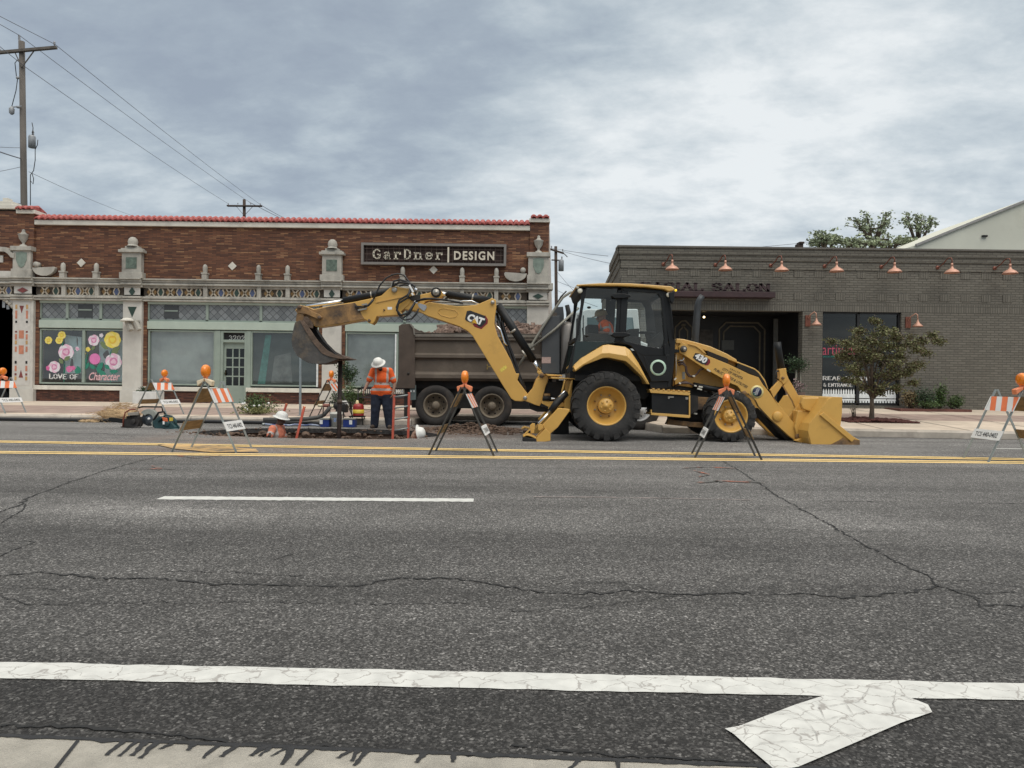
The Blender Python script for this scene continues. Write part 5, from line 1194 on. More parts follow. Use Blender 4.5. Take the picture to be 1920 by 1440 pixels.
slab('cab_sill', M_BLK, [(1030, 1275), (1290, 1280), (1285, 1360), (1050, 1370)], CN + .01, CN + .3, far=True)
def gl(name, pts, inset=.028):
    for y_ in (CN + inset, CF - inset): part(name, M_CABG, lambda mb: mb.sheet(PL(A_, pts, CN), y_), 0, CAB)
gl('side_glass', [(262, 130), (640, 130), (605, 790), (130, 780)]); gl('door_glass', [(720, 170), (1130, 195), (1175, 260), (1215, 760), (1170, 900), (720, 800)]); gl('lower_door_glass', [(950, 955), (1230, 960), (1220, 1200), (1075, 1195)])
for x_, z_, w_ in ((215, 130, .09), (140, 760, .08), (1240, 200, .1), (1310, 900, .3)): part('cross_rail', M_BLK, lambda mb: mb.bar(PT(A_, x_, z_, CN) + Vector((0, .06, 0)), PT(A_, x_, z_, CN) + Vector((0, CF - CN - .06, 0)), w_, .06), 0, CAB)
rf = part('roof', M_YL, lambda mb: mb.prism(PL(A_, [(135, 92), (440, 72), (780, 76), (1100, 98), (1290, 112), (1340, 140), (1320, 168), (1262, 175), (1210, 150), (1000, 124), (640, 108), (200, 105), (145, 112)], CN - .04), CN - .08, CF + .08), .02, CAB)
part('roof_lining', M_BLKM, lambda mb: mb.prism(PL(A_, [(150, 112), (640, 112), (1210, 152), (1240, 185), (1160, 168), (640, 130), (240, 128), (215, 240), (175, 190)], CN), CN + .05, CF - .05), 0, CAB)
for (x, y, r) in ((150, 120, .03), (180, 165, .05), (1270, 215, .05), (1355, 160, .025)):
    c = PT(A_, x, y, CN - .03); part('work_light', mat('lamp lens', (.7, .68, .6), .2, emit=(.9, .85, .6), estr=.05) if x != 1355 else mat('amber lens', (.8, .5, .02), .2, emit=(1, .7, .05), estr=.6), lambda mb: mb.ell(c, (r, .03, r), 2), 0, CAB)
part('mirror', M_BLK, lambda mb: mb.prism(PL(A_, [(1270, 190), (1340, 170), (1335, 290), (1310, 330), (1285, 290)], CN - .1), CN - .12, CN - .05), .01, CAB)
part('antenna', M_BLK, lambda mb: mb.tube([PT(A_, 668, 75, CN + .2), PT(A_, 690, -25, CN + .2)], .006, 6), 0, CAB)
for y_ in (230, 705):
    part('door_hinge', M_BLK, lambda mb: mb.prism(PL(A_, [(565, y_), (600, y_ - 30), (720, y_ - 32), (790, y_ - 15), (800, y_ + 10), (720, y_ + 28), (600, y_ + 28)], CN - .05), CN - .07, CN - .03), .01, CAB)
for q in ((290, 370), (265, 718)):
    c = PT(A_, q[0], q[1], CN); part('glass_latch', M_BLK, lambda mb: mb.ell(c, (.04, .03, .025), 2), 0, CAB)
part('door_handle', M_BLK, lambda mb: mb.bar(PT(A_, 1222, 820, CN - .05), PT(A_, 1225, 950, CN - .05), .035, .03), .008, CAB)
part('grab_rail', M_BLK, lambda mb: mb.tube([PT(A_, 1262, 200, CN - .03), PT(A_, 1300, 420, CN - .06), PT(A_, 1320, 640, CN - .06), PT(A_, 1335, 760, CN - .03)], .012, 8), 0, CAB)
# inside the cab
part('seat', M_BLKM, lambda mb: (mb.prism(PL(A_, [(270, 580), (400, 590), (400, 700), (270, 690)], 14.0), 13.9, 14.45), mb.prism(PL(A_, [(760, 640), (900, 630), (890, 760), (780, 770)], 14.0), 13.9, 14.45), mb.prism(PL(A_, [(250, 690), (900, 740), (900, 860), (250, 800)], 14.0), 13.75, 14.6)), .02, CAB)
part('steering_column', M_BLKM, lambda mb: (mb.bar(PT(A_, 1060, 860, 14.1), PT(A_, 1000, 690, 14.1), .08, .08), mb.lathe([(.17, -.015), (.19, 0), (.17, .015), (.16, 0), (.17, -.015)], PT(A_, 990, 680, 14.1), 'Z', 24), mb.bar(PT(A_, 1040, 850, 14.2), PT(A_, 1200, 720, 14.2), .10, .2)), 0, CAB)
part('control_levers', M_BLKM, lambda mb: [mb.tube([PT(A_, a, 780, 14.1), PT(A_, a - 20, 600 + a % 30, 14.1)], .015, 6) for a in (230, 320, 350)], 0, CAB)
part('cab_floor', M_BLKM, lambda mb: mb.box(PT(A_, 130, 1000, CN).x, PT(A_, 1290, 1000, CN).x, CN + .06, CF - .06, PT(A_, 600, 1270, CN).z, PT(A_, 600, 1200, CN).z), 0, CAB)
part('under_cab', M_BLKM, lambda mb: mb.prism(PL(A_, [(60, 1170), (330, 960), (480, 870), (800, 890), (1000, 1150), (1050, 1300), (1030, 1400), (60, 1250)], CN + .3), CN + .32, CF - .32))
for y_ in (CN + .25, CF - .32): part('wheel_arch', M_BLKM, lambda mb: (lambda P, Q: mb.prism(P, y_, y_ + .07))(PL(A_, [(60, 1230), (60, 1120), (330, 910), (480, 850), (800, 870), (1020, 1150), (1060, 1420), (980, 1500), (200, 1300)], CN + .2), 0))
c = PT(A_, 1135, 1110, CN - .0); part('door_ring', mat('pale green ring', (.45, .60, .48), .4), lambda mb: mb.lathe([(.115, 0), (.155, 0), (.155, .006), (.115, .006), (.115, 0)], (c.x, CN - .034, c.z), 'Y', 32), 0, CAB)  # pale green ring laid over the lower door glass
# fenders
def fender(mb):
    o_ = PL(A_, [(98, 1100), (115, 1070), (200, 990), (470, 830), (530, 822), (740, 850), (800, 890), (900, 1040), (1040, 1310)], CN - .2)
    i_ = PL(A_, [(98, 1100), (125, 1155), (230, 1080), (460, 990), (530, 985), (740, 1030), (800, 1080), (930, 1210), (1000, 1310)], CN - .2)
    m_ = PL(A_, [(98, 1100), (118, 1140), (210, 1070), (440, 935), (530, 930), (750, 965), (775, 990), (890, 1110), (1025, 1312)], CN - .2)
    for yy0, yy1, s in (((YN + .02, YN + .56, 1), (CF + .24, CF - .3, -1))[k_],):
        n = len(o_); v = [(x, yy0 + s * .10, z) for x, z in o_] + [(x, yy0, z) for x, z in m_] + [(x, yy0 + s * .02, z) for x, z in i_] + [(x, yy1, z) for x, z in i_] + [(x, yy1, z) for x, z in o_]
        f = [(r_ * n + k, r_ * n + k + 1, ((r_ + 1) % 5) * n + k + 1, ((r_ + 1) % 5) * n + k) for r_ in range(5) for k in range(n - 1)] + [(0, n, 2 * n, 3 * n, 4 * n), (n - 1, 5 * n - 1, 4 * n - 1, 3 * n - 1, 2 * n - 1)]
        mb.add(v, f)
for k_ in (0, 1): part('fender', M_YL, fender, .008)
# step, battery box
part('step', M_YL, lambda mb: [mb.prism(PL(B_, [(1310, 515), (1870, 557), (1880, 575), (1870, 602), (1330, 565)], 13.28), 13.28, 13.75)] + [mb.box(*(lambda p: (p.x - .02, p.x + .02, 13.27, 13.7, p.z + .02, p.z + .045))(PT(B_, 1370 + 70 * k, 535 + 5 * k, 13.28))) for k in range(8)], .004)
part('tool_box', M_BLK, lambda mb: mb.prism(PL(B_, [(1345, 568), (1862, 604), (1860, 880), (1345, 840)], 13.3), 13.32, 13.8), .01)
part('box_rail', M_YL, lambda mb: (mb.prism(PL(B_, [(1335, 840), (1868, 875), (1868, 915), (1335, 872)], 13.28), 13.28, 13.8), mb.prism(PL(B_, [(1862, 600), (1880, 602), (1880, 905), (1862, 905)], 13.28), 13.285, 13.4), mb.prism(PL(B_, [(1332, 800), (1346, 800), (1346, 850), (1332, 850)], 13.28), 13.285, 13.4)), .004)
part('box_latch', M_PIN, lambda mb: (mb.prism(PL(B_, [(1570, 615), (1650, 615), (1650, 632), (1595, 632), (1590, 650), (1570, 650)], 13.3), 13.3, 13.32), mb.prism(PL(B_, [(1815, 625), (1855, 625), (1855, 658), (1815, 658)], 13.3), 13.31, 13.32)))
part('hydraulic_tank', M_BLKM, lambda mb: mb.prism(PL(K_, [(330, 1060), (470, 1080), (470, 1330), (380, 1400), (330, 1400)], 13.5), 13.5, 14.4))
# hood
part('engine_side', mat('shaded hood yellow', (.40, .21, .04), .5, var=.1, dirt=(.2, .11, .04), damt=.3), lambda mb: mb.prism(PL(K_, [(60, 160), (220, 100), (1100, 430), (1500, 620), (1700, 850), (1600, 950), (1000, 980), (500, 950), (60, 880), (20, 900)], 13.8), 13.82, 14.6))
part('hood_top', M_YL, lambda mb: mb.prism(PL(K_, [(75, 110), (90, 42), (220, 55), (420, 105), (700, 185), (1000, 320), (1165, 420), (1185, 465), (1160, 478), (1000, 420), (620, 268), (330, 160), (80, 130)], 13.7), 13.72, 14.75), .02)
part('front_guard', M_YL, lambda mb: mb.prism(PL(K_, [(1180, 455), (1500, 580), (1580, 640), (1690, 790), (1750, 960), (1725, 960), (1665, 810), (1560, 665), (1490, 605), (1175, 482)], 13.66), 13.70, 14.7), .006)
part('grille', mat('black grille', (.012, .010, .008), .8), lambda mb: mb.prism(PL(K_, [(625, 265), (1000, 415), (1000, 500), (630, 345)], 13.7), 13.66, 13.9))
part('grille', MATS['black grille'], lambda mb: mb.prism(PL(K_, [(1185, 490), (1490, 612), (1555, 670), (1655, 815), (1720, 960), (1640, 880), (1560, 740), (1160, 575)], 13.7), 13.68, 13.9))
part('rear_side_plate', M_Y, lambda mb: mb.prism(PL(K_, [(60, 130), (150, 120), (240, 330), (260, 780), (60, 880)], 13.74), 13.76, 13.84), .006)
part('exhaust_stack', mat('dark exhaust', (.045, .05, .055), .5, .3, var=.2), lambda mb: (mb.tube([W(1303, 660, 14.5), W(1303, 640, 14.5), W(1308, 575, 14.5), W(1311, 563, 14.5), W(1317, 555, 14.5)], [.075, .075, .07, .065, .06], 14)))
# loader arms near and far
arm = [(180, 120), (300, 160), (450, 195), (540, 290), (620, 345), (1000, 500), (1160, 575), (1400, 690), (1560, 745), (1640, 880), (1750, 1010), (1920, 1270)]
armD = T(K_, arm) + T(D_, [(330, 690), (480, 880), (660, 1100), (665, 1180), (640, 1215), (590, 1210), (520, 1160), (300, 960), (150, 800), (110, 720), (20, 640)]) + T(K_, [(1240, 1000), (1230, 960), (1180, 900), (1060, 850), (600, 590), (230, 350), (140, 300), (130, 200)])
AN = 13.60
def arm_fn(mb):
    P = PL(None, armD, AN)
    mb.prism(P, AN, AN + .10)
LA = part('loader_arm', M_Y, arm_fn, .010); part('loader_arm', M_Y, lambda mb: mb.prism(PL(None, armD, AN), AN + 1.12, AN + 1.22), .010)
part('arm_crossbar', M_BLKM, lambda mb: (mb.tube([PT(D_, 375, 920, AN) + Vector((0, .1, 0)), PT(D_, 375, 920, AN) + Vector((0, 1.15, 0))], .09, 14), mb.prism(PL(D_, [(150, 820), (520, 1170), (830, 1335), (760, 1340), (480, 1200), (200, 900)], AN + .25), AN + .3, AN + .8)))
def boss(t, x, y, r, y0, dep, m=M_Y, nm='pivot_boss', parent=LA):
    c = PT(t, x, y, y0); return part(nm, m, lambda mb: mb.lathe([(r, 0), (r, -dep * .8), (r * .92, -dep), (0, -dep)], c, 'Y', 24), 0, parent)
boss(D_, 375, 920, .095, AN, .04); boss(D_, 622, 1165, .055, AN, .06, M_YD); boss(K_, 205, 235, .065, AN, .05, M_STL); boss(K_, 210, 240, .035, AN, .09, M_PIN); boss(K_, 1295, 1030, .05, AN + .02, .03, M_YD)
part('arm_highlight', M_YL, lambda mb: mb.prism(PL(K_, [(290, 150), (380, 150), (480, 190), (560, 250), (620, 330), (560, 300), (500, 240), (420, 185)], AN - .02), AN - .03, AN + .0), .004, LA)  # crescent of clean yellow paints a highlight on the arm's shoulder
# linkage to bucket
part('bucket_link', M_Y, lambda mb: (mb.prism(PL(D_, [(395, 340), (480, 328), (488, 400), (505, 440), (510, 470), (450, 530), (420, 490), (400, 480), (405, 420)], 13.9), 13.88, 14.02), mb.prism(PL(D_, [(400, 480), (460, 510), (330, 700), (290, 600)], 13.9), 13.9, 13.98), mb.prism(PL(D_, [(510, 450), (560, 530), (650, 690), (680, 850), (610, 850), (570, 740), (450, 545), (480, 500)], 13.9), 13.9, 13.98)), .008)
boss(D_, 443, 450, .03, 13.88, .03, M_YD, 'link_pin', BH)
part('bucket_cylinder', M_BLK, lambda mb: mb.tube([PT(D_, 425, 350, 14.0), PT(D_, 385, 100, 14.0), PT(D_, 375, 10, 14.0)], [.075, .075, .07], 14))
part('link_hose', M_HOSE, lambda mb: mb.tube([PT(D_, 400, 350, 13.95), PT(D_, 360, 380, 13.93), PT(D_, 355, 450, 13.93), PT(D_, 390, 470, 13.93)], .018, 8))
# loader bucket: curved shell with side plates
BKN, BKF = 13.10, 15.30
side_pts = [(1005, 705), (1050, 685), (1175, 685), (1170, 880), (1150, 1050), (1240, 1130), (1390, 1215), (1390, 1290), (1430, 1322), (1280, 1330), (820, 1340), (790, 1250), (750, 1100), (770, 1010), (880, 880)]
def shell(mb):
    o_ = PL(D_, [(1175, 685), (1005, 690), (900, 860), (790, 1010), (752, 1100), (760, 1190), (820, 1342), (1040, 1345), (1430, 1325)], BKN); i_ = PL(D_, [(1172, 700), (1020, 710), (920, 870), (815, 1020), (780, 1100), (788, 1180), (840, 1318), (1040, 1322), (1430, 1318)], BKN)
    mb.prism(o_ + i_[::-1], BKN + .02, BKF - .02)
LB = part('loader_bucket', M_Y, shell, .006)
for y_ in (BKN, BKF - .025): part('side_plate', M_Y, lambda mb: mb.prism(PL(D_, side_pts, BKN), y_, y_ + .025), .004, LB)
part('side_rib', M_Y, lambda mb: mb.prism(PL(D_, [(900, 905), (945, 872), (1335, 1190), (1290, 1235)], BKN - .03), BKN - .035, BKN), .006, LB)
part('worn_edge', M_YD, lambda mb: mb.prism(PL(D_, [(1130, 1215), (1180, 1180), (1240, 1215), (1300, 1200), (1385, 1215), (1388, 1290), (1300, 1325), (840, 1338), (900, 1310), (1040, 1260)], BKN), BKN - .006, BKN), 0, LB)
part('cutting_edge', M_STLD, lambda mb: mb.prism(PL(D_, [(1100, 1345), (1100, 1330), (1280, 1322), (1430, 1316), (1430, 1326), (1280, 1345)], BKN), BKN - .03, BKF + .03), 0, LB)
part('bucket_back', M_Y, lambda mb: (mb.prism(PL(D_, [(690, 690), (1040, 688), (1000, 712), (870, 880), (800, 870), (690, 830), (668, 760)], 13.5), 13.5, 13.62), mb.prism(PL(D_, [(640, 850), (870, 860), (760, 1040), (790, 1210), (640, 1200), (600, 1060)], 13.5), 13.55, 13.68), mb.prism(PL(D_, [(660, 1190), (790, 1210), (825, 1335), (600, 1220)], 13.45), 13.45, 13.6)), .02, LB)
part('bucket_back', M_YL, lambda mb: mb.prism(PL(D_, [(700, 1010), (790, 900), (870, 878), (800, 980), (750, 1080), (690, 1060)], 13.40), 13.42, 13.5), .02, LB)
part('coupler_plate', M_Y, lambda mb: (mb.prism(PL(D_, [(520, 930), (610, 830), (700, 700), (700, 1100), (620, 1110), (560, 990)], 13.8), 13.85, 13.95), mb.prism(PL(D_, [(610, 850), (660, 845), (680, 1080), (625, 1100), (600, 1050)], 13.6), 13.74, 13.80)), .008, LB)
part('coupler_pin', M_CHR, lambda mb: mb.prism(PL(D_, [(635, 865), (672, 850), (668, 900), (640, 935)], 13.7), 13.66, 13.74), .01, LB)
# hoses and rods under the arm
part('lift_cylinder', M_BLK, lambda mb: (mb.tube([PT(K_, 380, 880, AN + .14), PT(K_, 700, 945, AN + .14), PT(K_, 1000, 985, AN + .14)], .055, 12)))
part('lift_rod', M_CHR, lambda mb: mb.tube([PT(K_, 1000, 985, AN + .14), PT(K_, 1230, 1015, AN + .14)], .03, 12))
for i, P in enumerate(([(100, 480), (200, 470), (255, 560), (270, 660), (330, 720), (400, 720), (450, 680), (500, 610), (600, 580)], [(115, 530), (180, 500), (240, 540), (250, 650), (300, 725), (380, 735)], [(60, 900), (150, 840), (260, 830), (380, 885), (480, 930)], [(90, 880), (160, 850), (300, 850), (420, 900)])):
    part('hose', mat('brown hose', (.045, .022, .018), .5), lambda mb: mb.tube([PT(K_, a, b, AN + .06 - .02 * i) for a, b in P], .018, 8))
for P in ([(370, 715), (412, 725)], [(400, 890), (440, 900)], [(480, 910), (550, 920)], [(455, 945), (535, 965)], [(1165, 1000), (1218, 1018)], [(630, 600), (690, 640)], [(40, 790), (75, 755)], [(390, 1390), (450, 1400)], [(125, 840), (155, 860)]):
    part('hose_fitting', mat('pale fitting', (.62, .60, .52), .4), lambda mb: mb.bar(PT(K_, *P[0], AN - .02), PT(K_, *P[1], AN - .02), .028, .028))
part('pipe', M_CHR, lambda mb: mb.tube([PT(K_, 95, 438, AN + .1), PT(K_, 190, 440, AN + .1), PT(K_, 215, 410, AN + .1), PT(K_, 200, 350, AN + .1)], .014, 8))
part('door_edge_rod', M_PIN, lambda mb: mb.tube([PT(K_, 70, 300, 13.6), PT(K_, 75, 560, 13.6), PT(K_, 70, 720, 13.6)], .010, 6))
part('side_sticker', mat('grey sticker', (.35, .36, .34), .6), lambda mb: mb.prism(PL(K_, [(185, 645), (235, 645), (235, 775), (185, 775)], 13.75), 13.75, 13.76))

# lettering on the arm
M_TW = mat('decal white', (.82, .82, .80), .5, var=.02); M_TB = mat('decal black', (.02, .02, .022), .5); M_RED = mat('decal dark red', (.20, .012, .018), .5); M_NAVY = mat('decal navy', (.012, .02, .06), .5)
part('model_badge', M_RED, lambda mb: mb.prism(PL(K_, [(580, 505), (640, 400), (685, 430), (688, 480), (650, 525), (600, 528)], AN), AN - .004, AN), 0, LA)
part('model_badge', M_TB, lambda mb: mb.prism(PL(K_, [(375, 385), (420, 305), (480, 315), (600, 375), (650, 405), (640, 470), (600, 512), (540, 505), (430, 440)], AN), AN - .007, AN - .004), 0, LA)
def xz(t, a, b, D): p = PT(t, a, b, D); return (p.x, p.z)
place_text(text_mesh('430', .05), xz(K_, 388, 388, AN), xz(K_, 585, 500, AN), .125, AN - .008, M_TW, 'model_number', LA, .004, slant=.12)
place_text(text_mesh('484174', .0, 1.5), xz(K_, 1035, 600, AN), xz(K_, 1210, 680, AN), .032, AN - .001, M_TB, 'fleet_number', LA, .003, slant=.1)
place_text(text_mesh('CITY OF WICHITA', .01), xz(K_, 900, 605, AN), xz(K_, 1258, 785, AN), .05, AN - .001, M_TB, 'city_lettering', LA, .003, slant=.2)
place_text(text_mesh('PUBLIC WORKS & UTILITIES', .01), xz(K_, 748, 612, AN), xz(K_, 1342, 940, AN), .05, AN - .001, M_TB, 'department_lettering', LA, .003, slant=.2)
c = PT(K_, 1530, 1005, AN); EM = part('emblem', [mat('decal cream', (.72, .62, .28), .5), M_NAVY, mat('decal green', (.02, .14, .10), .5)], lambda mb: (mb.lathe([(0, 0), (.128, 0), (.128, -.004), (0, -.004)], (c.x, AN, c.z), 'Y', 40), setattr(mb, 'cur', 1), mb.lathe([(0, 0), (.094, 0), (.094, -.003), (0, -.003)], (c.x, AN - .004, c.z), 'Y', 36), setattr(mb, 'cur', 2), mb.sheet([(c.x + .085 * cos(t), c.z + .085 * sin(t)) for t in [pi * 1.08 + .1 * k for k in range(11)]] + [(c.x + .06 * cos(t), c.z + .06 * sin(t)) for t in [pi * 1.08 + .1 * k for k in range(10, -1, -1)]], AN - .008)), 0, LA)
def emb(mb):
    for k in (-1.5, -.5, .5, 1.5):
        dx = k * .016; mb.bar((c.x + dx - .025, AN - .010, c.z - .05), (c.x + dx + .02, AN - .010, c.z + .055), .004, .006, up=(0, 1, 0))
    mb.tube([(c.x + .044, AN - .010, c.z + .055), (c.x + .03, AN - .010, c.z + .075), (c.x + .0, AN - .010, c.z + .062)], .004, 6); mb.bar((c.x - .075, AN - .010, c.z - .02), (c.x - .02, AN - .010, c.z + .0), .004, .006, up=(0, 1, 0)); mb.bar((c.x - .05, AN - .010, c.z - .05), (c.x + .0, AN - .01, c.z - .062), .004, .006, up=(0, 1, 0))
part('emblem_figure', M_TW, emb, 0, LA)

# ---------------------------------------- hoe end: swing frame, boom, stick, bucket, outriggers
BW = .17
BM_ = [(130, 440), (150, 410), (250, 365), (530, 410), (650, 405), (740, 395), (860, 345), (900, 325), (940, 345), (945, 420), (930, 520), (925, 600), (960, 720), (1100, 980), (1150, 1110), (1185, 1110), (1165, 1180), (1270, 1320), (1265, 1385), (1215, 1400), (1140, 1395), (1100, 1370), (1010, 1230), (760, 820), (700, 720), (650, 670), (560, 620), (350, 550), (230, 510), (150, 470), (120, 460)]
BO = part('boom', M_Y, pz(S4, BM_, YC - BW, YC + BW), .012)
part('boom_head', M_Y, lambda mb: mb.prism(PL(S4, [(-20, 440), (-10, 385), (60, 330), (150, 292), (270, 265), (300, 235), (340, 230), (385, 260), (388, 300), (350, 340), (210, 360), (160, 440), (130, 460), (60, 455)], YC - .12), YC - .12, YC + .12), .012, BO)
part('boom_recess', M_Y, lambda mb: (lambda P: [mb.tube([(x, YC - BW - .001, z) for x, z in P], .010, 8)])(PL(S4, [(345, 465), (360, 440), (400, 432), (520, 455), (548, 485), (520, 525), (460, 530), (370, 505), (345, 480), (345, 465)], YC - BW)), 0, BO)
part('access_cover', mat('grey plate', (.45, .47, .50), .4, .3), lambda mb: mb.prism(PL(S4, [(128, 390), (145, 380), (215, 400), (222, 425), (200, 458), (185, 458), (140, 420)], YC - BW - .02), YC - BW - .022, YC - BW - .003), .003, BO)
part('warning_sticker', mat('yellow sticker', (.70, .55, .10), .5, var=.3, vscale=40), lambda mb: mb.prism(PL(S4, [(978, 1070), (1040, 1022), (1060, 1050), (998, 1098)], YC - BW), YC - BW - .003, YC - BW), 0, BO)
for (x, y, r) in ((320, 268, .085), (907, 372, .05), (1245, 1362, .045)):
    cc = PT(S4, x, y, YC - BW - .01)
    if x == 320: part('pin_ring', M_BLKM, lambda mb: mb.lathe([(.105, 0), (.105, -.02), (.07, -.02), (.07, 0)], cc, 'Y', 24), 0, BO)
    part('pin', M_PIN, lambda mb: mb.lathe([(r * .8, .02), (r * .8, -.035), (r * .6, -.045), (r * .3, -.045), (r * .25, -.055), (0, -.055)], cc, 'Y', 20), 0, BO)
# big decal on the boom
f_ = YC - BW
part('decal_hexagon', M_RED, lambda mb: mb.prism(PL(S4, [(700, 600), (830, 505), (858, 550), (855, 590), (790, 648), (720, 625)], f_), f_ - .004, f_), 0, BO)
part('decal_hexagon', M_TB, lambda mb: mb.prism(PL(S4, [(740, 590), (825, 515), (840, 555), (836, 582), (786, 630), (752, 616)], f_), f_ - .006, f_ - .004), 0, BO)
part('decal_outline', M_TB, lambda mb: mb.prism(PL(S4, [(620, 545), (640, 462), (672, 455), (828, 512), (828, 530), (795, 606), (768, 606), (700, 582), (640, 565)], f_), f_ - .009, f_ - .006), 0, BO)
place_text(text_mesh('CAT', .055, .82), xz(S4, 632, 556, f_), xz(S4, 795, 613, f_), .155, f_ - .010, M_TW, 'decal_lettering', BO, .004, slant=.12)
part('decal_triangle', mat('decal yellow', (.60, .33, .03), .5), lambda mb: mb.prism(PL(S4, [(690, 578), (722, 540), (748, 596)], f_), f_ - .018, f_ - .014), 0, BO)
# stick
ST = [(90, 560), (150, 490), (240, 510), (330, 545), (560, 500), (860, 450), (1100, 400), (1200, 370), (1310, 270), (1340, 245), (1560, 285), (1590, 300), (1620, 370), (1560, 480), (1450, 580), (1480, 620), (1140, 640), (1110, 710), (1080, 740), (1030, 720), (1000, 680), (700, 735), (400, 780), (350, 770), (250, 700), (230, 640), (120, 600)]
SK = part('stick', M_Y, pz(S3, ST, YC - .14, YC + .14), .012)
part('stick_worn_end', M_YD, lambda mb: mb.prism(PL(S3, [(95, 562), (150, 495), (240, 515), (330, 550), (560, 505), (860, 460), (920, 540), (940, 600), (990, 676), (700, 730), (400, 774), (355, 765), (255, 695), (235, 640), (125, 600)], YC - .146), YC - .146, YC + .146), .012, SK)
part('stick_stiffener', M_YL, lambda mb: mb.bar(PT(S3, 1130, 460, YC - .15), PT(S3, 1480, 385, YC - .15), .018, .018), 0, SK)
part('bucket_lever', M_YD, lambda mb: (mb.prism(PL(S3, [(110, 530), (180, 495), (260, 530), (300, 570), (400, 610), (440, 650), (400, 690), (350, 660), (230, 610), (120, 600)], YC - .2), YC - .2, YC - .15), mb.prism(PL(S3, [(110, 600), (200, 610), (190, 690), (110, 720), (95, 690)], YC - .2), YC - .19, YC + .19)), .01, SK)
for (x, y, r, D, nm) in ((1370, 300, .055, YC - .15, SK), (1045, 695, .03, YC - .15, SK), (405, 655, .035, YC - .2, SK), (150, 520, .04, YC - .2, SK), (1238, 558, .018, YC - .141, SK)):
    cc = PT(S3, x, y, D); part('pin', M_PIN if x in (1370,) else M_STLD, lambda mb: mb.lathe([(r, .01), (r, -.03), (r * .6, -.04), (0, -.04)], cc, 'Y', 16), 0, nm)
part('stick_label', M_TW, lambda mb: mb.prism(PL(S3, [(1280, 518), (1338, 518), (1338, 552), (1280, 552)], YC - .14), YC - .143, YC - .14), 0, SK)
part('hose_bracket', M_PIN, lambda mb: (mb.bar(PT(S3, 900, 560, YC - .18), PT(S3, 1010, 540, YC - .18), .03, .03), mb.bar(PT(S3, 950, 490, YC - .18), PT(S3, 1020, 480, YC - .18), .03, .03), mb.bar(PT(S3, 1010, 490, YC - .18), PT(S3, 1010, 540, YC - .18), .02, .02)), 0, SK)
part('hose_bracket', M_BLKM, lambda mb: mb.bar(PT(S3, 860, 512, YC - .17), PT(S3, 990, 520, YC - .17), .035, .035), 0, SK)
part('stick_cylinder', M_BLK, lambda mb: mb.tube([PT(S3, 715, 440, YC), PT(S3, 1090, 365, YC), PT(S3, 1330, 300, YC)], [.072, .072, .065], 16), 0)
part('cylinder_band', M_PIN, lambda mb: mb.tube([PT(S3, 1066, 370, YC), PT(S3, 1082, 367, YC)], .078, 16))
part('stick_rod', M_CHR, lambda mb: mb.tube([PT(S3, 240, 510, YC), PT(S3, 720, 438, YC)], .032, 14))
# digging bucket (hollow shell)
bko = [(60, 830), (85, 720), (150, 690), (200, 710), (100, 900), (50, 960)]
def hoebk(mb):
    o_ = PL(S3, [(150, 688), (90, 720), (60, 850), (45, 950), (60, 1040), (110, 1140), (180, 1190), (260, 1235), (380, 1252), (500, 1240), (640, 1190), (790, 1185)], YC - .3)
    i_ = PL(S3, [(160, 710), (105, 740), (80, 860), (66, 950), (80, 1030), (125, 1125), (190, 1170), (265, 1212), (380, 1230), (500, 1215), (640, 1168), (790, 1183)], YC - .3)
    mb.prism(o_ + i_[::-1], YC - .3, YC + .3)
HB = part('digging_bucket', M_STLD, hoebk, .004)
def sidep(mb):
    P = PL(S3, [(150, 688), (190, 700), (240, 770), (360, 950), (460, 1050), (580, 1130), (700, 1165), (640, 1190), (500, 1242), (380, 1252), (260, 1236), (180, 1190), (110, 1140), (60, 1040), (45, 950), (60, 850), (90, 720)], YC - .31)
    mb.prism(P, y_, y_ + .025)
for y_ in (YC - .32, YC + .295): part('side_plate', M_STL, sidep, .004, HB)
for y_ in (YC - .345, YC + .32): part('side_cutter', M_STLD, lambda mb: (lambda P: mb.prism(P, y_, y_ + .025))(PL(S3, [(150, 690), (195, 690), (260, 770), (390, 960), (500, 1070), (620, 1140), (790, 1180), (700, 1190), (540, 1160), (440, 1120), (330, 990), (220, 820)], YC - .34)), .004, HB)
part('cutting_lip', M_STLD, lambda mb: mb.prism(PL(S3, [(560, 1150), (620, 1125), (680, 1140), (790, 1185), (640, 1200)], YC - .33), YC - .3, YC + .3), 0, HB)
for k in range(5):
    yy = YC - .27 + .135 * k; part('tooth', M_STLD, lambda mb: mb.prism(PL(S3, [(660, 1160), (790, 1180), (800, 1188), (660, 1200)], YC - .3), yy - .03, yy + .03), 0, HB)
for y_ in (YC - .18, YC + .14): part('bucket_ear', M_STLD, lambda mb: mb.prism(PL(S3, [(200, 640), (270, 650), (340, 750), (330, 800), (240, 770), (180, 700)], YC - .1), y_, y_ + .04), .006, HB)
part('far_side_inner', M_BLKM, lambda mb: mb.prism(PL(S3, [(260, 735), (340, 745), (400, 860), (470, 960), (640, 1140), (560, 1120), (400, 980), (270, 790)], YC + .2), YC + .1, YC + .28), 0, HB)
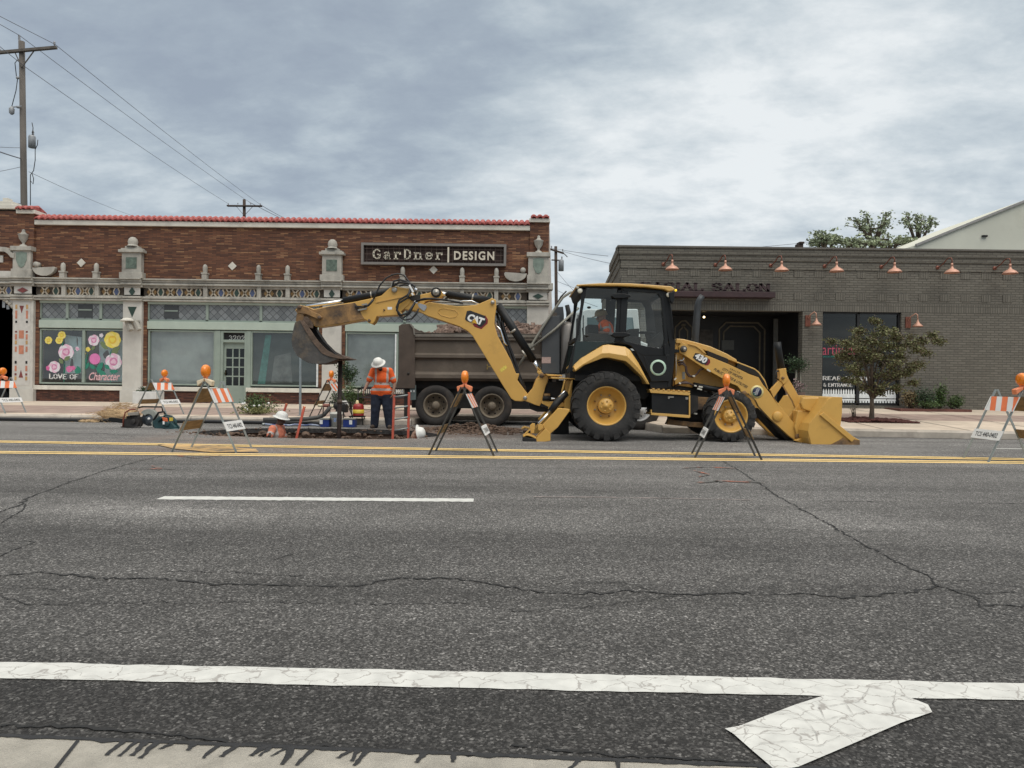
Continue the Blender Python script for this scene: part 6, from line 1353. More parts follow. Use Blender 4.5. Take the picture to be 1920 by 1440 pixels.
# boom cylinders
part('swing_link_cylinder', M_BLK, lambda mb: mb.tube([PT(S4, 435, 290, YC + .05), PT(S4, 880, 355, YC + .05)], .078, 16))
part('cylinder_band', M_PIN, lambda mb: mb.tube([PT(S4, 692, 322, YC + .05), PT(S4, 708, 325, YC + .05)], .085, 16))
part('swing_link_rod', M_CHR, lambda mb: mb.tube([PT(S4, 335, 270, YC + .05), PT(S4, 440, 290, YC + .05)], .042, 12))
part('boom_cylinder', M_BLK, lambda mb: mb.tube([PT(S4, 960, 400, YC), PT(S4, 1130, 660, YC), PT(S4, 1330, 975, YC)], [.085, .085, .078], 16))
part('cylinder_band', M_PIN, lambda mb: mb.tube([PT(S4, 1120, 658, YC), PT(S4, 1133, 677, YC)], .092, 16))
part('boom_rod', M_CHR, lambda mb: mb.tube([PT(S4, 1325, 965, YC), PT(S4, 1400, 1090, YC)], .045, 12))
part('steel_pipe', M_PIN, lambda mb: mb.tube([PT(S4, 1210, 870, YC - .12), PT(S4, 1255, 935, YC - .12)], .022, 8))
part('steel_pipe', M_CHR, lambda mb: mb.tube([PT(S4, 935, 600, YC - .05), PT(S4, 990, 660, YC - .05), PT(S4, 1030, 790, YC - .05), PT(S4, 1060, 820, YC - .05)], .022, 8))
part('steel_pipe', M_CHR, lambda mb: mb.tube([PT(S4, 540, 375, YC - .13), PT(S4, 600, 355, YC - .13), PT(S4, 690, 355, YC - .13), PT(S4, 760, 385, YC - .13)], .012, 8))
for i, P in enumerate(([(960, 560), (1000, 700), (1060, 850), (1110, 1000), (1160, 1110), (1200, 1200), (1260, 1320)], [(1000, 520), (1020, 640), (1080, 830), (1130, 960), (1180, 1120), (1240, 1260)], [(950, 480), (985, 600), (1050, 800), (1120, 1010), (1210, 1230)], [(1000, 640), (1060, 610), (1100, 620)])):
    part('boom_hose', M_HOSE, lambda mb: mb.tube([PT(S4, a, b, YC - .02 + .05 * i) for a, b in P], .03 if i < 3 else .015, 8))
for i, P in enumerate(([(1100, 420), (1130, 350), (1180, 240), (1260, 150), (1340, 105), (1420, 92), (1490, 110), (1560, 200), (1600, 290)], [(1340, 260), (1360, 190), (1430, 165), (1520, 190), (1600, 230), (1650, 290)], [(1350, 250), (1430, 200), (1540, 210), (1600, 240)], [(1430, 250), (1500, 230), (1580, 240)],
                       [(1600, 300), (1530, 370), (1430, 430), (1395, 520), (1420, 610), (1480, 660), (1560, 600), (1630, 470)], [(1570, 290), (1540, 400), (1420, 470), (1400, 560), (1450, 620), (1540, 600), (1640, 450)], [(1430, 640), (1500, 685), (1590, 670), (1650, 600), (1680, 540)], [(1640, 450), (1700, 430), (1800, 415), (1950, 420), (2100, 440), (2250, 470)], [(1100, 420), (1060, 470), (1030, 500), (980, 510)], [(1640, 440), (1750, 410), (1880, 410), (2050, 430)])):
    part('hose', M_HOSE, lambda mb: mb.tube([PT(S3, a, b, YC - .19 - .01 * i) for a, b in P], .017 + .003 * (i % 3), 8))
for a, b, c_, d in ((1560, 235, 1590, 290), (1590, 290, 1610, 330), (1630, 280, 1660, 300), (1625, 450, 1665, 465), (1590, 340, 1610, 370), (1805, 415, 1840, 415)):
    part('hose_fitting', M_CHR if a > 1600 else M_TW, lambda mb: mb.bar(PT(S3, a, b, YC - .24), PT(S3, c_, d, YC - .24), .035, .035), .004)
part('hose_guide', M_PIN, lambda mb: (mb.bar(PT(S3, 1330, 250, YC - .2), PT(S3, 1340, 195, YC - .2), .012, .02), mb.bar(PT(S3, 1300, 262, YC - .2), PT(S3, 1340, 262, YC - .2), .012, .02)), 0, SK)
part('valve_block', M_BLKM, lambda mb: mb.prism(PL(S3, [(1540, 400), (1600, 370), (1700, 360), (1700, 430), (1600, 440)], YC - .14), YC - .16, YC - .05), .006)
part('swing_casting', M_Y, lambda mb: (mb.prism(PL(E_, [(115, 500), (180, 480), (300, 340), (340, 200), (390, 185), (400, 130), (350, 70), (380, 45), (430, 60), (480, 110), (560, 135), (545, 250), (510, 330), (470, 480), (440, 620), (400, 690), (310, 660), (230, 625), (130, 590)], YC - .2), YC - .2, YC - .12), mb.prism(PL(E_, [(115, 500), (180, 480), (300, 340), (340, 200), (400, 130), (480, 110), (560, 135), (545, 250), (470, 480), (400, 690), (230, 625), (130, 590)], YC - .2), YC + .12, YC + .2), mb.prism(PL(E_, [(330, 210), (540, 240), (400, 690), (240, 620), (260, 400)], YC - .12), YC - .12, YC + .12)), .01)
boss(E_, 440, 135, .05, YC - .2, .04, M_YD, 'pin', BH); boss(E_, 140, 540, .04, YC - .21, .03, M_PIN, 'pin', BH)
part('rear_frame_beam', M_Y, lambda mb: (mb.prism(PL(E_, [(500, 105), (800, 125), (820, 150), (560, 145)], YC - .5), YC - .5, YC + .5), mb.prism(PL(E_, [(600, 160), (1100, 190), (1110, 212), (620, 190)], YC - .6), YC - .6, YC + .6), mb.prism(PL(E_, [(440, 590), (780, 615), (900, 640), (900, 700), (560, 700), (440, 640)], YC - .3), YC - .3, YC + .3), mb.bar(PT(E_, 855, 215, YC - .6), PT(E_, 790, 480, YC - .6), .03, .03), mb.bar(PT(E_, 985, 225, YC - .6), PT(E_, 915, 490, YC - .6), .035, .035), mb.prism(PL(E_, [(870, 220), (1000, 220), (960, 800), (850, 750)], YC - .45), YC - .45, YC + .45)), .006)
part('slide_frame', M_BLKM, lambda mb: (mb.prism(PL(E_, [(520, 250), (1000, 240), (960, 780), (520, 560)], YC - .2), YC - .15, YC + .5), mb.prism(PL(E_, [(200, 640), (560, 730), (540, 790), (360, 790), (230, 740)], YC - .1), YC - .1, YC + .3), mb.tube([PT(E_, 460, 545, YC - .3), PT(E_, 590, 545, YC - .3)], .045, 12)))
part('swing_rod', M_CHR, lambda mb: mb.tube([PT(E_, 575, 550, YC - .3), PT(E_, 735, 556, YC - .3)], .025, 10))
part('valve_cap', M_YD, lambda mb: mb.tube([PT(E_, 480, 490, YC - .25), PT(E_, 590, 490, YC - .25)], .035, 12))
# outriggers: near one splayed toward the road
ON = YN + .05
def outrigger(dy, far=False):
    y0 = 12.95 if not far else 15.0
    yt = 13.55 if not far else 14.75
    o = part('outrigger_leg', M_Y, lambda mb: (
        mb.prism(PL(E_, [(590, 870), (730, 720), (930, 735), (930, 770), (720, 1060), (590, 1170), (560, 1200), (470, 1060), (450, 1020)], 13.2), y0 + .12, y0 + .36, ),
        mb.prism(PL(E_, [(335, 1255), (500, 1080), (590, 1170), (590, 1300), (400, 1335), (345, 1320)], 13.1), y0 + .02, y0 + .05),
        mb.prism(PL(E_, [(335, 1255), (500, 1080), (590, 1170), (590, 1300), (400, 1335), (345, 1320)], 13.1), y0 + .40, y0 + .43),
        mb.prism(PL(E_, [(100, 1215), (160, 1180), (260, 1200), (340, 1250), (330, 1268), (240, 1225), (170, 1210), (105, 1235)], 13.1), y0 + .02, y0 + .43)), .008)
    return o
o = outrigger(0)
part('outrigger_side', M_Y, lambda mb: (mb.bar(PT(E_, 105, 1220, 13.0), PT(E_, 230, 1100, 13.0), .03, .03), mb.prism(PL(E_, [(225, 1030), (270, 990), (320, 1000), (300, 1170), (240, 1170)], 13.1), 13.05, 13.09), mb.prism(PL(E_, [(370, 1020), (450, 1010), (470, 1080), (400, 1130), (370, 1100)], 13.1), 13.05, 13.12)), .006, o)
part('outrigger_pad', M_BLKM, lambda mb: mb.prism(PL(E_, [(100, 1240), (330, 1270), (345, 1330), (540, 1330), (540, 1360), (380, 1385), (120, 1375), (95, 1340)], 13.0), 12.95, 13.42), .008, o)
outrigger(0, True)
part('outrigger_cylinder', M_BLK, lambda mb: mb.tube([PT(E_, 590, 790, 13.25), PT(E_, 700, 640, 13.3), PT(E_, 830, 500, 13.4), PT(E_, 880, 460, 13.45)], [.06, .068, .07, .06], 14), 0)
part('outrigger_rod', M_CHR, lambda mb: mb.tube([PT(E_, 590, 780, 13.2), PT(E_, 385, 1000, 13.1)], .026, 12))
part('cylinder_pipe', M_CHR, lambda mb: mb.tube([PT(E_, 740, 520, 13.2), PT(E_, 860, 410, 13.2)], .012, 8))
part('far_outrigger_pad', M_BLKM, lambda mb: mb.prism(PL(E_, [(760, 900), (910, 800), (920, 1200), (620, 1190), (640, 1160)], 15.0), 14.85, 15.2))
# grab rails rising from boom swing frame to the roof (left of cab)
# ------------------------------------------------------------------ dump truck
TN = 17.35; TF = 19.75
M_TB = mat('dusty truck brown', (.115, .092, .072), .75, var=.15, vscale=2, dirt=(.19, .155, .12), dscale=1.4, damt=.35, bump=.15, bscale=20)
M_TBL = mat('dusty rail', (.20, .18, .155), .75, var=.2, vscale=2, dirt=(.12, .095, .07), dscale=2.2, damt=.4)
M_TBD = mat('dark tail post', (.085, .064, .050), .8, var=.2, vscale=2.5, dirt=(.14, .11, .09), dscale=1.6, damt=.3)
M_TG = mat('slate steel', (.070, .076, .082), .6, var=.12, vscale=1.5, dirt=(.12, .105, .09), dscale=1.3, damt=.2)
M_TW2 = mat('truck white', (.62, .64, .64), .4, var=.04)
TR = thing('dump_truck', 'dusty brown dump truck heaped with broken concrete, parked behind the boom', 'truck', (W(930, 800, TN).x, TN + 1.2, 0))
def tpart(name, m, fn, bevel=0.0, parent=None, seg=2):
    mb = MB(); fn(mb); return mb.build(name, m, parent or TR, bevel=bevel, seg=seg)
def tp(mb, pts, y0, y1, t=F_, D=TN): mb.prism(PL(t, pts, D), y0, y1)
BED = tpart('bed', M_TB, lambda mb: (tp(mb, [(200, 230), (1700, 245), (1700, 640), (1500, 690), (215, 690)], TN + .08, TN + .16), tp(mb, [(200, 230), (1700, 245), (1700, 640), (1500, 690), (215, 690)], TF - .16, TF - .08), tp(mb, [(80, 640), (1600, 640), (1600, 690), (80, 690)], TN + .16, TF - .16), mb.box(W(1045, 600, TN).x - .1, W(1045, 600, TN).x, TN + .16, TF - .16, .9, W(1045, 600, TN).z + .2), mb.box(W(762, 600, TN).x, W(762, 600, TN).x + .08, TN + .16, TF - .16, .9, 2.5)))
for a, b, m, pr in ((190, 232, M_TBL, .0), (232, 264, M_TB, .02), (400, 474, M_TB, .0), (598, 700, M_TB, -.0)):
    def rib(mb):
        P = PL(F_, [(215, a), (1560, a + 14), (1560, b + 10), (215, b)], TN)
        if b - a < 50: mb.prism(P, TN + pr, TN + .09)
        else:
            h = (b - a); Q = PL(F_, [(215, a + h * .32), (1560, a + h * .32 + 12), (1560, b - h * .30 + 10), (215, b - h * .30)], TN)
            n = 4; v = [(P[0][0], TN + .09, P[0][1]), (P[1][0], TN + .09, P[1][1]), (Q[1][0], TN, Q[1][1]), (Q[0][0], TN, Q[0][1]), (Q[3][0], TN, Q[3][1]), (Q[2][0], TN, Q[2][1]), (P[2][0], TN + .09, P[2][1]), (P[3][0], TN + .09, P[3][1])]
            mb.add(v, [(0, 1, 2, 3), (3, 2, 5, 4), (4, 5, 6, 7), (0, 3, 4, 7), (1, 6, 5, 2)])
    tpart('side_rib', m, rib, 0, BED)
tpart('top_rail', M_TBL, lambda mb: tp(mb, [(215, 192), (1560, 205), (1560, 215), (215, 205)], TN - .0, TN + .2), .006, BED)
tpart('tail_post', M_TBD, lambda mb: tp(mb, [(45, 120), (80, 100), (160, 96), (190, 115), (214, 190), (216, 780), (10, 780), (45, 640)], TN - .03, TN + .16), .01)
tpart('tail_post', M_TBD, lambda mb: tp(mb, [(45, 120), (80, 100), (160, 96), (190, 115), (214, 190), (216, 780), (10, 780), (45, 640)], TF - .16, TF + .03), .01)
tpart('tail_flange', M_TBL, lambda mb: tp(mb, [(160, 96), (180, 100), (212, 150), (218, 215), (206, 215), (196, 150), (170, 112)], TN - .06, TN - .03), 0, BED)
tpart('tailgate', M_TBD, lambda mb: mb.box(W(749, 600, TN).x, W(755, 600, TN).x, TN + .16, TF - .16, W(750, 712, TN).z, W(750, 612, TN).z))
tpart('post_bolt', M_BLKM, lambda mb: mb.lathe([(.03, 0), (.03, -.02), (0, -.02)], PT(F_, 145, 622, TN - .03), 'Y', 12))
tpart('front_post', M_TG, lambda mb: tp(mb, [(1557, 110), (1600, 60), (1660, 20), (1745, 10), (1745, 625), (1557, 625)], TN - .04, TN + .12), .012)
tpart('bulkhead', M_TG, lambda mb: tp(mb, [(1700, -90), (1790, -95), (1800, 0), (1780, 630), (1720, 630)], TN + .2, TF - .2), .01)
tpart('sticker', mat('pink notice', (.50, .36, .32), .7, var=.2, vscale=40), lambda mb: tp(mb, [(1557, 450), (1652, 450), (1652, 515), (1557, 515)], TN - .045, TN - .041))
tpart('lock', mat('brass', (.35, .25, .08), .5, .6), lambda mb: (tp(mb, [(975, 525), (985, 525), (985, 580), (975, 580)], TN - .01, TN + .01), tp(mb, [(975, 545), (1020, 545), (1020, 555), (975, 555)], TN - .01, TN + .01)))
tpart('frame', M_BLKM, lambda mb: (tp(mb, [(100, 700), (2600, 690), (2600, 800), (100, 790)], TN + .5, TN + .62), tp(mb, [(100, 700), (2600, 690), (2600, 800), (100, 790)], TF - .62, TF - .5), mb.box(W(770, 600, TN).x, W(1060, 600, TN).x, TN + .35, TF - .35, .42, .95)))
tpart('wheel_well', M_BLKM, lambda mb: mb.box(W(778, 600, TN).x, W(1060, 600, TN).x, TN + .25, TF - .25, .92, 1.12))
def truck_wheel(px, py, r=.505, rim=.30, white=False, front=False, D=TN):
    c0 = PT(F_, px, py, D) if not front else W(px, py, D)
    for side in (0, 1):
        y = (D + .15 if not side else D + TF - TN - .15); s = -1 if not side else 1
        c = Vector((c0.x, y, r - .005)); wn_ = thing('wheel', None, None, c); wn_.parent = TR; wn_.location = c - org(TR); ORG[wn_.name] = c
        def ty(mb):
            for k in ((0, 1) if not front else (0,)):
                yo = -s * k * .32; h = .135
                mb.lathe([(rim, s * h * .75 + yo), (rim + .05, s * h * 1.02 + yo), (r - .07, s * h * 1.05 + yo), (r - .02, s * h * .92 + yo), (r, s * h * .7 + yo), (r, s * h * .42 + yo), (r - .014, s * h * .4 + yo), (r - .014, s * h * .34 + yo), (r, s * h * .3 + yo), (r, -s * h * .3 + yo), (r - .014, -s * h * .34 + yo), (r - .014, -s * h * .4 + yo), (r, -s * h * .44 + yo), (r, -s * h * .7 + yo), (r - .02, -s * h * .92 + yo), (r - .07, -s * h * 1.05 + yo), (rim, -s * h * .8 + yo)], c, 'Y', 48)
        mb = MB(); ty(mb); mb.build('tyre', M_TYRE2, wn_)
        mr_ = M_RIMW if white else M_RIM
        mb = MB(); e = s * .105
        if front: mb.lathe([(rim + .01, e), (rim + .012, e + s * .015), (rim - .015, e + s * .01), (rim - .03, e - s * .05), (rim * .8, e - s * .07), (rim * .45, e + s * .02), (.10, e + s * .04), (.09, e + s * .10), (0, e + s * .11)], c, 'Y', 36)
        else: mb.lathe([(rim + .01, e), (rim + .012, e + s * .015), (rim - .02, e + s * .01), (rim - .035, e - s * .04), (rim - .05, e - s * .16), (rim * .45, e - s * .18), (.11, e - s * .18), (.10, e - s * .04), (.06, e), (0, e)], c, 'Y', 36)
        rm = mb.build('rim', mr_, wn_)
        for k in range(10):
            t = 2 * pi * k / 10; q = rim * (.62 if front else .55); off_ = e + (s * -.01 if front else -s * .18)
            mb = MB(); mb.lathe([(.016, off_), (.016, off_ + s * .03), (0, off_ + s * .035)], (c.x + q * cos(t), c.y, c.z + q * sin(t)), 'Y', 6); mb.build('wheel_nut', M_BLKM if front else M_STLD, rm)
        if not front:
            mb = MB()
            for k in range(8):
                t = 2 * pi * (k + .5) / 8; mb.disc((c.x + rim * .72 * cos(t), c.y + e - s * .165, c.z + rim * .72 * sin(t)), .03, n=12)
            mb.build('hand_holes', M_BLACK, rm)
M_TYRE2 = mat('truck tyre', (.030, .027, .025), .85, var=.25, vscale=5, dirt=(.075, .058, .045), dscale=3, damt=.45)
M_RIM = mat('dirty tan rim', (.20, .165, .12), .7, var=.25, vscale=5, dirt=(.08, .06, .045), dscale=5, damt=.5); M_RIMW = mat('white rim', (.62, .64, .65), .4, var=.08)
truck_wheel(430, 1005); truck_wheel(1028, 1008)
truck_wheel(1199, 775, .50, .28, True, True, 16.55)
tpart('muffler', mat('dull stack', (.20, .185, .17), .45, .4, var=.2, vscale=2), lambda mb: mb.tube([W(1063, 702, TN), W(1063, 695, TN), W(1065, 612, TN), W(1066, 604, TN)], [.13, .165, .165, .09], 20))
tpart('stack_pipe', M_BLKM, lambda mb: mb.tube([W(1066, 606, TN), W(1066, 585, TN), W(1063, 572, TN)], [.06, .06, .055], 12))
CABT = tpart('truck_cab', M_TW2, lambda mb: (tp(mb, [(1072, 590), (1100, 580), (1195, 580), (1200, 640), (1240, 655), (1252, 700), (1250, 745), (1072, 745)], TN - .1, TF - .2, None)), .03)
tpart('cab_window', mat('truck cab glass', (.10, .15, .16), .1, spec=.6), lambda mb: tp(mb, [(1100, 596), (1185, 596), (1190, 640), (1100, 640)], TN - .11, TN - .10, None), 0, CABT)
tpart('cab_door_line', M_BLKM, lambda mb: tp(mb, [(1092, 592), (1094, 592), (1094, 742), (1092, 742)], TN - .108, TN - .10, None), 0, CABT)
tpart('mirror', M_BLK, lambda mb: (mb.box(W(1080, 600, TN - .3).x, W(1088, 600, TN - .3).x, TN - .5, TN - .3, W(1085, 640, TN - .3).z, W(1085, 598, TN - .3).z), mb.tube([W(1084, 598, TN - .3), W(1084, 590, TN - .1)], .015, 6)), .01)
tpart('fuel_tank', M_CHR, lambda mb: mb.tube([W(1100, 760, TN + .1), W(1160, 760, TN + .1)], .26, 20))
M_ARM = mat('tarp arm', (.27, .26, .22), .55, .3, var=.1)
tpart('tarp_arm', M_ARM, lambda mb: mb.tube([W(a, b, TN - .08) for a, b in ((970, 690), (992, 655), (1018, 613), (1041, 578), (1055, 558), (1068, 549), (1084, 545))], .032, 8), 0, BED)
tpart('tarp_arm', M_ARM, lambda mb: mb.tube([W(a, b, TN - .12) for a, b in ((993, 655), (1040, 618), (1085, 577))], .032, 8), 0, BED)
tpart('arm_pivot', M_ARM, lambda mb: (tp(mb, [(980, 645), (1000, 645), (1002, 657), (985, 657)], TN - .14, TN - .02, None)), .006, BED)
tpart('arm_cable', M_BLKM, lambda mb: mb.tube([W(a, b, TN - .07) for a, b in ((1041, 575), (1052, 556), (1062, 546))], .02, 6), 0, BED)
tpart('tail_light_bar', mat('grey box', (.10, .13, .13), .6), lambda mb: tp(mb, [(160, 760), (225, 745), (225, 900), (160, 905)], TN - .0, TN + .06))
tpart('mud_flap', M_BLKM, lambda mb: tp(mb, [(95, 760), (155, 760), (155, 1130), (95, 1130)], TN + .05, TN + .09))
for px_, py_ in ((168, 810), (200, 810), (20, 810), (45, 810), (72, 810)):
    tpart('white_tab', M_TW2, lambda mb: tp(mb, [(px_, py_ - 9), (px_ + 12, py_ - 9), (px_ + 12, py_ + 10), (px_, py_ + 10)], TN - .02, TN - .004))
# heaped load
rl = random.Random(12); mb = MB(); xa, xb = W(775, 600, TN).x, W(1040, 600, TN).x
for i in range(1500):
    x = rl.uniform(xa, xb); y = rl.uniform(TN + .2, TF - .2); u = (x - xa) / (xb - xa); v_ = (y - TN) / (TF - TN)
    top = 2.20 + (.40 * smooth01(.02, .25, u) * (1 if u < .93 else .8)) * math.sin(pi * min(max(v_, .05), .95)) ** .7 + .10 * mnoise.noise(Vector((x * 2.2, y * 2.2, 3)))
    s_ = rl.uniform(.025, .085) if rl.random() < .86 else rl.uniform(.08, .16)
    mb.ell((x, y, top - s_ * .3), (s_ * rl.uniform(.8, 1.5), s_ * rl.uniform(.8, 1.3), s_ * rl.uniform(.5, .95)), 1, .5, rl.random() * 99, rot=Matrix.Rotation(rl.uniform(0, 3), 3, 'Y'), fr=1.5)
mb.box(xa + .05, xb - .05, TN + .18, TF - .18, 1.5, 2.24)
mb.sm = [False] * len(mb.sm)
o = mb.build('rubble_load', mat('broken concrete', (.17, .115, .09), .95, var=.5, vscale=6, bump=.8, bscale=25, dirt=(.32, .27, .23), dscale=4, damt=.3)); tag(o, 'heap of broken brown concrete and soil filling the dump truck bed', 'rubble', kind='stuff')
# ------------------------------------------------------------------ people
M_SKIN = mat('skin', (.40, .24, .17), .6, var=.06, vscale=30); M_SKIND = mat('brown skin', (.11, .06, .04), .55, var=.1, vscale=30); M_SKINT = mat('tanned skin', (.30, .17, .12), .6, var=.06, vscale=30)
M_ORG = mat('hi-vis orange', (.86, .13, .022), .8, var=.14, vscale=7, bump=1.0, bscale=9, emit=(1, .15, .02), estr=0.0); M_ORF = mat('faded orange', (.62, .20, .12), .8, var=.25, vscale=7, bump=1.0, bscale=9)
M_REF = mat('reflective tape', (.44, .40, .37), .45, var=.05); M_JEAN = mat('dark denim', (.016, .022, .040), .9, var=.35, vscale=9, bump=1.0, bscale=10); M_BOOT = mat('brown boots', (.07, .05, .038), .8)
M_HAT = mat('white hard hat', (.74, .74, .70), .35, var=.04, vscale=9, dirt=(.55, .52, .46), dscale=12, damt=.1); M_HATT = mat('tan hard hat', (.26, .19, .10), .6)
M_BEARD = mat('dark beard', (.035, .024, .018), .95)
def hand(mb, wrist, d, palm_n, s=1.0, curl=.5):
    """palm, four bent fingers of unequal length and a side thumb"""
    wrist = Vector(wrist); d = Vector(d).normalized(); n = Vector(palm_n); n = (n - d * n.dot(d)).normalized(); a = d.cross(n).normalized()
    pc = wrist + d * .045 * s
    for k in range(4): mb.capsule(wrist + a * (k - 1.5) * .012 * s, wrist + d * .085 * s + a * (k - 1.5) * .020 * s, .013 * s, .012 * s, 1, 8)
    for k, ln in enumerate((.066, .078, .072, .056)):
        b = wrist + d * .088 * s + a * (k - 1.5) * .021 * s; m_ = b + (d * math.cos(curl * .6) + n * math.sin(curl * .6)) * ln * .52 * s; e = m_ + (d * math.cos(curl * 1.8) + n * math.sin(curl * 1.8)) * ln * .5 * s
        mb.capsule(b, m_, .0098 * s, .009 * s, 1, 8); mb.capsule(m_, e, .009 * s, .0078 * s, 1, 8)
    b = wrist + d * .025 * s - a * .030 * s; m_ = b + (d * .7 - a * .65 + n * .3).normalized() * .038 * s; e = m_ + (d * .95 - a * .1 + n * .35).normalized() * .032 * s
    mb.capsule(b, m_, .012 * s, .0105 * s, 1, 8); mb.capsule(m_, e, .0105 * s, .009 * s, 1, 8)
def head(mb, c, rot, s=1.0):
    """rot turns the local frame: face looks to -y"""
    def q(x, y, z): return Vector(c) + rot @ (Vector((x, y, z)) * s)
    mb.ell(q(0, .010, .02), (.076 * s, .094 * s, .108 * s), 2, rot=rot); mb.ell(q(0, -.028, -.055), (.056 * s, .060 * s, .062 * s), 2, rot=rot)
    mb.capsule(q(0, -.088, .012), q(0, -.108, -.022), .010 * s, .015 * s, 1, 8); mb.capsule(q(-.026, -.082, -.058), q(.026, -.082, -.058), .009 * s, .009 * s, 1, 8)
    for sx in (-1, 1): mb.ell(q(sx * .078, .008, -.010), (.010 * s, .019 * s, .031 * s), 1, rot=rot); mb.ell(q(sx * .032, -.078, .022), (.016 * s, .010 * s, .008 * s), 1, rot=rot)
def face_bits(parent, c, rot, s=1.0, eye=True):
    def q(x, y, z): return Vector(c) + rot @ (Vector((x, y, z)) * s)
    for sx in (-1, 1):
        mb = MB(); mb.ell(q(sx * .032, -.084, .016), (.012 * s, .008 * s, .006 * s), 1); mb.build('eye', mat('eye', (.03, .02, .015), .3), parent)
    mb = MB(); mb.capsule(q(-.022, -.089, -.058), q(.022, -.089, -.058), .005 * s, .005 * s, 1, 6); mb.build('mouth', mat('lips', (.20, .08, .06), .6), parent)
def hat(parent, c, rot, m, s=1.0, full=True):
    def L_(mbx, prof): 
        o = len(mbx.v); mbx.lathe(prof, (0, 0, 0), 'Z', 28)
        for i in range(o, len(mbx.v)):
            v = Vector(mbx.v[i]); v = Vector((v.x, v.y * 1.12, v.z)); mbx.v[i] = tuple(Vector(c) + rot @ (v * s))
    mb = MB(); L_(mb, [(.0, .158), (.05, .152), (.09, .128), (.112, .088), (.120, .045), (.122, .040), (.165 if full else .126, .026), (.168 if full else .126, .020), (.118, .030), (.100, .09), (0, .14)])
    if not full:
        def q(x, y, z): return Vector(c) + rot @ (Vector((x, y, z)) * s)
        mb.add([q(-.09, -.10, .04), q(.09, -.10, .04), q(.06, -.19, .025), (q(-.06, -.19, .025)), q(-.09, -.10, .03), q(.09, -.10, .03), q(.06, -.19, .015), (q(-.06, -.19, .015))], [(0, 1, 2, 3), (4, 7, 6, 5), (0, 4, 5, 1), (1, 5, 6, 2), (2, 6, 7, 3), (3, 7, 4, 0)])
    return mb.build('hard_hat', m, parent)
def classify(mb, fn):
    for i, f in enumerate(mb.f):
        c = Vector((0, 0, 0))
        for k in f: c += Vector(mb.v[k])
        mb.mi[i] = fn(c / len(f))
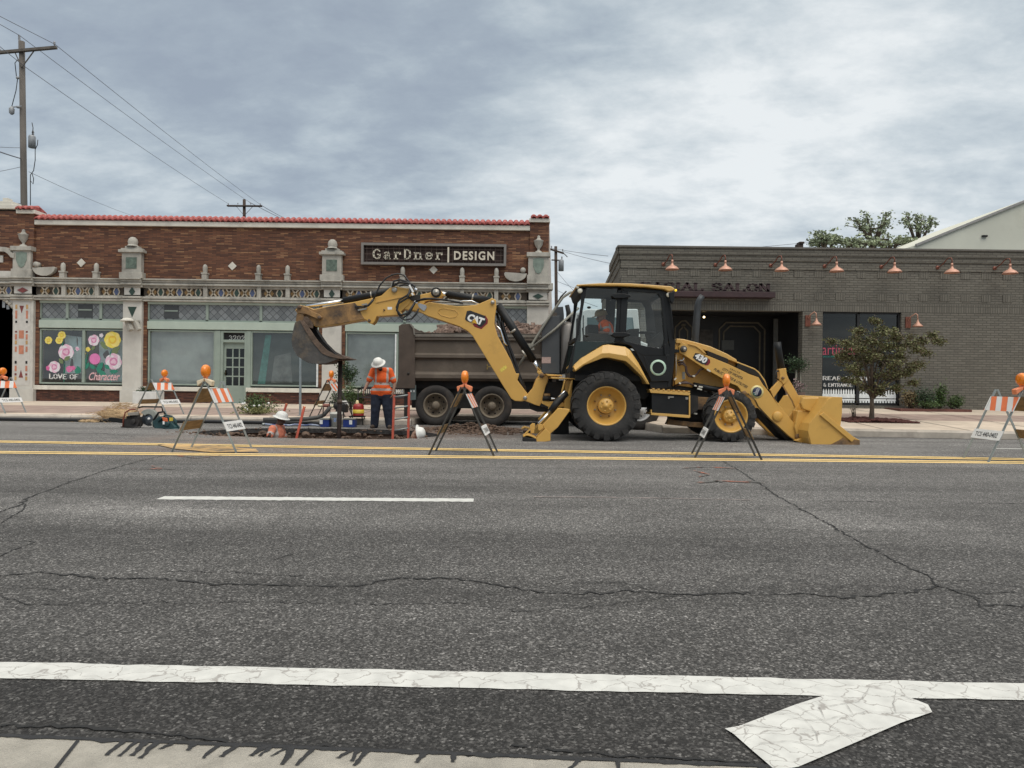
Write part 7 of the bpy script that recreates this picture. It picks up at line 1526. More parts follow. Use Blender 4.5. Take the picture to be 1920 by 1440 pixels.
def person(label, J, skin, shirt, trouser, rot, s=1.0, stout=1.0, hatm=None, full=True, group='road crew', hands=(None, None), stripes=True, sleeve=.78, legs=True, beard=False, base=None):
    V_ = {k: Vector(v) for k, v in J.items()}
    P = thing('person', label, 'person', base or tuple((V_['footL'] + V_['footR']) / 2), group)
    # body: one continuous skin
    mb = MB(); head(mb, V_['head'], rot, s); mb.capsule(V_['neck'], V_['head'] + rot @ Vector((0, .02, -.04)), .062, .058)
    chest = V_['chest']; hip = V_['hip']
    ax = (V_['shR'] - V_['shL']).normalized(); 
    mb.capsule(V_['shL'], V_['shR'], .07, .07); mb.ell(chest, (.16 * stout, .115 * stout, .19), 2); mb.capsule(chest, hip, .13 * stout, .13 * stout)
    for sd in 'LR':
        mb.capsule(V_['sh' + sd], V_['el' + sd], .056 * stout ** .5, .043); mb.capsule(V_['el' + sd], V_['ha' + sd], .043, .028)
        hd = (V_['ha' + sd] - V_['el' + sd]).normalized(); hand(mb, V_['ha' + sd], hd, (-1 if sd == 'R' else 1, .2, 0), 1.0, .55)
        if legs: mb.capsule(V_['hip' + sd], V_['kn' + sd], .085 * stout, .058); mb.capsule(V_['kn' + sd], V_['foot' + sd] + Vector((0, 0, .09)), .058, .042)
    b = remesh(mb, .0085, 2, .35).build('body', skin, P)
    face_bits(b, V_['head'], rot, s)
    # shirt
    mb = MB(); g = .022
    mb.capsule(V_['shL'] + Vector((0, 0, .0)), V_['shR'], .078 + g * .4, .078 + g * .4); mb.capsule(V_['neck'] - Vector((0, 0, .05)), chest, .085, .15 * stout)
    mb.ell(chest, (.175 * stout, .135 * stout, .20), 2); belly = chest.lerp(hip, .62); mb.ell(belly, (.172 * stout, .150 * stout, .20), 2); mb.capsule(belly, hip + Vector((0, 0, .0)), .15 * stout, .145 * stout); mb.capsule(V_['hipL'] + Vector((-.0, 0, .05)), V_['hipR'] + Vector((.0, 0, .05)), .130 * stout, .130 * stout)
    for sd in 'LR':
        e = V_['sh' + sd].lerp(V_['el' + sd], sleeve); mb.capsule(V_['sh' + sd], e, .075 * stout ** .5, .072)
    r2 = remesh(mb, .012, 8, .6)
    if stripes:
        cz = chest; 
        def cl(p):
            rel = p - cz; t = (p.z - hip.z) / max(.01, (chest.z - hip.z))
            on_arm = min((p - V_['el' + q]).length for q in 'LR') < .17 and abs((p - cz).dot(ax)) > .17 * stout
            if on_arm:
                for q in 'LR':
                    e = V_['sh' + q].lerp(V_['el' + q], sleeve - .20)
                    if (p - V_['el' + q]).length < .19 and abs((p - e).dot((V_['el' + q] - V_['sh' + q]).normalized())) < .024: return 1
                return 0
            if abs(t - .20) * (chest.z - hip.z) < .026 or abs(t - .62) * (chest.z - hip.z) < .026: return 1
            if t > .62 and abs(abs(rel.dot(ax)) - .115 * stout) < .024: return 1
            return 0
        classify(r2, cl)
    r2.build('shirt', [shirt, M_REF], P)
    if legs:
        mb = MB(); mb.capsule(V_['hipL'] - Vector((0, 0, .04)), V_['hipR'] - Vector((0, 0, .04)), .12 * stout, .12 * stout)
        for sd in 'LR': mb.capsule(V_['hip' + sd] - Vector((0, 0, .05)), V_['kn' + sd], .118 * stout, .095 * stout); mb.capsule(V_['kn' + sd], V_['foot' + sd] + Vector((0, 0, .07)), .092 * stout, .082 * stout)
        remesh(mb, .012, 3, .5).build('jeans', trouser, P)
        for sd in 'LR':
            f = V_['foot' + sd]; mb = MB(); mb.capsule(f + Vector((0, .03, .07)), f + Vector((0, .04, .13)), .055, .055); mb.capsule(f + Vector((0, .05, .045)), f + Vector((-.03 if sd == 'L' else .02, -.15, .04)), .048, .046)
            r3 = remesh(mb, .009, 2); r3.v = [(x, y, max(z, f.z)) for x, y, z in r3.v]; r3.build('boot', M_BOOT, P)
    if beard:
        mb = MB(); q = lambda x, y, z: V_['head'] + rot @ Vector((x, y, z)); mb.ell(q(0, -.052, -.095), (.046, .042, .036), 2, .2); mb.ell(q(0, -.078, -.035), (.03, .016, .008), 1); mb.build('beard', M_BEARD, P)
    if hatm: hat(P, V_['head'] + rot @ Vector((0, .008, .018)), rot, hatm, 1.0, full)
    return P
G_ = (600, 660, 8.47)
def wk(a, b, dy=0.0, D=16.1): return PT(G_, a, b, D) + Vector((0, dy, 0))
rotS = Matrix.Rotation(radians(-20), 3, 'Y') @ Matrix.Rotation(radians(12), 3, 'Z') @ Matrix.Rotation(radians(34), 3, 'X')
ft = lambda a, y: Vector((PT(G_, a, 1200, 16.1).x, y, 0.0))
person('man in orange hi-vis shirt, jeans and white hard hat standing looking down into the pit',
    dict(head=wk(948, 208, -.10), neck=wk(965, 290, .0), chest=wk(985, 420, .02), hip=wk(975, 640, .04), shL=wk(850, 300, .0), shR=wk(1105, 305, .02), elL=wk(765, 480, .0), elR=wk(1183, 500, .02), haL=wk(728, 595, -.14), haR=wk(1172, 640, -.08),
         hipL=wk(895, 665, .04), hipR=wk(1050, 665, .04), knL=wk(880, 930, -.01), knR=wk(1075, 920, -.01), footL=ft(862, 16.12), footR=ft(1105, 16.1)), M_SKINT, M_ORG, M_JEAN, rotS, stout=1.16, hatm=M_HAT, beard=True)
# man in the pit, seen in profile facing right
P_ = (480, 640, 5.647)
def pk(a, b, dy=0.0, D=14.3): return PT(P_, a, b, D) + Vector((0, dy, 0))
rotP = Matrix.Rotation(radians(6), 3, 'Y') @ Matrix.Rotation(radians(62), 3, 'Z') @ Matrix.Rotation(radians(10), 3, 'X')
fz = -1.33
person('man in faded orange vest and white hard hat standing chest-deep in the pit, facing right',
    dict(head=pk(268, 828), neck=pk(238, 885, .02), chest=pk(215, 985, .0), hip=pk(205, 1200, 0), shL=pk(200, 925, -.14), shR=pk(235, 925, .17), elL=pk(185, 1010, -.26), elR=pk(270, 1060, .2), haL=pk(210, 985, -.40), haR=pk(360, 1130, .15),
         hipL=pk(205, 1230, -.09), hipR=pk(205, 1230, .09), knL=(pk(215, 0).x, 14.2, -.9), knR=(pk(215, 0).x, 14.42, -.9), footL=(pk(205, 0).x, 14.2, fz), footR=(pk(205, 0).x, 14.42, fz)), M_SKIND, M_ORF, M_JEAN, rotP, stout=1.0, hatm=M_HAT)
rotQ = Matrix.Rotation(radians(48), 3, 'Y') @ Matrix.Rotation(radians(70), 3, 'Z') @ Matrix.Rotation(radians(30), 3, 'X')
hx = PT(P_, 1705, 985, 14.05)
person('man bent over in the right end of the pit, only his white hard hat showing',
    dict(head=hx, neck=hx + Vector((-.10, .03, -.13)), chest=hx + Vector((-.20, .05, -.36)), hip=hx + Vector((-.45, .06, -.62)), shL=hx + Vector((-.10, -.14, -.27)), shR=hx + Vector((-.12, .22, -.27)), elL=hx + Vector((.10, -.18, -.50)), elR=hx + Vector((.12, .26, -.5)), haL=hx + Vector((.22, -.12, -.68)), haR=hx + Vector((.25, .2, -.7)),
         hipL=hx + Vector((-.45, -.04, -.65)), hipR=hx + Vector((-.45, .14, -.65)), knL=hx + Vector((-.30, -.06, -1.02)), knR=hx + Vector((-.30, .17, -1.02)), footL=(hx.x - .4, 14.0, fz), footR=(hx.x - .4, 14.22, fz)), M_SKIN, M_ORG, M_JEAN, rotQ, hatm=M_HAT)
# operator seen through the cab glass, seated facing the boom
def ok(a, b, dy=0.0, D=14.2): return PT(A_, a, b, D) + Vector((0, dy, 0))
rotO = Matrix.Rotation(radians(-75), 3, 'Z') @ Matrix.Rotation(radians(12), 3, 'X')
person('operator in orange shirt and tan hard hat seated inside the backhoe cab',
    dict(head=ok(440, 495), neck=ok(460, 540), chest=ok(490, 640), hip=ok(520, 790), shL=ok(470, 575, -.18), shR=ok(480, 575, .18), elL=ok(490, 690, -.26), elR=ok(470, 690, .24), haL=ok(370, 690, -.22), haR=ok(350, 690, .2),
         hipL=ok(515, 800, -.10), hipR=ok(515, 800, .10), knL=ok(330, 790, -.12), knR=ok(330, 790, .12), footL=ok(300, 990, -.12), footR=ok(300, 990, .12)), M_SKINT, M_ORG, M_JEAN, rotO, hatm=M_HATT, full=False, base=tuple(ok(400, 1000)))
# ------------------------------------------------------------------ barricades
M_ALU = mat('galvanised leg', (.36, .39, .38), .45, .5, var=.15, vscale=5); M_ALUD = mat('dark angle leg', (.085, .082, .075), .6, .3, var=.25, vscale=5)
M_BWH = mat('barricade white', (.76, .76, .74), .5, var=.04); M_BOR = mat('barricade orange', (.82, .20, .07), .5, var=.06); M_WOOD = mat('plywood', (.26, .17, .08), .8, var=.25, vscale=6, stretch=(1, 1, 5))
M_AMB = mat('amber beacon lens', (.88, .24, .012), .22, var=.1, vscale=12, coat=.5); M_CONE = mat('faded orange base', (.80, .26, .12), .6, var=.08); M_PALE = mat('pale beacon base', (.72, .60, .42), .6)
def barricade(loc, rz, label, Hh=1.0, Ln=.62, spread=.92, dark=False, lampbase='orange', lamp_at=.5, slash=1, text=True, lamp_rz=0.0, tilt=0.0):
    """local frame: board runs along x, front face looks to -y"""
    t = thing('barricade', label, 'barricade', (0, 0, 0), 'A-frame barricades round the works'); t.location = loc; t.rotation_euler = (0, tilt, rz); ORG[t.name] = Vector((0, 0, 0))
    lm = M_ALUD if dark else M_ALU; h = spread / 2; w_ = .030
    def at(u, s): return -s * h * (1 - u)          # y of a panel at height fraction u (s=1 front)
    for s in (1, -1):
        for x in (-Ln / 2, Ln / 2):
            mb = MB(); a = Vector((x, -s * h, 0)); b = Vector((x, -s * .012, Hh)); mb.bar(a, b, w_, .006, up=(0, -s, .4)); d = (b - a); mb.bar(a + Vector((w_ / 2 * (1 if x < 0 else -1), 0, 0)), b + Vector((w_ / 2 * (1 if x < 0 else -1), 0, 0)), .005, w_, up=(0, -s, .4)); mb.build('leg', lm, t)
        def board(u0, u1, name, m, th=.012):
            mb = MB(); p = []
            for u in (u0, u1): p.append((at(u, s) - s * .012, Hh * u))
            (ya, za), (yb, zb_) = p; e = Ln / 2 + .02
            v = [(-e, ya - s * th, za), (e, ya - s * th, za), (e, yb - s * th, zb_), (-e, yb - s * th, zb_), (-e, ya, za), (e, ya, za), (e, yb, zb_), (-e, yb, zb_)]
            mb.add(v, [(0, 1, 2, 3), (4, 7, 6, 5), (0, 4, 5, 1), (1, 5, 6, 2), (2, 6, 7, 3), (3, 7, 4, 0)]); return mb.build(name, m, t), p, e, th
        o, p, e, th = board(.70, .90, 'striped_board', M_BWH if s == 1 else M_WOOD)
        if s == 1:
            (ya, za), (yb, zb_) = p; mb = MB(); k = 0; wd = (2 * e) / 5.2; sl = wd * .9 * slash; x = -e - sl
            import itertools
            for i in range(-2, 6):
                x0 = -e + wd * (.7 if slash else .9) + i * wd * 2; poly = [(x0 + sl * .5, 0.0), (x0 + wd + sl * .5, 0.0), (x0 + wd - sl * .5, 1.0), (x0 - sl * .5, 1.0)]
                def clip(P, lim, sg):
                    r = []
                    for j in range(len(P)):
                        A, B = P[j], P[(j + 1) % len(P)]; ia, ib = sg * (A[0] - lim) <= 0, sg * (B[0] - lim) <= 0
                        if ia: r.append(A)
                        if ia != ib: tt = (lim - A[0]) / (B[0] - A[0]); r.append((lim, A[1] + (B[1] - A[1]) * tt))
                    return r
                poly = clip(poly, e - .004, 1)
                if len(poly) > 2: poly = clip(poly, -e + .004, -1)
                if len(poly) > 2: mb.add([(a, ya + (yb - ya) * b - th - .003, za + (zb_ - za) * b) for a, b in poly], [list(range(len(poly)))])
            mb.build('stripe', M_BOR, o)
        o, p, e, th = board(.30, .43, 'lower_board', M_BWH if s == 1 else M_WOOD)
        if s == 1 and text:
            (ya, za), (yb, zb_) = p; v, f = text_mesh('TCS 440-0402', .015); v = fit2d(v); mb = MB()
            mb.add([((a - .5) * Ln * .84, ya + (yb - ya) * (.25 + .5 * b) - th - .003, za + (zb_ - za) * (.25 + .5 * b)) for a, b in v], f); mb.build('lettering', M_TB_, o)
    # hinge and flasher
    lx = (lamp_at - .5) * Ln
    mb = MB()
    if lampbase: 
        for s in (-1, 1): mb.add([(lx - .05, 0, Hh + .05), (lx + .05, 0, Hh + .05), (lx + .05, s * .12, Hh + .005), (lx - .05, s * .12, Hh + .005), (lx + .05, s * .105, Hh - .075), (lx - .05, s * .105, Hh - .075), (lx - .05, s * .012, Hh - .0), (lx + .05, s * .012, Hh - .0)], [(0, 1, 2, 3), (3, 2, 4, 5), (5, 4, 7, 6), (0, 3, 5, 6), (1, 7, 4, 2), (0, 6, 7, 1)])
        fl_ = mb.build('flasher_base', M_PALE if lampbase == 'pale' else M_CONE, t, bevel=.01)
        mb = MB(); c_, s_ = cos(lamp_rz), sin(lamp_rz)
        prof = [(0, -.055), (.045, -.052), (.082, -.040), (.095, -.020), (.098, 0), (.095, .020), (.082, .040), (.045, .052), (0, .055)]
        mb.lathe(prof, (0, 0, 0), 'Y', 24); mb.v = [(lx + x * c_ - y * s_, x * s_ + y * c_, z + Hh + .155) for x, y, z in mb.v]; mb.build('amber_lamp', M_AMB, t)
        mb = MB(); mb.tube([(lx, 0, Hh + .03), (lx, 0, Hh + .075)], .032, 12); mb.build('lamp_neck', M_CONE, t)
    return t
M_TB_ = mat('print grey', (.08, .08, .08), .6)
def bpos(px, D): return (W(px, 800, D).x, D)
x, y = bpos(400, 10.66); barricade((x, y, 0), radians(88), 'aluminium barricade leaning over the yellow lines, nearest the pit, with pale lamp base', 1.06, .60, .98, False, 'pale', .06, 0, True)
x, y = bpos(870.5, 10.62); barricade((x, y, 0), radians(86), 'dark-legged barricade seen end-on in front of the truck wheels', 1.02, .60, .98, True, 'orange', .5, 1, True, radians(0))
x, y = bpos(1361, 10.58); barricade((x, y, 0), radians(-100), 'dark-legged barricade seen end-on in front of the backhoe front wheel', 1.02, .60, .96, True, 'orange', .5, 1, True, radians(0))
x, y = bpos(1892, 10.56); barricade((x, y, 0), radians(-91), 'grey-legged barricade at the right edge showing its orange and white face', 1.08, .60, 1.0, False, 'orange', .93, 1, True)
x, y = bpos(299, 18.05); barricade((x, y, .155), radians(78), 'barricade on the kerb behind the saws, in front of the grey window', .92, .66, .95, False, 'orange', .75, -1, True)
x, y = bpos(621, 18.2); barricade((x, y, .155), radians(84), 'barricade on the pavement behind the steel pipe and buckets', .95, .60, .95, True, 'orange', .45, 1, True)
x, y = bpos(0, 18.0); barricade((x, y, .155), radians(80), 'barricade cut off by the left edge, in front of the mosaic pilaster', .92, .62, .95, False, 'orange', .6, -1, True)

# ------------------------------------------------------------------ ladder, pipe, poles at the pit
M_FG = mat('faded orange fibreglass', (.62, .13, .08), .55, var=.12, vscale=6)
t = thing('ladder', 'orange ladder with pale rungs standing in the pit beside the standing man', 'ladder', (W(752, 800, 15.0).x, 15.0, -1.3))
LD = 15.0
for a, b in (((1180, 680), (1155, 1350)), ((1415, 640), (1400, 1350))):
    p, q = PT(G_, *a, LD), PT(G_, *b, LD); q = q + (q - p) * 1.15; q.z = max(q.z, -1.3); mb = MB(); mb.bar(p, q, .05, .03, up=(0, 1, 0)); mb.build('rail', M_FG, t, bevel=.004)
for k in range(8):
    ya, yb = 715 + 178 * k, 683 + 175 * k
    p, q = PT(G_, 1185, ya, LD - .01), PT(G_, 1400, yb, LD - .01)
    if q.z < -1.25: break
    mb = MB(); mb.tube([p, q], .018, 8); mb.build('rung', M_ALU, t)
for nm, a, b, D, lab in (('pole', (510, 700), (420, 1060), 13.6, 'faded orange pole leaning out of the pit beside the man in the pit'), ('pole', (322, 668), (300, 735), 15.2, 'short orange pole end behind the white hard hat of the man in the pit')):
    p, q = PT(P_, *a, D), PT(P_, *b, D); q = q + (q - p) * (1.6 if D < 14 else 4); tt = thing('pole', lab, 'pole', tuple(q), 'orange poles in the pit'); mb = MB(); mb.bar(p, q, .045, .03, up=(0, 1, 0)); mb.build('shaft', M_FG, tt, bevel=.004); mb = MB(); mb.bar(p + (p - q).normalized() * .02, p, .05, .035, up=(0, 1, 0)); mb.build('end_cap', M_CONE, tt)
t = thing('steel_pipe', 'dark rusty steel pipe standing in the pit below the digging bucket', 'pipe', (W(640, 800, 14.35).x, 14.35, -1.3))
mb = MB(); p = W(639.5, 560, 14.35); mb.tube([(p.x, 14.35, W(639.5, 676, 14.35).z), (p.x - .02, 14.35, -1.3)], .045, 14); mb.build('shaft', mat('rusty dark pipe', (.035, .022, .018), .7, .2, var=.4, vscale=6, bump=.2), t)
mb = MB(); mb.tube([(p.x - .004, 14.35, .62), (p.x - .006, 14.35, .70)], .052, 14); mb.build('collar', M_STLD, t)
t = thing('sign_post', 'slim galvanised post on the pavement below the digging bucket', 'post', (W(563, 760, 18.3).x, 18.3, .155))
p = W(563, 760, 18.3); mb = MB(); mb.bar((p.x, 18.3, .15), (p.x - .01, 18.3, W(563, 625, 18.3).z), .055, .035, up=(0, 1, 0)); mb.build('post', mat('galvanised post', (.30, .34, .35), .4, .5), t)
mb = MB(); mb.box(p.x - .06, p.x + .06, 18.24, 18.36, .153, .175); mb.build('base_plate', M_ALU, t)

# buckets, boxes and fuel can by the standing man
def props(D=16.35):
    z0 = .0
    M_BB = mat('royal blue box', (.012, .035, .20), .5, var=.1); M_PB = mat('white pail', (.62, .61, .55), .5, var=.08, vscale=6, dirt=(.4, .37, .3), dscale=6, damt=.3)
    def xr(a): return PT(G_, a, 1200, D).x
    def zr_(b): return max(0, PT(G_, 300, b, D).z)
    for a, b, tp_, lab in ((20, 155, 1075, 'blue box left of the white pail at the pit edge'), (380, 565, 1070, 'blue box right of the steel pipe at the pit edge')):
        t = thing('blue_box', lab, 'box', ((xr(a) + xr(b)) / 2, D, 0), 'blue boxes at the pit edge')
        mb = MB(); mb.box(xr(a), xr(b), D - .1, D + .15, 0.0, zr_(tp_)); o = mb.build('case', M_BB, t, bevel=.012)
        mb = MB(); mb.box(xr(a) - .008, xr(b) + .008, D - .11, D + .16, zr_(tp_), zr_(tp_) + .03); mb.build('lid', mat('grey lid', (.22, .22, .20), .6), t, bevel=.006)
        mb = MB(); c = xr(a + (b - a) * (.12 if a < 100 else .66)); mb.box(c - .035, c + .035, D - .104, D - .101, .07, .17); mb.build('label', M_TW, o)
    t = thing('pail', 'white plastic pail with blue print at the pit edge', 'bucket', (xr(248), D, 0)); c = xr(250); hz = zr_(955)
    mb = MB(); mb.lathe([(0, .0), (.115, 0), (.138, hz * .85), (.15, hz * .86), (.15, hz * .9), (.142, hz * .9), (.146, hz), (.135, hz), (.11, .03), (0, .03)], (c, D + .05, 0), 'Z', 28); o = mb.build('body', M_PB, t)
    mb = MB(); mb.tube([(c + .15 * cos(q), D + .05 - .15 * sin(q) - .0, hz * .86 - .12 * sin(q) ** 2) for q in [pi * k / 12 for k in range(13)]], .004, 6); mb.build('handle', M_ALU, t)
    mb = MB(); mb.box(c - .03, c + .03, D - .083, D - .078, hz * .35, hz * .6); mb.build('print', mat('faded blue print', (.25, .34, .55), .6, var=.5, vscale=60), o)
    # pump on a small stand with hose
    t = thing('trash_pump', 'small pump with pale couplings on a stand between the barricade and the fuel can', 'pump', (xr(300), 17.0, 0)); Dp = 17.0
    def g(a, b, D_=Dp): return PT(G_, a, b, D_)
    mb = MB(); 
    for a in (60, 150, 370, 480): mb.bar(g(a, 800), (g(a + (20 if a > 200 else -8), 1000).x, Dp + (.2 if a in (150, 480) else -.1), 0.0), .02, .02)
    mb.bar(g(50, 800), g(490, 800), .02, .02); mb.build('frame', M_BLKM, t)
    mb = MB(); mb.ell(g(310, 860), (.16, .13, .12), 2, .15, 3); mb.prism(PL(G_, [(270, 830), (420, 830), (430, 960), (260, 960)], Dp), Dp - .1, Dp + .15); mb.build('engine', M_BLKM, t, bevel=.01)
    mb = MB(); mb.tube([g(-30, 850), g(50, 850)], .035, 12); mb.tube([g(185, 862), g(250, 862)], .04, 12); mb.build('coupling', mat('cream coupling', (.66, .60, .42), .5), t)
    mb = MB(); mb.tube([g(50, 850), g(150, 850)], .045, 12); mb.build('suction_port', mat('red-brown port', (.30, .12, .09), .6), t)
    mb = MB(); mb.tube([g(160, 870), g(120, 930), g(60, 1000), g(-40, 1040), g(-200, 1060, 16.8), g(-500, 1070, 16.7), g(-900, 1075, 16.6)], .05, 12); mb.build('hose', mat('grey hose', (.085, .083, .078), .7, var=.1), t)
    t = thing('fuel_can', 'red and yellow fuel can with a pale spout left of the standing man', 'fuel can', (xr(610), 17.2, 0)); Dc = 17.2; c = PT(G_, 610, 900, Dc); r = .135
    zt_, zb_ = PT(G_, 600, 830, Dc).z, PT(G_, 600, 1015, Dc).z
    mb = MB(); mb.lathe([(0, zb_), (r, zb_), (r + .006, zb_ + .02), (r, zb_ + .03), (r, zt_ - .06), (r * .8, zt_ - .0), (.03, zt_ + .02), (0, zt_ + .02)], (c.x, Dc, 0), 'Z', 28); o = mb.build('body', mat('can red', (.28, .018, .015), .4, var=.1), t)
    mb = MB(); mb.lathe([(r + .003, zb_ + .07), (r + .003, zb_ + .16), (r - .01, zb_ + .16), (r - .01, zb_ + .07), (r + .003, zb_ + .07)], (c.x, Dc, 0), 'Z', 28); mb.build('yellow_band', mat('can yellow', (.65, .48, .05), .5, var=.1, vscale=20), o)
    mb = MB(); mb.lathe([(.045, 0), (.04, .05), (.02, .09), (0, .09)], (c.x - .03, Dc, zt_ + .01), 'Z', 12); mb.build('spout', mat('cream spout', (.70, .58, .32), .5), o)
    mb = MB(); mb.box(c.x - .2, c.x + .15, Dc - .15, Dc + .15, zb_ - .03, zb_); [mb.bar((c.x + a, Dc + b, zb_ - .03), (c.x + a * 1.2, Dc + b, 0.0), .025, .025) for a in (-.17, .12) for b in (-.12, .12)]; st = thing('stand', 'low black stand carrying the red fuel can', 'stand', (c.x, Dc, 0)); mb.build('top_and_legs', M_BLKM, st)
    t = thing('blue_hose', 'blue and white hose lying along the kerb left of the blue boxes', 'hose', (xr(-150), 16.5, 0))
    mb = MB(); mb.tube([(xr(-900 + 80 * k), 16.45 + .04 * sin(k), .03 + .012 * cos(k * 2)) for k in range(12)], .022, 8); mb.build('body', mat('blue hose', (.02, .07, .30), .5, var=.5, vscale=9, col2=(.4, .45, .55)), t)
    mb = MB(); mb.tube([(xr(-900) - .06, 16.45, .035), (xr(-900), 16.45, .035)], .03, 8); mb.build('coupler', M_ALU, t)
props()
# black hose along the left gutter
t = thing('gutter_hose', 'long black hose lying in the gutter from the left edge to the pit', 'hose', (-9, 17.1, 0))
mb = MB(); mb.tube([(-16 + .45 * k, 17.02 + .04 * sin(k * 1.1) - (.0 if k < 20 else .03 * (k - 20)), .05) for k in range(27)], .045, 10); mb.build('body', M_HOSE, t); mb = MB(); mb.tube([(-4.35, 16.85, .05), (-4.2, 16.8, .05)], .055, 10); mb.build('coupling', M_ALU, t)
# cut-off saws and chainsaw
CS = (180, 640, 6.0)
def saws():
    D = 15.3
    def g(a, b, dy=0): return PT(CS, a, b, D) + Vector((0, dy, 0))
    t = thing('cutoff_saw', 'cut-off saw with grey blade guard lying between the other saws', 'saw', tuple(g(600, 990)))
    c = g(600, 870); mb = MB(); mb.lathe([(0, -.01), (.16, -.01), (.16, .01), (0, .01)], c, 'Y', 32); mb.build('blade', mat('blade steel', (.12, .14, .16), .35, .7, var=.3, vscale=12), t)
    mb = MB(); K = 18; P = [(c.x + .215 * cos(u), c.z + .215 * sin(u)) for u in [radians(-60 + 200 * k / K) for k in range(K + 1)]] + [(c.x + .10 * cos(u), c.z + .10 * sin(u)) for u in [radians(-60 + 200 * k / K) for k in range(K, -1, -1)]]; mb.prism(P, D - .05, D + .05); mb.build('blade_guard', mat('grey guard', (.27, .28, .25), .5, var=.3, vscale=6), t, bevel=.01)
    mb = MB(); mb.lathe([(0, -.03), (.028, -.03), (.028, .01)], c, 'Y', 12); mb.build('arbor', M_TW, t)
    mb = MB(); mb.tube([g(480, 745), g(520, 735), g(740, 738), g(755, 800)], .018, 8); mb.tube([g(670, 960, -.06), g(665, 880, -.06), g(720, 800, -.06), g(780, 790, -.06), g(800, 830, -.06)], .022, 8); mb.build('handle', M_BLK, t)
    mb = MB(); mb.prism(PL(CS, [(660, 900), (740, 840), (850, 850), (890, 900), (880, 1000), (690, 990)], D), D - .12, D + .12); mb.build('engine', mat('teal machine', (.015, .05, .055), .5, var=.3), t, bevel=.02)
    t = thing('cutoff_saw', 'teal and orange saw with a yellow label, rightmost of the saws', 'saw', tuple(g(850, 1000)), None); D2 = 15.15
    mb = MB(); mb.prism(PL(CS, [(770, 930), (860, 900), (920, 960), (920, 1015), (780, 1005)], D2), D2 - .1, D2 + .1); mb.lathe([(0, -.03), (.05, -.03), (.06, -.01), (.06, .05), (0, .05)], PT(CS, 800, 930, D2 - .1), 'Y', 16); mb.tube([PT(CS, 860, 990, D2 - .1), PT(CS, 925, 990, D2 - .1)], .03, 8); mb.build('engine', MATS['teal machine'], t, bevel=.02)
    mb = MB(); mb.prism(PL(CS, [(770, 850), (830, 860), (840, 900), (790, 900)], D2), D2 - .13, D2 - .1); mb.build('cover', mat('saw orange', (.55, .12, .04), .5), t, bevel=.01)
    mb = MB(); mb.prism(PL(CS, [(855, 855), (892, 855), (892, 890), (855, 895)], D2), D2 - .115, D2 - .1); mb.build('label', MATS['can yellow'], t)
    mb = MB(); mb.prism(PL(CS, [(785, 895), (805, 895), (805, 930), (785, 930)], D2), D2 - .135, D2 - .1); mb.build('switch', M_TW, t)
    mb = MB(); mb.tube([PT(CS, 700, 905, D2), PT(CS, 780, 830, D2), PT(CS, 850, 840, D2), PT(CS, 930, 980, D2)], .02, 8); mb.tube([PT(CS, 700, 900, 15.4), PT(CS, 720, 1000, 15.4), PT(CS, 920, 1010, 15.4)], .018, 8); mb.build('handle', MATS['teal machine'], t)
    t = thing('chainsaw', 'red-brown concrete chainsaw with black guide bar, leftmost of the saws', 'saw', tuple(g(400, 970)))
    mb = MB(); mb.prism(PL(CS, [(145, 860), (170, 855), (330, 875), (330, 925), (180, 905), (150, 895)], D), D - .015, D + .015); mb.build('guide_bar', M_BLK, t, bevel=.006)
    mb = MB(); mb.prism(PL(CS, [(325, 890), (400, 850), (500, 850), (510, 920), (490, 960), (340, 960)], D + .05), D - .05, D + .16); mb.prism(PL(CS, [(400, 800), (470, 790), (490, 860), (410, 860)], D + .05), D - .03, D + .10); mb.lathe([(0, -.02), (.05, -.02), (.055, .0), (.055, .06), (0, .06)], g(440, 900, -.08), 'Y', 16); [mb.box(*(lambda p: (p.x, p.x + .008, D - .07, D + .12, p.z, p.z + .06))(g(360 + 16 * k, 870))) for k in range(5)]; mb.build('engine', mat('sooty black', (.03, .026, .024), .6, var=.4), t, bevel=.02)
    mb = MB(); mb.tube([g(320, 960, -.06), g(325, 880, -.06), g(345, 800, -.06), g(400, 768, -.06), g(460, 762, -.06)], .015, 8); mb.build('front_handle', mat('rust red', (.20, .045, .025), .6, var=.2), t)
    mb = MB(); mb.prism(PL(CS, [(380, 800), (500, 795), (500, 830), (380, 835)], D), D - .09, D - .05); mb.build('cover', mat('pale cover', (.30, .27, .23), .6, var=.3), t, bevel=.01)
    t = thing('saw_base', 'black wire base frame under the saws', 'frame', tuple(g(600, 1000))); mb = MB(); mb.tube([g(280, 962), g(500, 975), g(520, 990), g(700, 1000), g(920, 1015)], .012, 6); mb.build('wire', M_BLKM, t); mb = MB(); mb.tube([g(500, 930), g(500, 985), g(660, 985), g(660, 930)], .014, 6); mb.build('foot', M_BLKM, t)
saws()
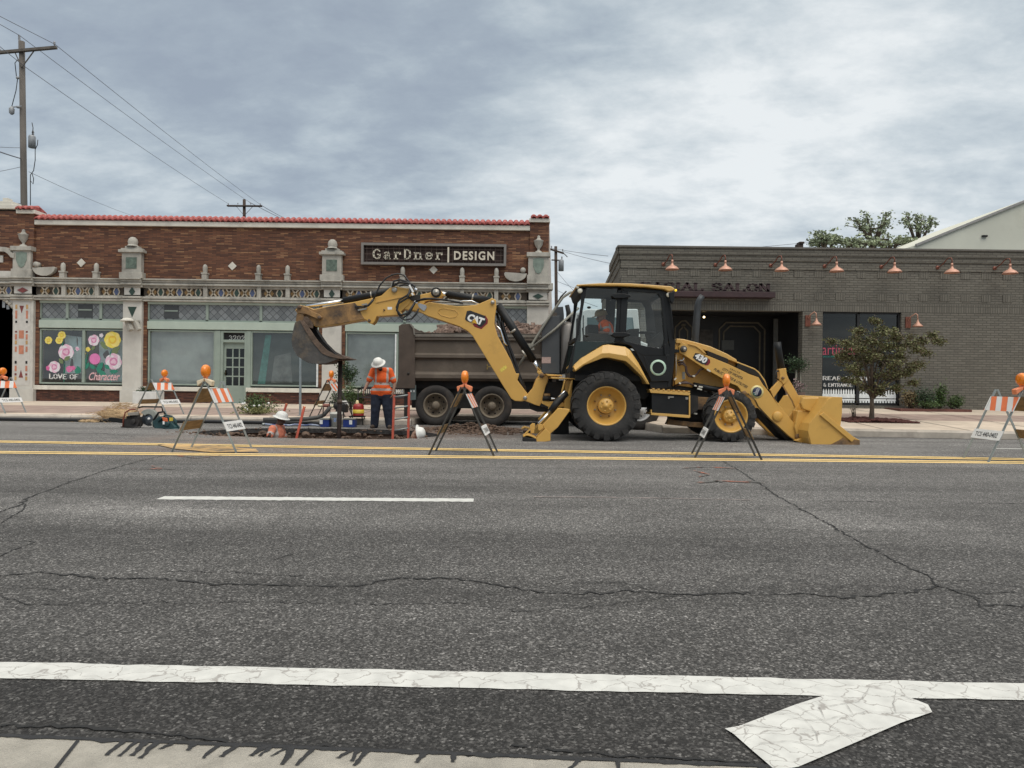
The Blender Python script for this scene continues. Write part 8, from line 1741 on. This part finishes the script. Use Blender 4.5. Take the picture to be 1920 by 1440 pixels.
# straw-coloured dust heap on the kerb
mb = MB(); rr = random.Random(31)
for i in range(800):
    x = W(rr.gauss(218, 22), 800, 17.4).x; y = rr.uniform(16.9, 17.9); hgt = .26 * math.exp(-((x - W(222, 800, 17.4).x) / .38) ** 2) + .06
    leaf_c = Vector((x, y, (.0 if y < 17.27 else .15) + rr.random() * hgt)); a = Vector((rr.gauss(0, 1), rr.gauss(0, 1), rr.gauss(0, .3))).normalized() * rr.uniform(.03, .09); b = Vector((0, 0, .008)); mb.add([leaf_c - a, leaf_c + a, leaf_c + a + b, leaf_c - a + b], [(0, 1, 2, 3)])
mb.ell((W(222, 800, 17.5).x, 17.5, .15), (.50, .30, .16), 3, .4, 4); mb.ell((W(185, 800, 17.4).x, 17.2, .02), (.35, .3, .06), 3, .3, 9)
o = mb.build('straw_pile', mat('straw', (.46, .32, .18), .95, var=.3, vscale=20, bump=.5)); tag(o, 'tan straw and sand heaped on the kerb behind the saws', 'straw', kind='stuff')

# ------------------------------------------------------------------ planting, bench, planter
LM = lambda nm, c: [mat(nm + ' a', c, .6, var=.2, vscale=3), mat(nm + ' b', tuple(min(1, q * 1.5) for q in c), .6, var=.2), mat(nm + ' c', tuple(q * .6 for q in c), .7, var=.2)]
L1 = LM('leaf fresh', (.065, .11, .030)); L2 = LM('leaf dark', (.030, .060, .022)); L3 = LM('leaf olive', (.16, .165, .06)); L4 = LM('leaf russet', (.20, .15, .075)); L5 = LM('leaf far hazed', (.26, .30, .19))  # far leaves are paled, with haze put into their colour
def shrub(label, px, pyb, D, wd, hh_, n, size, lm, z=None, seed=1, cat='shrub', clumps=10, stems=4, name='shrub', group=None):
    rnd = random.Random(seed); c = W(px, pyb, D); z = c.z if z is None else z; t = thing(name, label, cat, (c.x, D, z), group)
    mb = MB(); foliage(mb, (c.x, D, z + hh_ * .55), (wd / 2, wd / 2 * .7, hh_ * .5), n, size, rnd, clumps, tight=.30, shell=.35)
    for i, v in enumerate(mb.v):
        if v[2] < z + .01: mb.v[i] = (v[0], v[1], z + .01)
    mb.build('foliage', lm, t)
    mb = MB()
    for k in range(stems): mb.tube([(c.x + rnd.uniform(-.05, .05), D + rnd.uniform(-.05, .05), z), (c.x + rnd.uniform(-wd, wd) * .3, D + rnd.uniform(-.1, .1), z + hh_ * .7)], [.015, .006], 6)
    mb.build('stems', M_BARK, t); return t
M_BARK = mat('bark', (.10, .075, .055), .9, var=.3, vscale=8, bump=.6, bscale=30)
t = shrub('low leafy plant with white flowers in the bed left of the pit worker', 481, 778, 19.0, .95, .46, 1500, .055, L1, .16, 3, 'plant', 9)
mb = MB(); rnd = random.Random(8)
for k in range(9): c = W(455 + rnd.uniform(0, 50), 752 + rnd.uniform(0, 18), 18.7); mb.ell((c.x, 18.65, c.z), (.035, .02, .03), 1)
mb.build('white_flowers', M_TW, t)
shrub('low green ground cover patch below the white-flowered plant', 480, 781, 18.7, 1.15, .20, 1300, .05, L3, .16, 4, 'plant', 9)
shrub('round light green bush behind the fuel can', 657, 760, 22.0, .80, .70, 2400, .05, L1, .17, 5, clumps=14)
shrub('darker green bush left of the steel pipe behind the barricade', 634, 752, 22.4, .62, .62, 1500, .05, L2, .17, 6, clumps=10)
t = shrub('potted sapling with dark leaves by the shop window behind the steel pipe', 652, 722, 24.0, .75, .75, 1100, .075, L2, None, 7, 'plant', 9, name='potted_tree')
c = W(655, 722, 24.0); mb = MB(); mb.tube([(c.x, 24.0, .18), (c.x + .03, 24.0, c.z + .1)], .018, 8); mb.tube([(c.x - .2, 24.05, .18), (c.x - .12, 24.0, c.z + .1)], .015, 8); mb.build('trunk', mat('pale trunk', (.42, .38, .28), .8), t); mb = MB(); mb.lathe([(0, .18), (.16, .18), (.21, .48), (.18, .48), (0, .44)], (c.x, 24, 0), 'Z', 20); mb.build('pot', M_STONE, t)
t = thing('planter_box', 'white planter box with low greenery against the pilaster base', 'planter', (W(277, 750, 25.0).x, 25, .17)); a, b = W(257, 700, 25).x, W(301, 700, 25).x
mb = MB(); mb.box(a, b, 24.7, 25.3, .17, W(277, 734, 25).z); mb.build('box', mat('white planter', (.60, .60, .58), .6, var=.08), t, bevel=.02); mb = MB(); foliage(mb, ((a + b) / 2 - .1, 25, W(277, 731, 25).z), (.36, .2, .10), 500, .06, random.Random(4), 6); mb.build('greenery', L2, t)
t = thing('bench', 'dark slatted bench on the pavement behind the standing man', 'bench', (W(735, 750, 22.0).x, 22, .17)); M_BN = mat('bench metal', (.045, .042, .05), .5, .3, var=.2); a, b = W(673, 700, 22).x, W(800, 700, 22).x; zt_ = W(700, 726, 22).z; z1 = .62
mb = MB(); 
for k in range(34): x = a + (b - a) * (k + .5) / 34; mb.box(x - .016, x + .016, 22.30, 22.32, z1 + .02, zt_ - .02)
mb.box(a, b, 22.29, 22.33, zt_ - .03, zt_ + .02); mb.box(a, b, 22.29, 22.33, z1, z1 + .03); mb.build('backrest', M_BN, t)
mb = MB(); 
for k in range(7): mb.box(a, b, 21.80 + .07 * k, 21.85 + .07 * k, z1 - .06, z1 - .035)
mb.build('seat', M_BN, t)
for x in (a, (a + b) / 2, b - .04):
    mb = MB(); mb.bar((x + .02, 21.82, .17), (x + .02, 21.82, z1 - .06), .04, .04); mb.bar((x + .02, 22.3, .17), (x + .02, 22.3, z1), .04, .04); mb.bar((x + .02, 21.8, z1 + .2), (x + .02, 22.3, z1 + .2), .04, .03); mb.bar((x + .02, 21.82, z1 - .06), (x + .02, 21.82, z1 + .2), .03, .03); mb.build('leg', M_BN, t)

# small street tree in front of the salon
def tree(label, base, trunk_h, crown, n, size, lm, seed, r0=.07, name='street_tree', nb=9, group=None, clumps=30, tight=.16, lean=(0, 0), extra=()):
    rnd = random.Random(seed); bx, by, bz = base; t = thing(name, label, 'tree', base, group)
    (cx, cz, rx, rz_, ry) = crown; mb = MB(); top = Vector((bx + lean[0], by, bz + trunk_h))
    mb.tube([(bx, by, bz - .05), (bx, by, bz + .05), (bx + lean[0] * .4 + .01, by, bz + trunk_h * .5), top], [r0 * 1.5, r0 * 1.15, r0 * .9, r0 * .8], 12); tips = []
    for k in range(nb):
        a = 2 * pi * k / nb + rnd.uniform(-.3, .3); u = rnd.uniform(.25, .95); e = Vector((cx + rx * .85 * cos(a) * (1 - .35 * u), by + ry * .85 * sin(a) * (1 - .3 * u), cz - rz_ * .6 + u * rz_ * 1.5))
        m1 = top.lerp(e, .45) + Vector((rnd.uniform(-.1, .1) * rx, rnd.uniform(-.1, .1) * ry, .10 * rz_)); mb.tube([top - Vector((0, 0, .05 + .2 * rnd.random() * trunk_h * .3)), m1, e], [r0 * .55, r0 * .3, r0 * .08], 7); tips += [m1.lerp(e, .3), m1.lerp(e, .7), e]
        for j in range(3):
            s_ = m1.lerp(e, rnd.uniform(0, .8)); e2 = s_ + Vector((rnd.gauss(0, .3) * rx, rnd.gauss(0, .3) * ry, rnd.uniform(.0, .4) * rz_)); mb.tube([s_, e2], [r0 * .2, r0 * .05], 5); tips.append(e2)
    mb.build('trunk', M_BARK, t); mb = MB(); mb2 = MB()
    for _ in range(clumps):
        a = rnd.uniform(0, 2 * pi); q = rnd.uniform(.2, 1) ** .6; v = rnd.uniform(-1, 1); rr_ = math.sqrt(max(0, 1 - v * v * .8)); tips.append(Vector((cx + rx * q * rr_ * cos(a), by + ry * q * rr_ * sin(a), cz + rz_ * v)))
    for e in extra: mb2.tube([top, top.lerp(e, .5) + Vector((0, 0, .04)), e], [r0 * .3, r0 * .18, r0 * .05], 5)
    tips += list(extra) * 3
    if extra: mb2.build('branches', M_BARK, t)
    for _ in range(n):
        p = rnd.choice(tips); p = p + Vector((rnd.gauss(0, tight * rx), rnd.gauss(0, tight * ry), rnd.gauss(0, tight * .8 * rz_)))
        leaf(mb, p, size * rnd.uniform(.6, 1.4), rnd)
    mb.build('crown', lm, t); return t
YT = 16.9; tb = W(1634, 792, YT); cc = W(1650, 672, YT)
tree('young street tree with olive and russet leaves in the mulch bed before the salon window', (tb.x, YT, .24), .62, (cc.x + .02, cc.z, 1.12, .82, .8), 17000, .055, [L3[0], L4[2], L3[2]], 15, .055, clumps=6, tight=.07, nb=9, extra=[W(a, b, YT + random.Random(a).uniform(-.6, .6)) for a, b in ((1590, 645), (1575, 668), (1596, 690), (1585, 712), (1612, 620), (1640, 602), (1655, 618), (1680, 634), (1705, 645), (1728, 640), (1748, 628), (1760, 640), (1735, 662), (1722, 684), (1700, 700), (1712, 718), (1680, 728), (1650, 735), (1622, 728), (1604, 715), (1640, 660), (1660, 680), (1625, 676), (1612, 655), (1685, 668), (1650, 705), (1668, 650), (1632, 640), (1610, 700), (1672, 708), (1560, 640), (1720, 655))])
mb = MB(); rr = random.Random(6); P = [(G(px, 792, .2)) for px in (1585, 1705)]
xa, xb = W(1578, 790, YT).x, W(1708, 790, YT).x
mb.add([(xa, 16.55, walk_z(xa, 16.55) + .012), (xb, 16.45, walk_z(xb, 16.45) + .012), (xb - .35, 17.35, walk_z(xb, 17.35) + .012), (xa + .15, 17.45, walk_z(xa, 17.45) + .012)], [(0, 1, 2, 3)])
for i in range(420):
    u, v = rr.random(), rr.random(); x = xa + (xb - xa) * u; y = 16.55 + .85 * v; s_ = rr.uniform(.02, .055); mb.ell((x, y, walk_z(x, y) + .015 + .04 * math.exp(-((x - tb.x) / .4) ** 2)), (s_ * 1.4, s_, s_ * .5), 1, .3, i)
o = mb.build('mulch_bed', M_MULCH); tag(o, 'dark red mulch round the foot of the young street tree', 'mulch', kind='stuff')
shrub('thin weedy sprig beside the mulch bed left of the street tree', 1600, 788, 17.6, .22, .42, 60, .03, L3, .27, 22, 'plant', 5, 5)
mb = MB(); xa, xb = W(1683, 770, 19.9).x, W(1816, 770, 19.9).x; mb.box(xa, xb, 19.75, 20.6, .36, .48); tag(mb.build('bed_edging', mat('brick edging', (.12, .05, .04), .9, var=.3), None), 'narrow red brick edging under the bushes by the grey wall', 'edging')
for i, (px, wd, hh_, lm, lab) in enumerate(((1708, .46, .50, L4, 'reddish shrub, leftmost in the bed by the grey wall'), (1733, .75, .62, L2, 'spreading bluish-green shrub in the bed by the grey wall'), (1762, .36, .74, L1, 'upright cone-shaped evergreen in the bed by the grey wall'), (1786, .55, .42, L1, 'low round green shrub, rightmost in the bed by the grey wall'), (1745, .7, .26, L1, 'low bright green plant in front of the shrubs by the grey wall'))):
    shrub(lab, px, 770, 20.2 - (.3 if i == 4 else 0), wd, hh_, 1300 if i < 4 else 700, .05, lm, .46, 40 + i, clumps=10, group='bushes by the grey wall')
t = shrub('green hanging plant on a stand beside the salon entrance pillar', 1495, 700, 19.6, .62, .48, 900, .055, L2, None, 51, 'plant', 10, name='potted_plant')
c = W(1493, 700, 19.6); mb = MB(); mb.tube([(c.x, 19.6, .44), (c.x, 19.6, c.z + .1)], .03, 8); mb.tube([(c.x + .15, 19.6, .44), (c.x + .12, 19.6, c.z + .1)], .02, 8); mb.build('stand', mat('pale post', (.22, .21, .17), .8), t)
t = thing('flower_shelf', 'wooden ladder shelf with pale pink flowers beside the salon entrance', 'shelf', (W(1495, 760, 19.2).x, 19.2, .42)); M_CR = mat('weathered crate', (.17, .12, .10), .85, var=.3, vscale=6)
for py_ in (736, 752, 768): a = W(1478, py_, 19.2); b = W(1507, py_, 19.2); mb = MB(); mb.box(a.x, b.x, 19.1, 19.4, a.z - .08, a.z + .02); mb.build('shelf_board', M_CR, t)
mb = MB(); a = W(1470, 790, 19.2); b = W(1476, 735, 19.2); mb.bar((a.x, 19.15, .42), (b.x, 19.15, b.z), .05, .04); mb.bar((W(1510, 790, 19.2).x, 19.15, .42), (W(1506, 735, 19.2).x, 19.15, b.z), .05, .04); mb.build('rail', mat('grey rail', (.30, .27, .25), .8), t)
mb = MB(); c = W(1494, 724, 19.2); foliage(mb, (c.x, 19.15, c.z), (.20, .15, .17), 320, .05, random.Random(3), 8); mb.build('flowers', [mat('pale pink petal', (.50, .38, .38), .7), mat('mauve petal', (.26, .15, .17), .7), mat('flower leaf', (.04, .05, .03), .8)], t)
# ------------------------------------------------------------------ utility poles, wires, far trees
M_POLE = mat('weathered pole', (.13, .115, .10), .9, var=.2, vscale=4, stretch=(1, 1, .15), bump=.4, bscale=20); M_POLED = mat('dark pole', (.065, .045, .035), .9, var=.2); M_INS = mat('insulator', (.28, .28, .29), .5); M_XF = mat('transformer grey', (.32, .33, .34), .5, .2)
def upole(label, D, px_top, py_top, px_bot, wpx, arm=None, armw=.12, m=M_POLE, xform=None, braces=True, ins=()):
    a = W(px_top, py_top, D); b = W(px_bot, 720, D); t = thing('utility_pole', label, 'utility pole', (b.x, D, 0), 'wooden utility poles')
    r = wpx / 2 / FPX * D; mb = MB(); d = (a - Vector((b.x, D, b.z))); foot = Vector((b.x, D, b.z)) - d * (b.z / d.z if d.z else 0); mb.tube([foot, a], [r * 1.2, r * .9], 14); P = mb.build('pole', m, t)
    if arm:
        p, q = W(*arm[0], D - r), W(*arm[1], D - r); mb = MB(); mb.bar(p, q, .12, armw, up=(0, 1, 0)); mb.build('crossarm', m, t); c = p.lerp(q, .5)
        if braces:
            for s in (-1, 1):
                e = a + (q - p) * .5 * .45 * s; mid = p.lerp(q, .5 + .25 * s) if arm[0][0] > 0 else p.lerp(q, .66 if s > 0 else .33)
                mb = MB(); pole_at = Vector((a.x, D - r, 0)); drop = W(px_top, (arm[0][1] + arm[1][1]) / 2 + (32 if D < 50 else 18), D - r); k = mid; mb.bar(k, drop, .03, .05, up=(0, 1, 0)); mb.build('brace', m, t)
        for (x, y) in ins:
            p = W(x, y, D - r); mb = MB(); mb.lathe([(.03, -.02), (.05, .03), (.03, .05), (.06, .10), (.03, .16), (0, .18)], p, 'Z', 10); mb.build('insulator', M_INS, t)
    if xform:
        x0, x1, y0, y1 = xform; p = W((x0 + x1) / 2, y1, D - .1); q = W((x0 + x1) / 2, y0, D - .1); rr_ = (x1 - x0) / 2 / FPX * D; mb = MB(); mb.lathe([(0, 0), (rr_, 0), (rr_, (q.z - p.z) * .85), (rr_ * .8, (q.z - p.z) * .95), (0, q.z - p.z)], p, 'Z', 18); x_ = mb.build('transformer', M_XF, t)
        mb = MB(); mb.lathe([(.03, 0), (.06, .05), (.03, .08), (.06, .13), (.02, .25), (0, .26)], q + Vector((rr_ * .3, 0, -.02)), 'Z', 10); mb.build('bushing', M_INS, x_)
    return t
YP = 34.0
tp1 = upole('tall weathered pole with a transformer rising behind the left end of the brick building', YP, 41, 78, 49.5, 10.5, ((-12, 99.5), (106, 89)), .15, M_POLE, (54, 66, 253, 277), True, ((102, 84), (0, 98)))
mb = MB(); mb.bar(W(36, 66, YP), W(36.5, 92, YP), .07, .07); mb.build('top_pin', M_INS, tp1)
for pts in ([(33, 147), (30, 170), (26, 185), (22, 200)], [(33, 112), (28, 118), (31, 145)], [(60, 230), (62, 240), (61, 252)], [(66, 277), (66, 300), (63, 320), (57, 328), (57, 385)], [(71, 262), (70, 272), (66, 280)], [(60, 325), (63, 335), (62, 345), (58, 340)]):
    mb = MB(); mb.tube([W(a, b, YP - .2) for a, b in pts], .018, 6); mb.build('service_wire', M_HOSE, tp1)
for (x, y) in ((22, 207), (33, 146), (34, 201)):
    p = W(x, y, YP - .25); mb = MB(); mb.lathe([(.05, -.2), (.11, -.14), (.12, .08), (.05, .18), (0, .2)] if x == 22 else [(0, -.05), (.07, -.04), (.07, .05), (0, .06)], p, 'Z', 10); mb.build('arrester', M_XF, tp1)
mb = MB(); mb.bar(W(22, 201, YP - .2), W(40, 199, YP - .2), .04, .05); mb.build('bracket', M_XF, tp1)
tp2 = upole('small dark pole with wide crossarm behind the middle of the brick building roof', 72.0, 458, 374, 458.5, 6, ((426, 386), (491, 386.5)), .32, M_POLED, None, True, ((428, 384), (446, 383), (488, 384), (470, 383)))
tp3 = upole('dark pole with transformer standing between the two buildings', 52.0, 1042, 462, 1044.5, 6.2, ((1031, 467), (1057, 475)), .14, M_POLED, (1047, 1057, 486, 508), False, ((1034, 465), (1055, 471)))
mb = MB(); mb.bar(W(1034, 487.5, 51.9), W(1048, 488, 51.9), .08, .10, up=(0, 1, 0)); mb.build('lower_arm', M_POLED, tp3)
mb = MB(); mb.bar(W(1057, 475, 51.9), W(1064, 482, 51.9), .05, .05); mb.build('arm_end', M_POLED, tp3)
def wire(label, pts, r=.012, m=None):
    """pts: (px, py, depth); sagging cable between them"""
    P = [W(*p) for p in pts]; Q = []
    for i in range(len(P) - 1):
        sag = (P[i + 1] - P[i]).length * .008
        for k in range(12): u = k / 12; q = P[i].lerp(P[i + 1], u); q.z -= sag * 4 * u * (1 - u) * .5; Q.append(q)
    Q.append(P[-1]); mb = MB(); mb.tube(Q, r, 5); o = mb.build('overhead_wire', m or M_WIRE); tag(o, label, 'wire', 'overhead wires')
M_WIRE = mat('wire', (.16, .165, .19), .6)
wire('upper overhead wire from the tall pole to the right end of the far crossarm', [(-420, -190, 24), (103, 83, YP - .2), (488, 383.5, 71.8)], .015)
wire('middle overhead wire from the tall pole top pin to the far pole', [(-420, -200, 24), (36, 66, YP), (466, 378, 71.8)], .015)
wire('lowest overhead wire from the tall pole to the left end of the far crossarm', [(-300, -160, 24), (48, 126, YP), (428, 382, 71.8)], .015)
wire('wire continuing right from the far crossarm down behind the roof', [(488, 383.5, 71.8), (545, 414, 95)], .03)
wire('second wire continuing right from the far pole behind the roof', [(466, 378, 71.8), (560, 424, 95)], .03)
wire('faint wire from low on the tall pole slanting down behind the roof tiles', [(54, 322, YP), (250, 405, 60)], .012)
wire('slack service wire entering from the left edge to the tall pole', [(-60, 262, 26), (38, 297, YP - .15)], .028)
wire('thin upper service wire from the left edge to the tall pole', [(-60, 270, 26), (38, 277, YP - .15)], .012)
wire('thin lower service wire from the left edge to the tall pole', [(-60, 330, 26), (38, 313, YP - .15)], .012)
wire('short wire meeting the tall pole just above the brick parapet', [(-30, 372, 28), (41, 382, YP - .2)], .016)
for i, (a, b, lab) in enumerate((((1034, 465), (1140, 480), 'top'), ((1055, 471), (1150, 495), 'second'), ((1045, 510), (1090, 560), 'third'), ((1046, 528), (1140, 560), 'fourth'), ((1046, 545), (1120, 575), 'lowest'))):
    wire('%s wire running right from the pole between the buildings' % lab, [(a[0], a[1], 51.9), (b[0], b[1], 40)], .014)
wire('wire crossing the sky just above the grey salon roof', [(1340, 470, 60), (1500, 456, 60), (1560, 452, 60)], .02)
t = thing('roof_vent', 'small dark vent stub on the salon roof left of the trees', 'vent', tuple(W(1501, 466, 30))); p = W(1501, 462, 30); mb = MB(); mb.box(p.x - .12, p.x + .12, 30, 30.3, p.z - .8, p.z + .12); mb.build('stub', M_POLED, t); mb = MB(); mb.box(p.x - .05, p.x + .15, 29.95, 30.3, p.z + .12, p.z + .2); mb.build('cap', M_POLED, t)
def ftree(label, px, py, rx, rz_, n, seed, D=46.0, size=.19, tight=.13, cl=16, base=None):
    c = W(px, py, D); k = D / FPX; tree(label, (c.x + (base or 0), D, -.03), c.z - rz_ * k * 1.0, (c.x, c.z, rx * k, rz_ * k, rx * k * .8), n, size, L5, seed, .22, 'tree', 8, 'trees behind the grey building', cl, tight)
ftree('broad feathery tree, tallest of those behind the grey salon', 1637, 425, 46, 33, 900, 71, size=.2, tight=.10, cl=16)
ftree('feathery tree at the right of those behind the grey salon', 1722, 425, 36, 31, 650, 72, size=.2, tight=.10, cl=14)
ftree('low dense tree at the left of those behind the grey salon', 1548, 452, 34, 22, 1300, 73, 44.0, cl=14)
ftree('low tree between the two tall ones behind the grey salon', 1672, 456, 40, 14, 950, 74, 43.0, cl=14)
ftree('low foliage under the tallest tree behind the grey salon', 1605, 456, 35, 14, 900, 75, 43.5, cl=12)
# far low buildings glimpsed between the two shops
t = thing('far_house', 'distant low pale building glimpsed between the two shops', 'building', (W(1075, 700, 75).x, 77, 0)); a, b = W(1035, 700, 75), W(1160, 700, 75)
mb = MB(); mb.box(a.x - 1, b.x + 3, 75, 82, 0, 3.0); mb.build('wall', mat('far wall', (.35, .33, .30), .9, var=.1), t); mb = MB(); mb.prism([(a.x - 1.4, 3.0), (b.x + 3.4, 3.0), (b.x + 1.5, 4.3), (a.x + .5, 4.3)], 74.6, 82.4); mb.build('roof', mat('far roof', (.10, .095, .09), .9), t)
ftree('dark tree in the far gap between the two shops', 1085, 668, 40, 26, 900, 76, 85.0, .5)
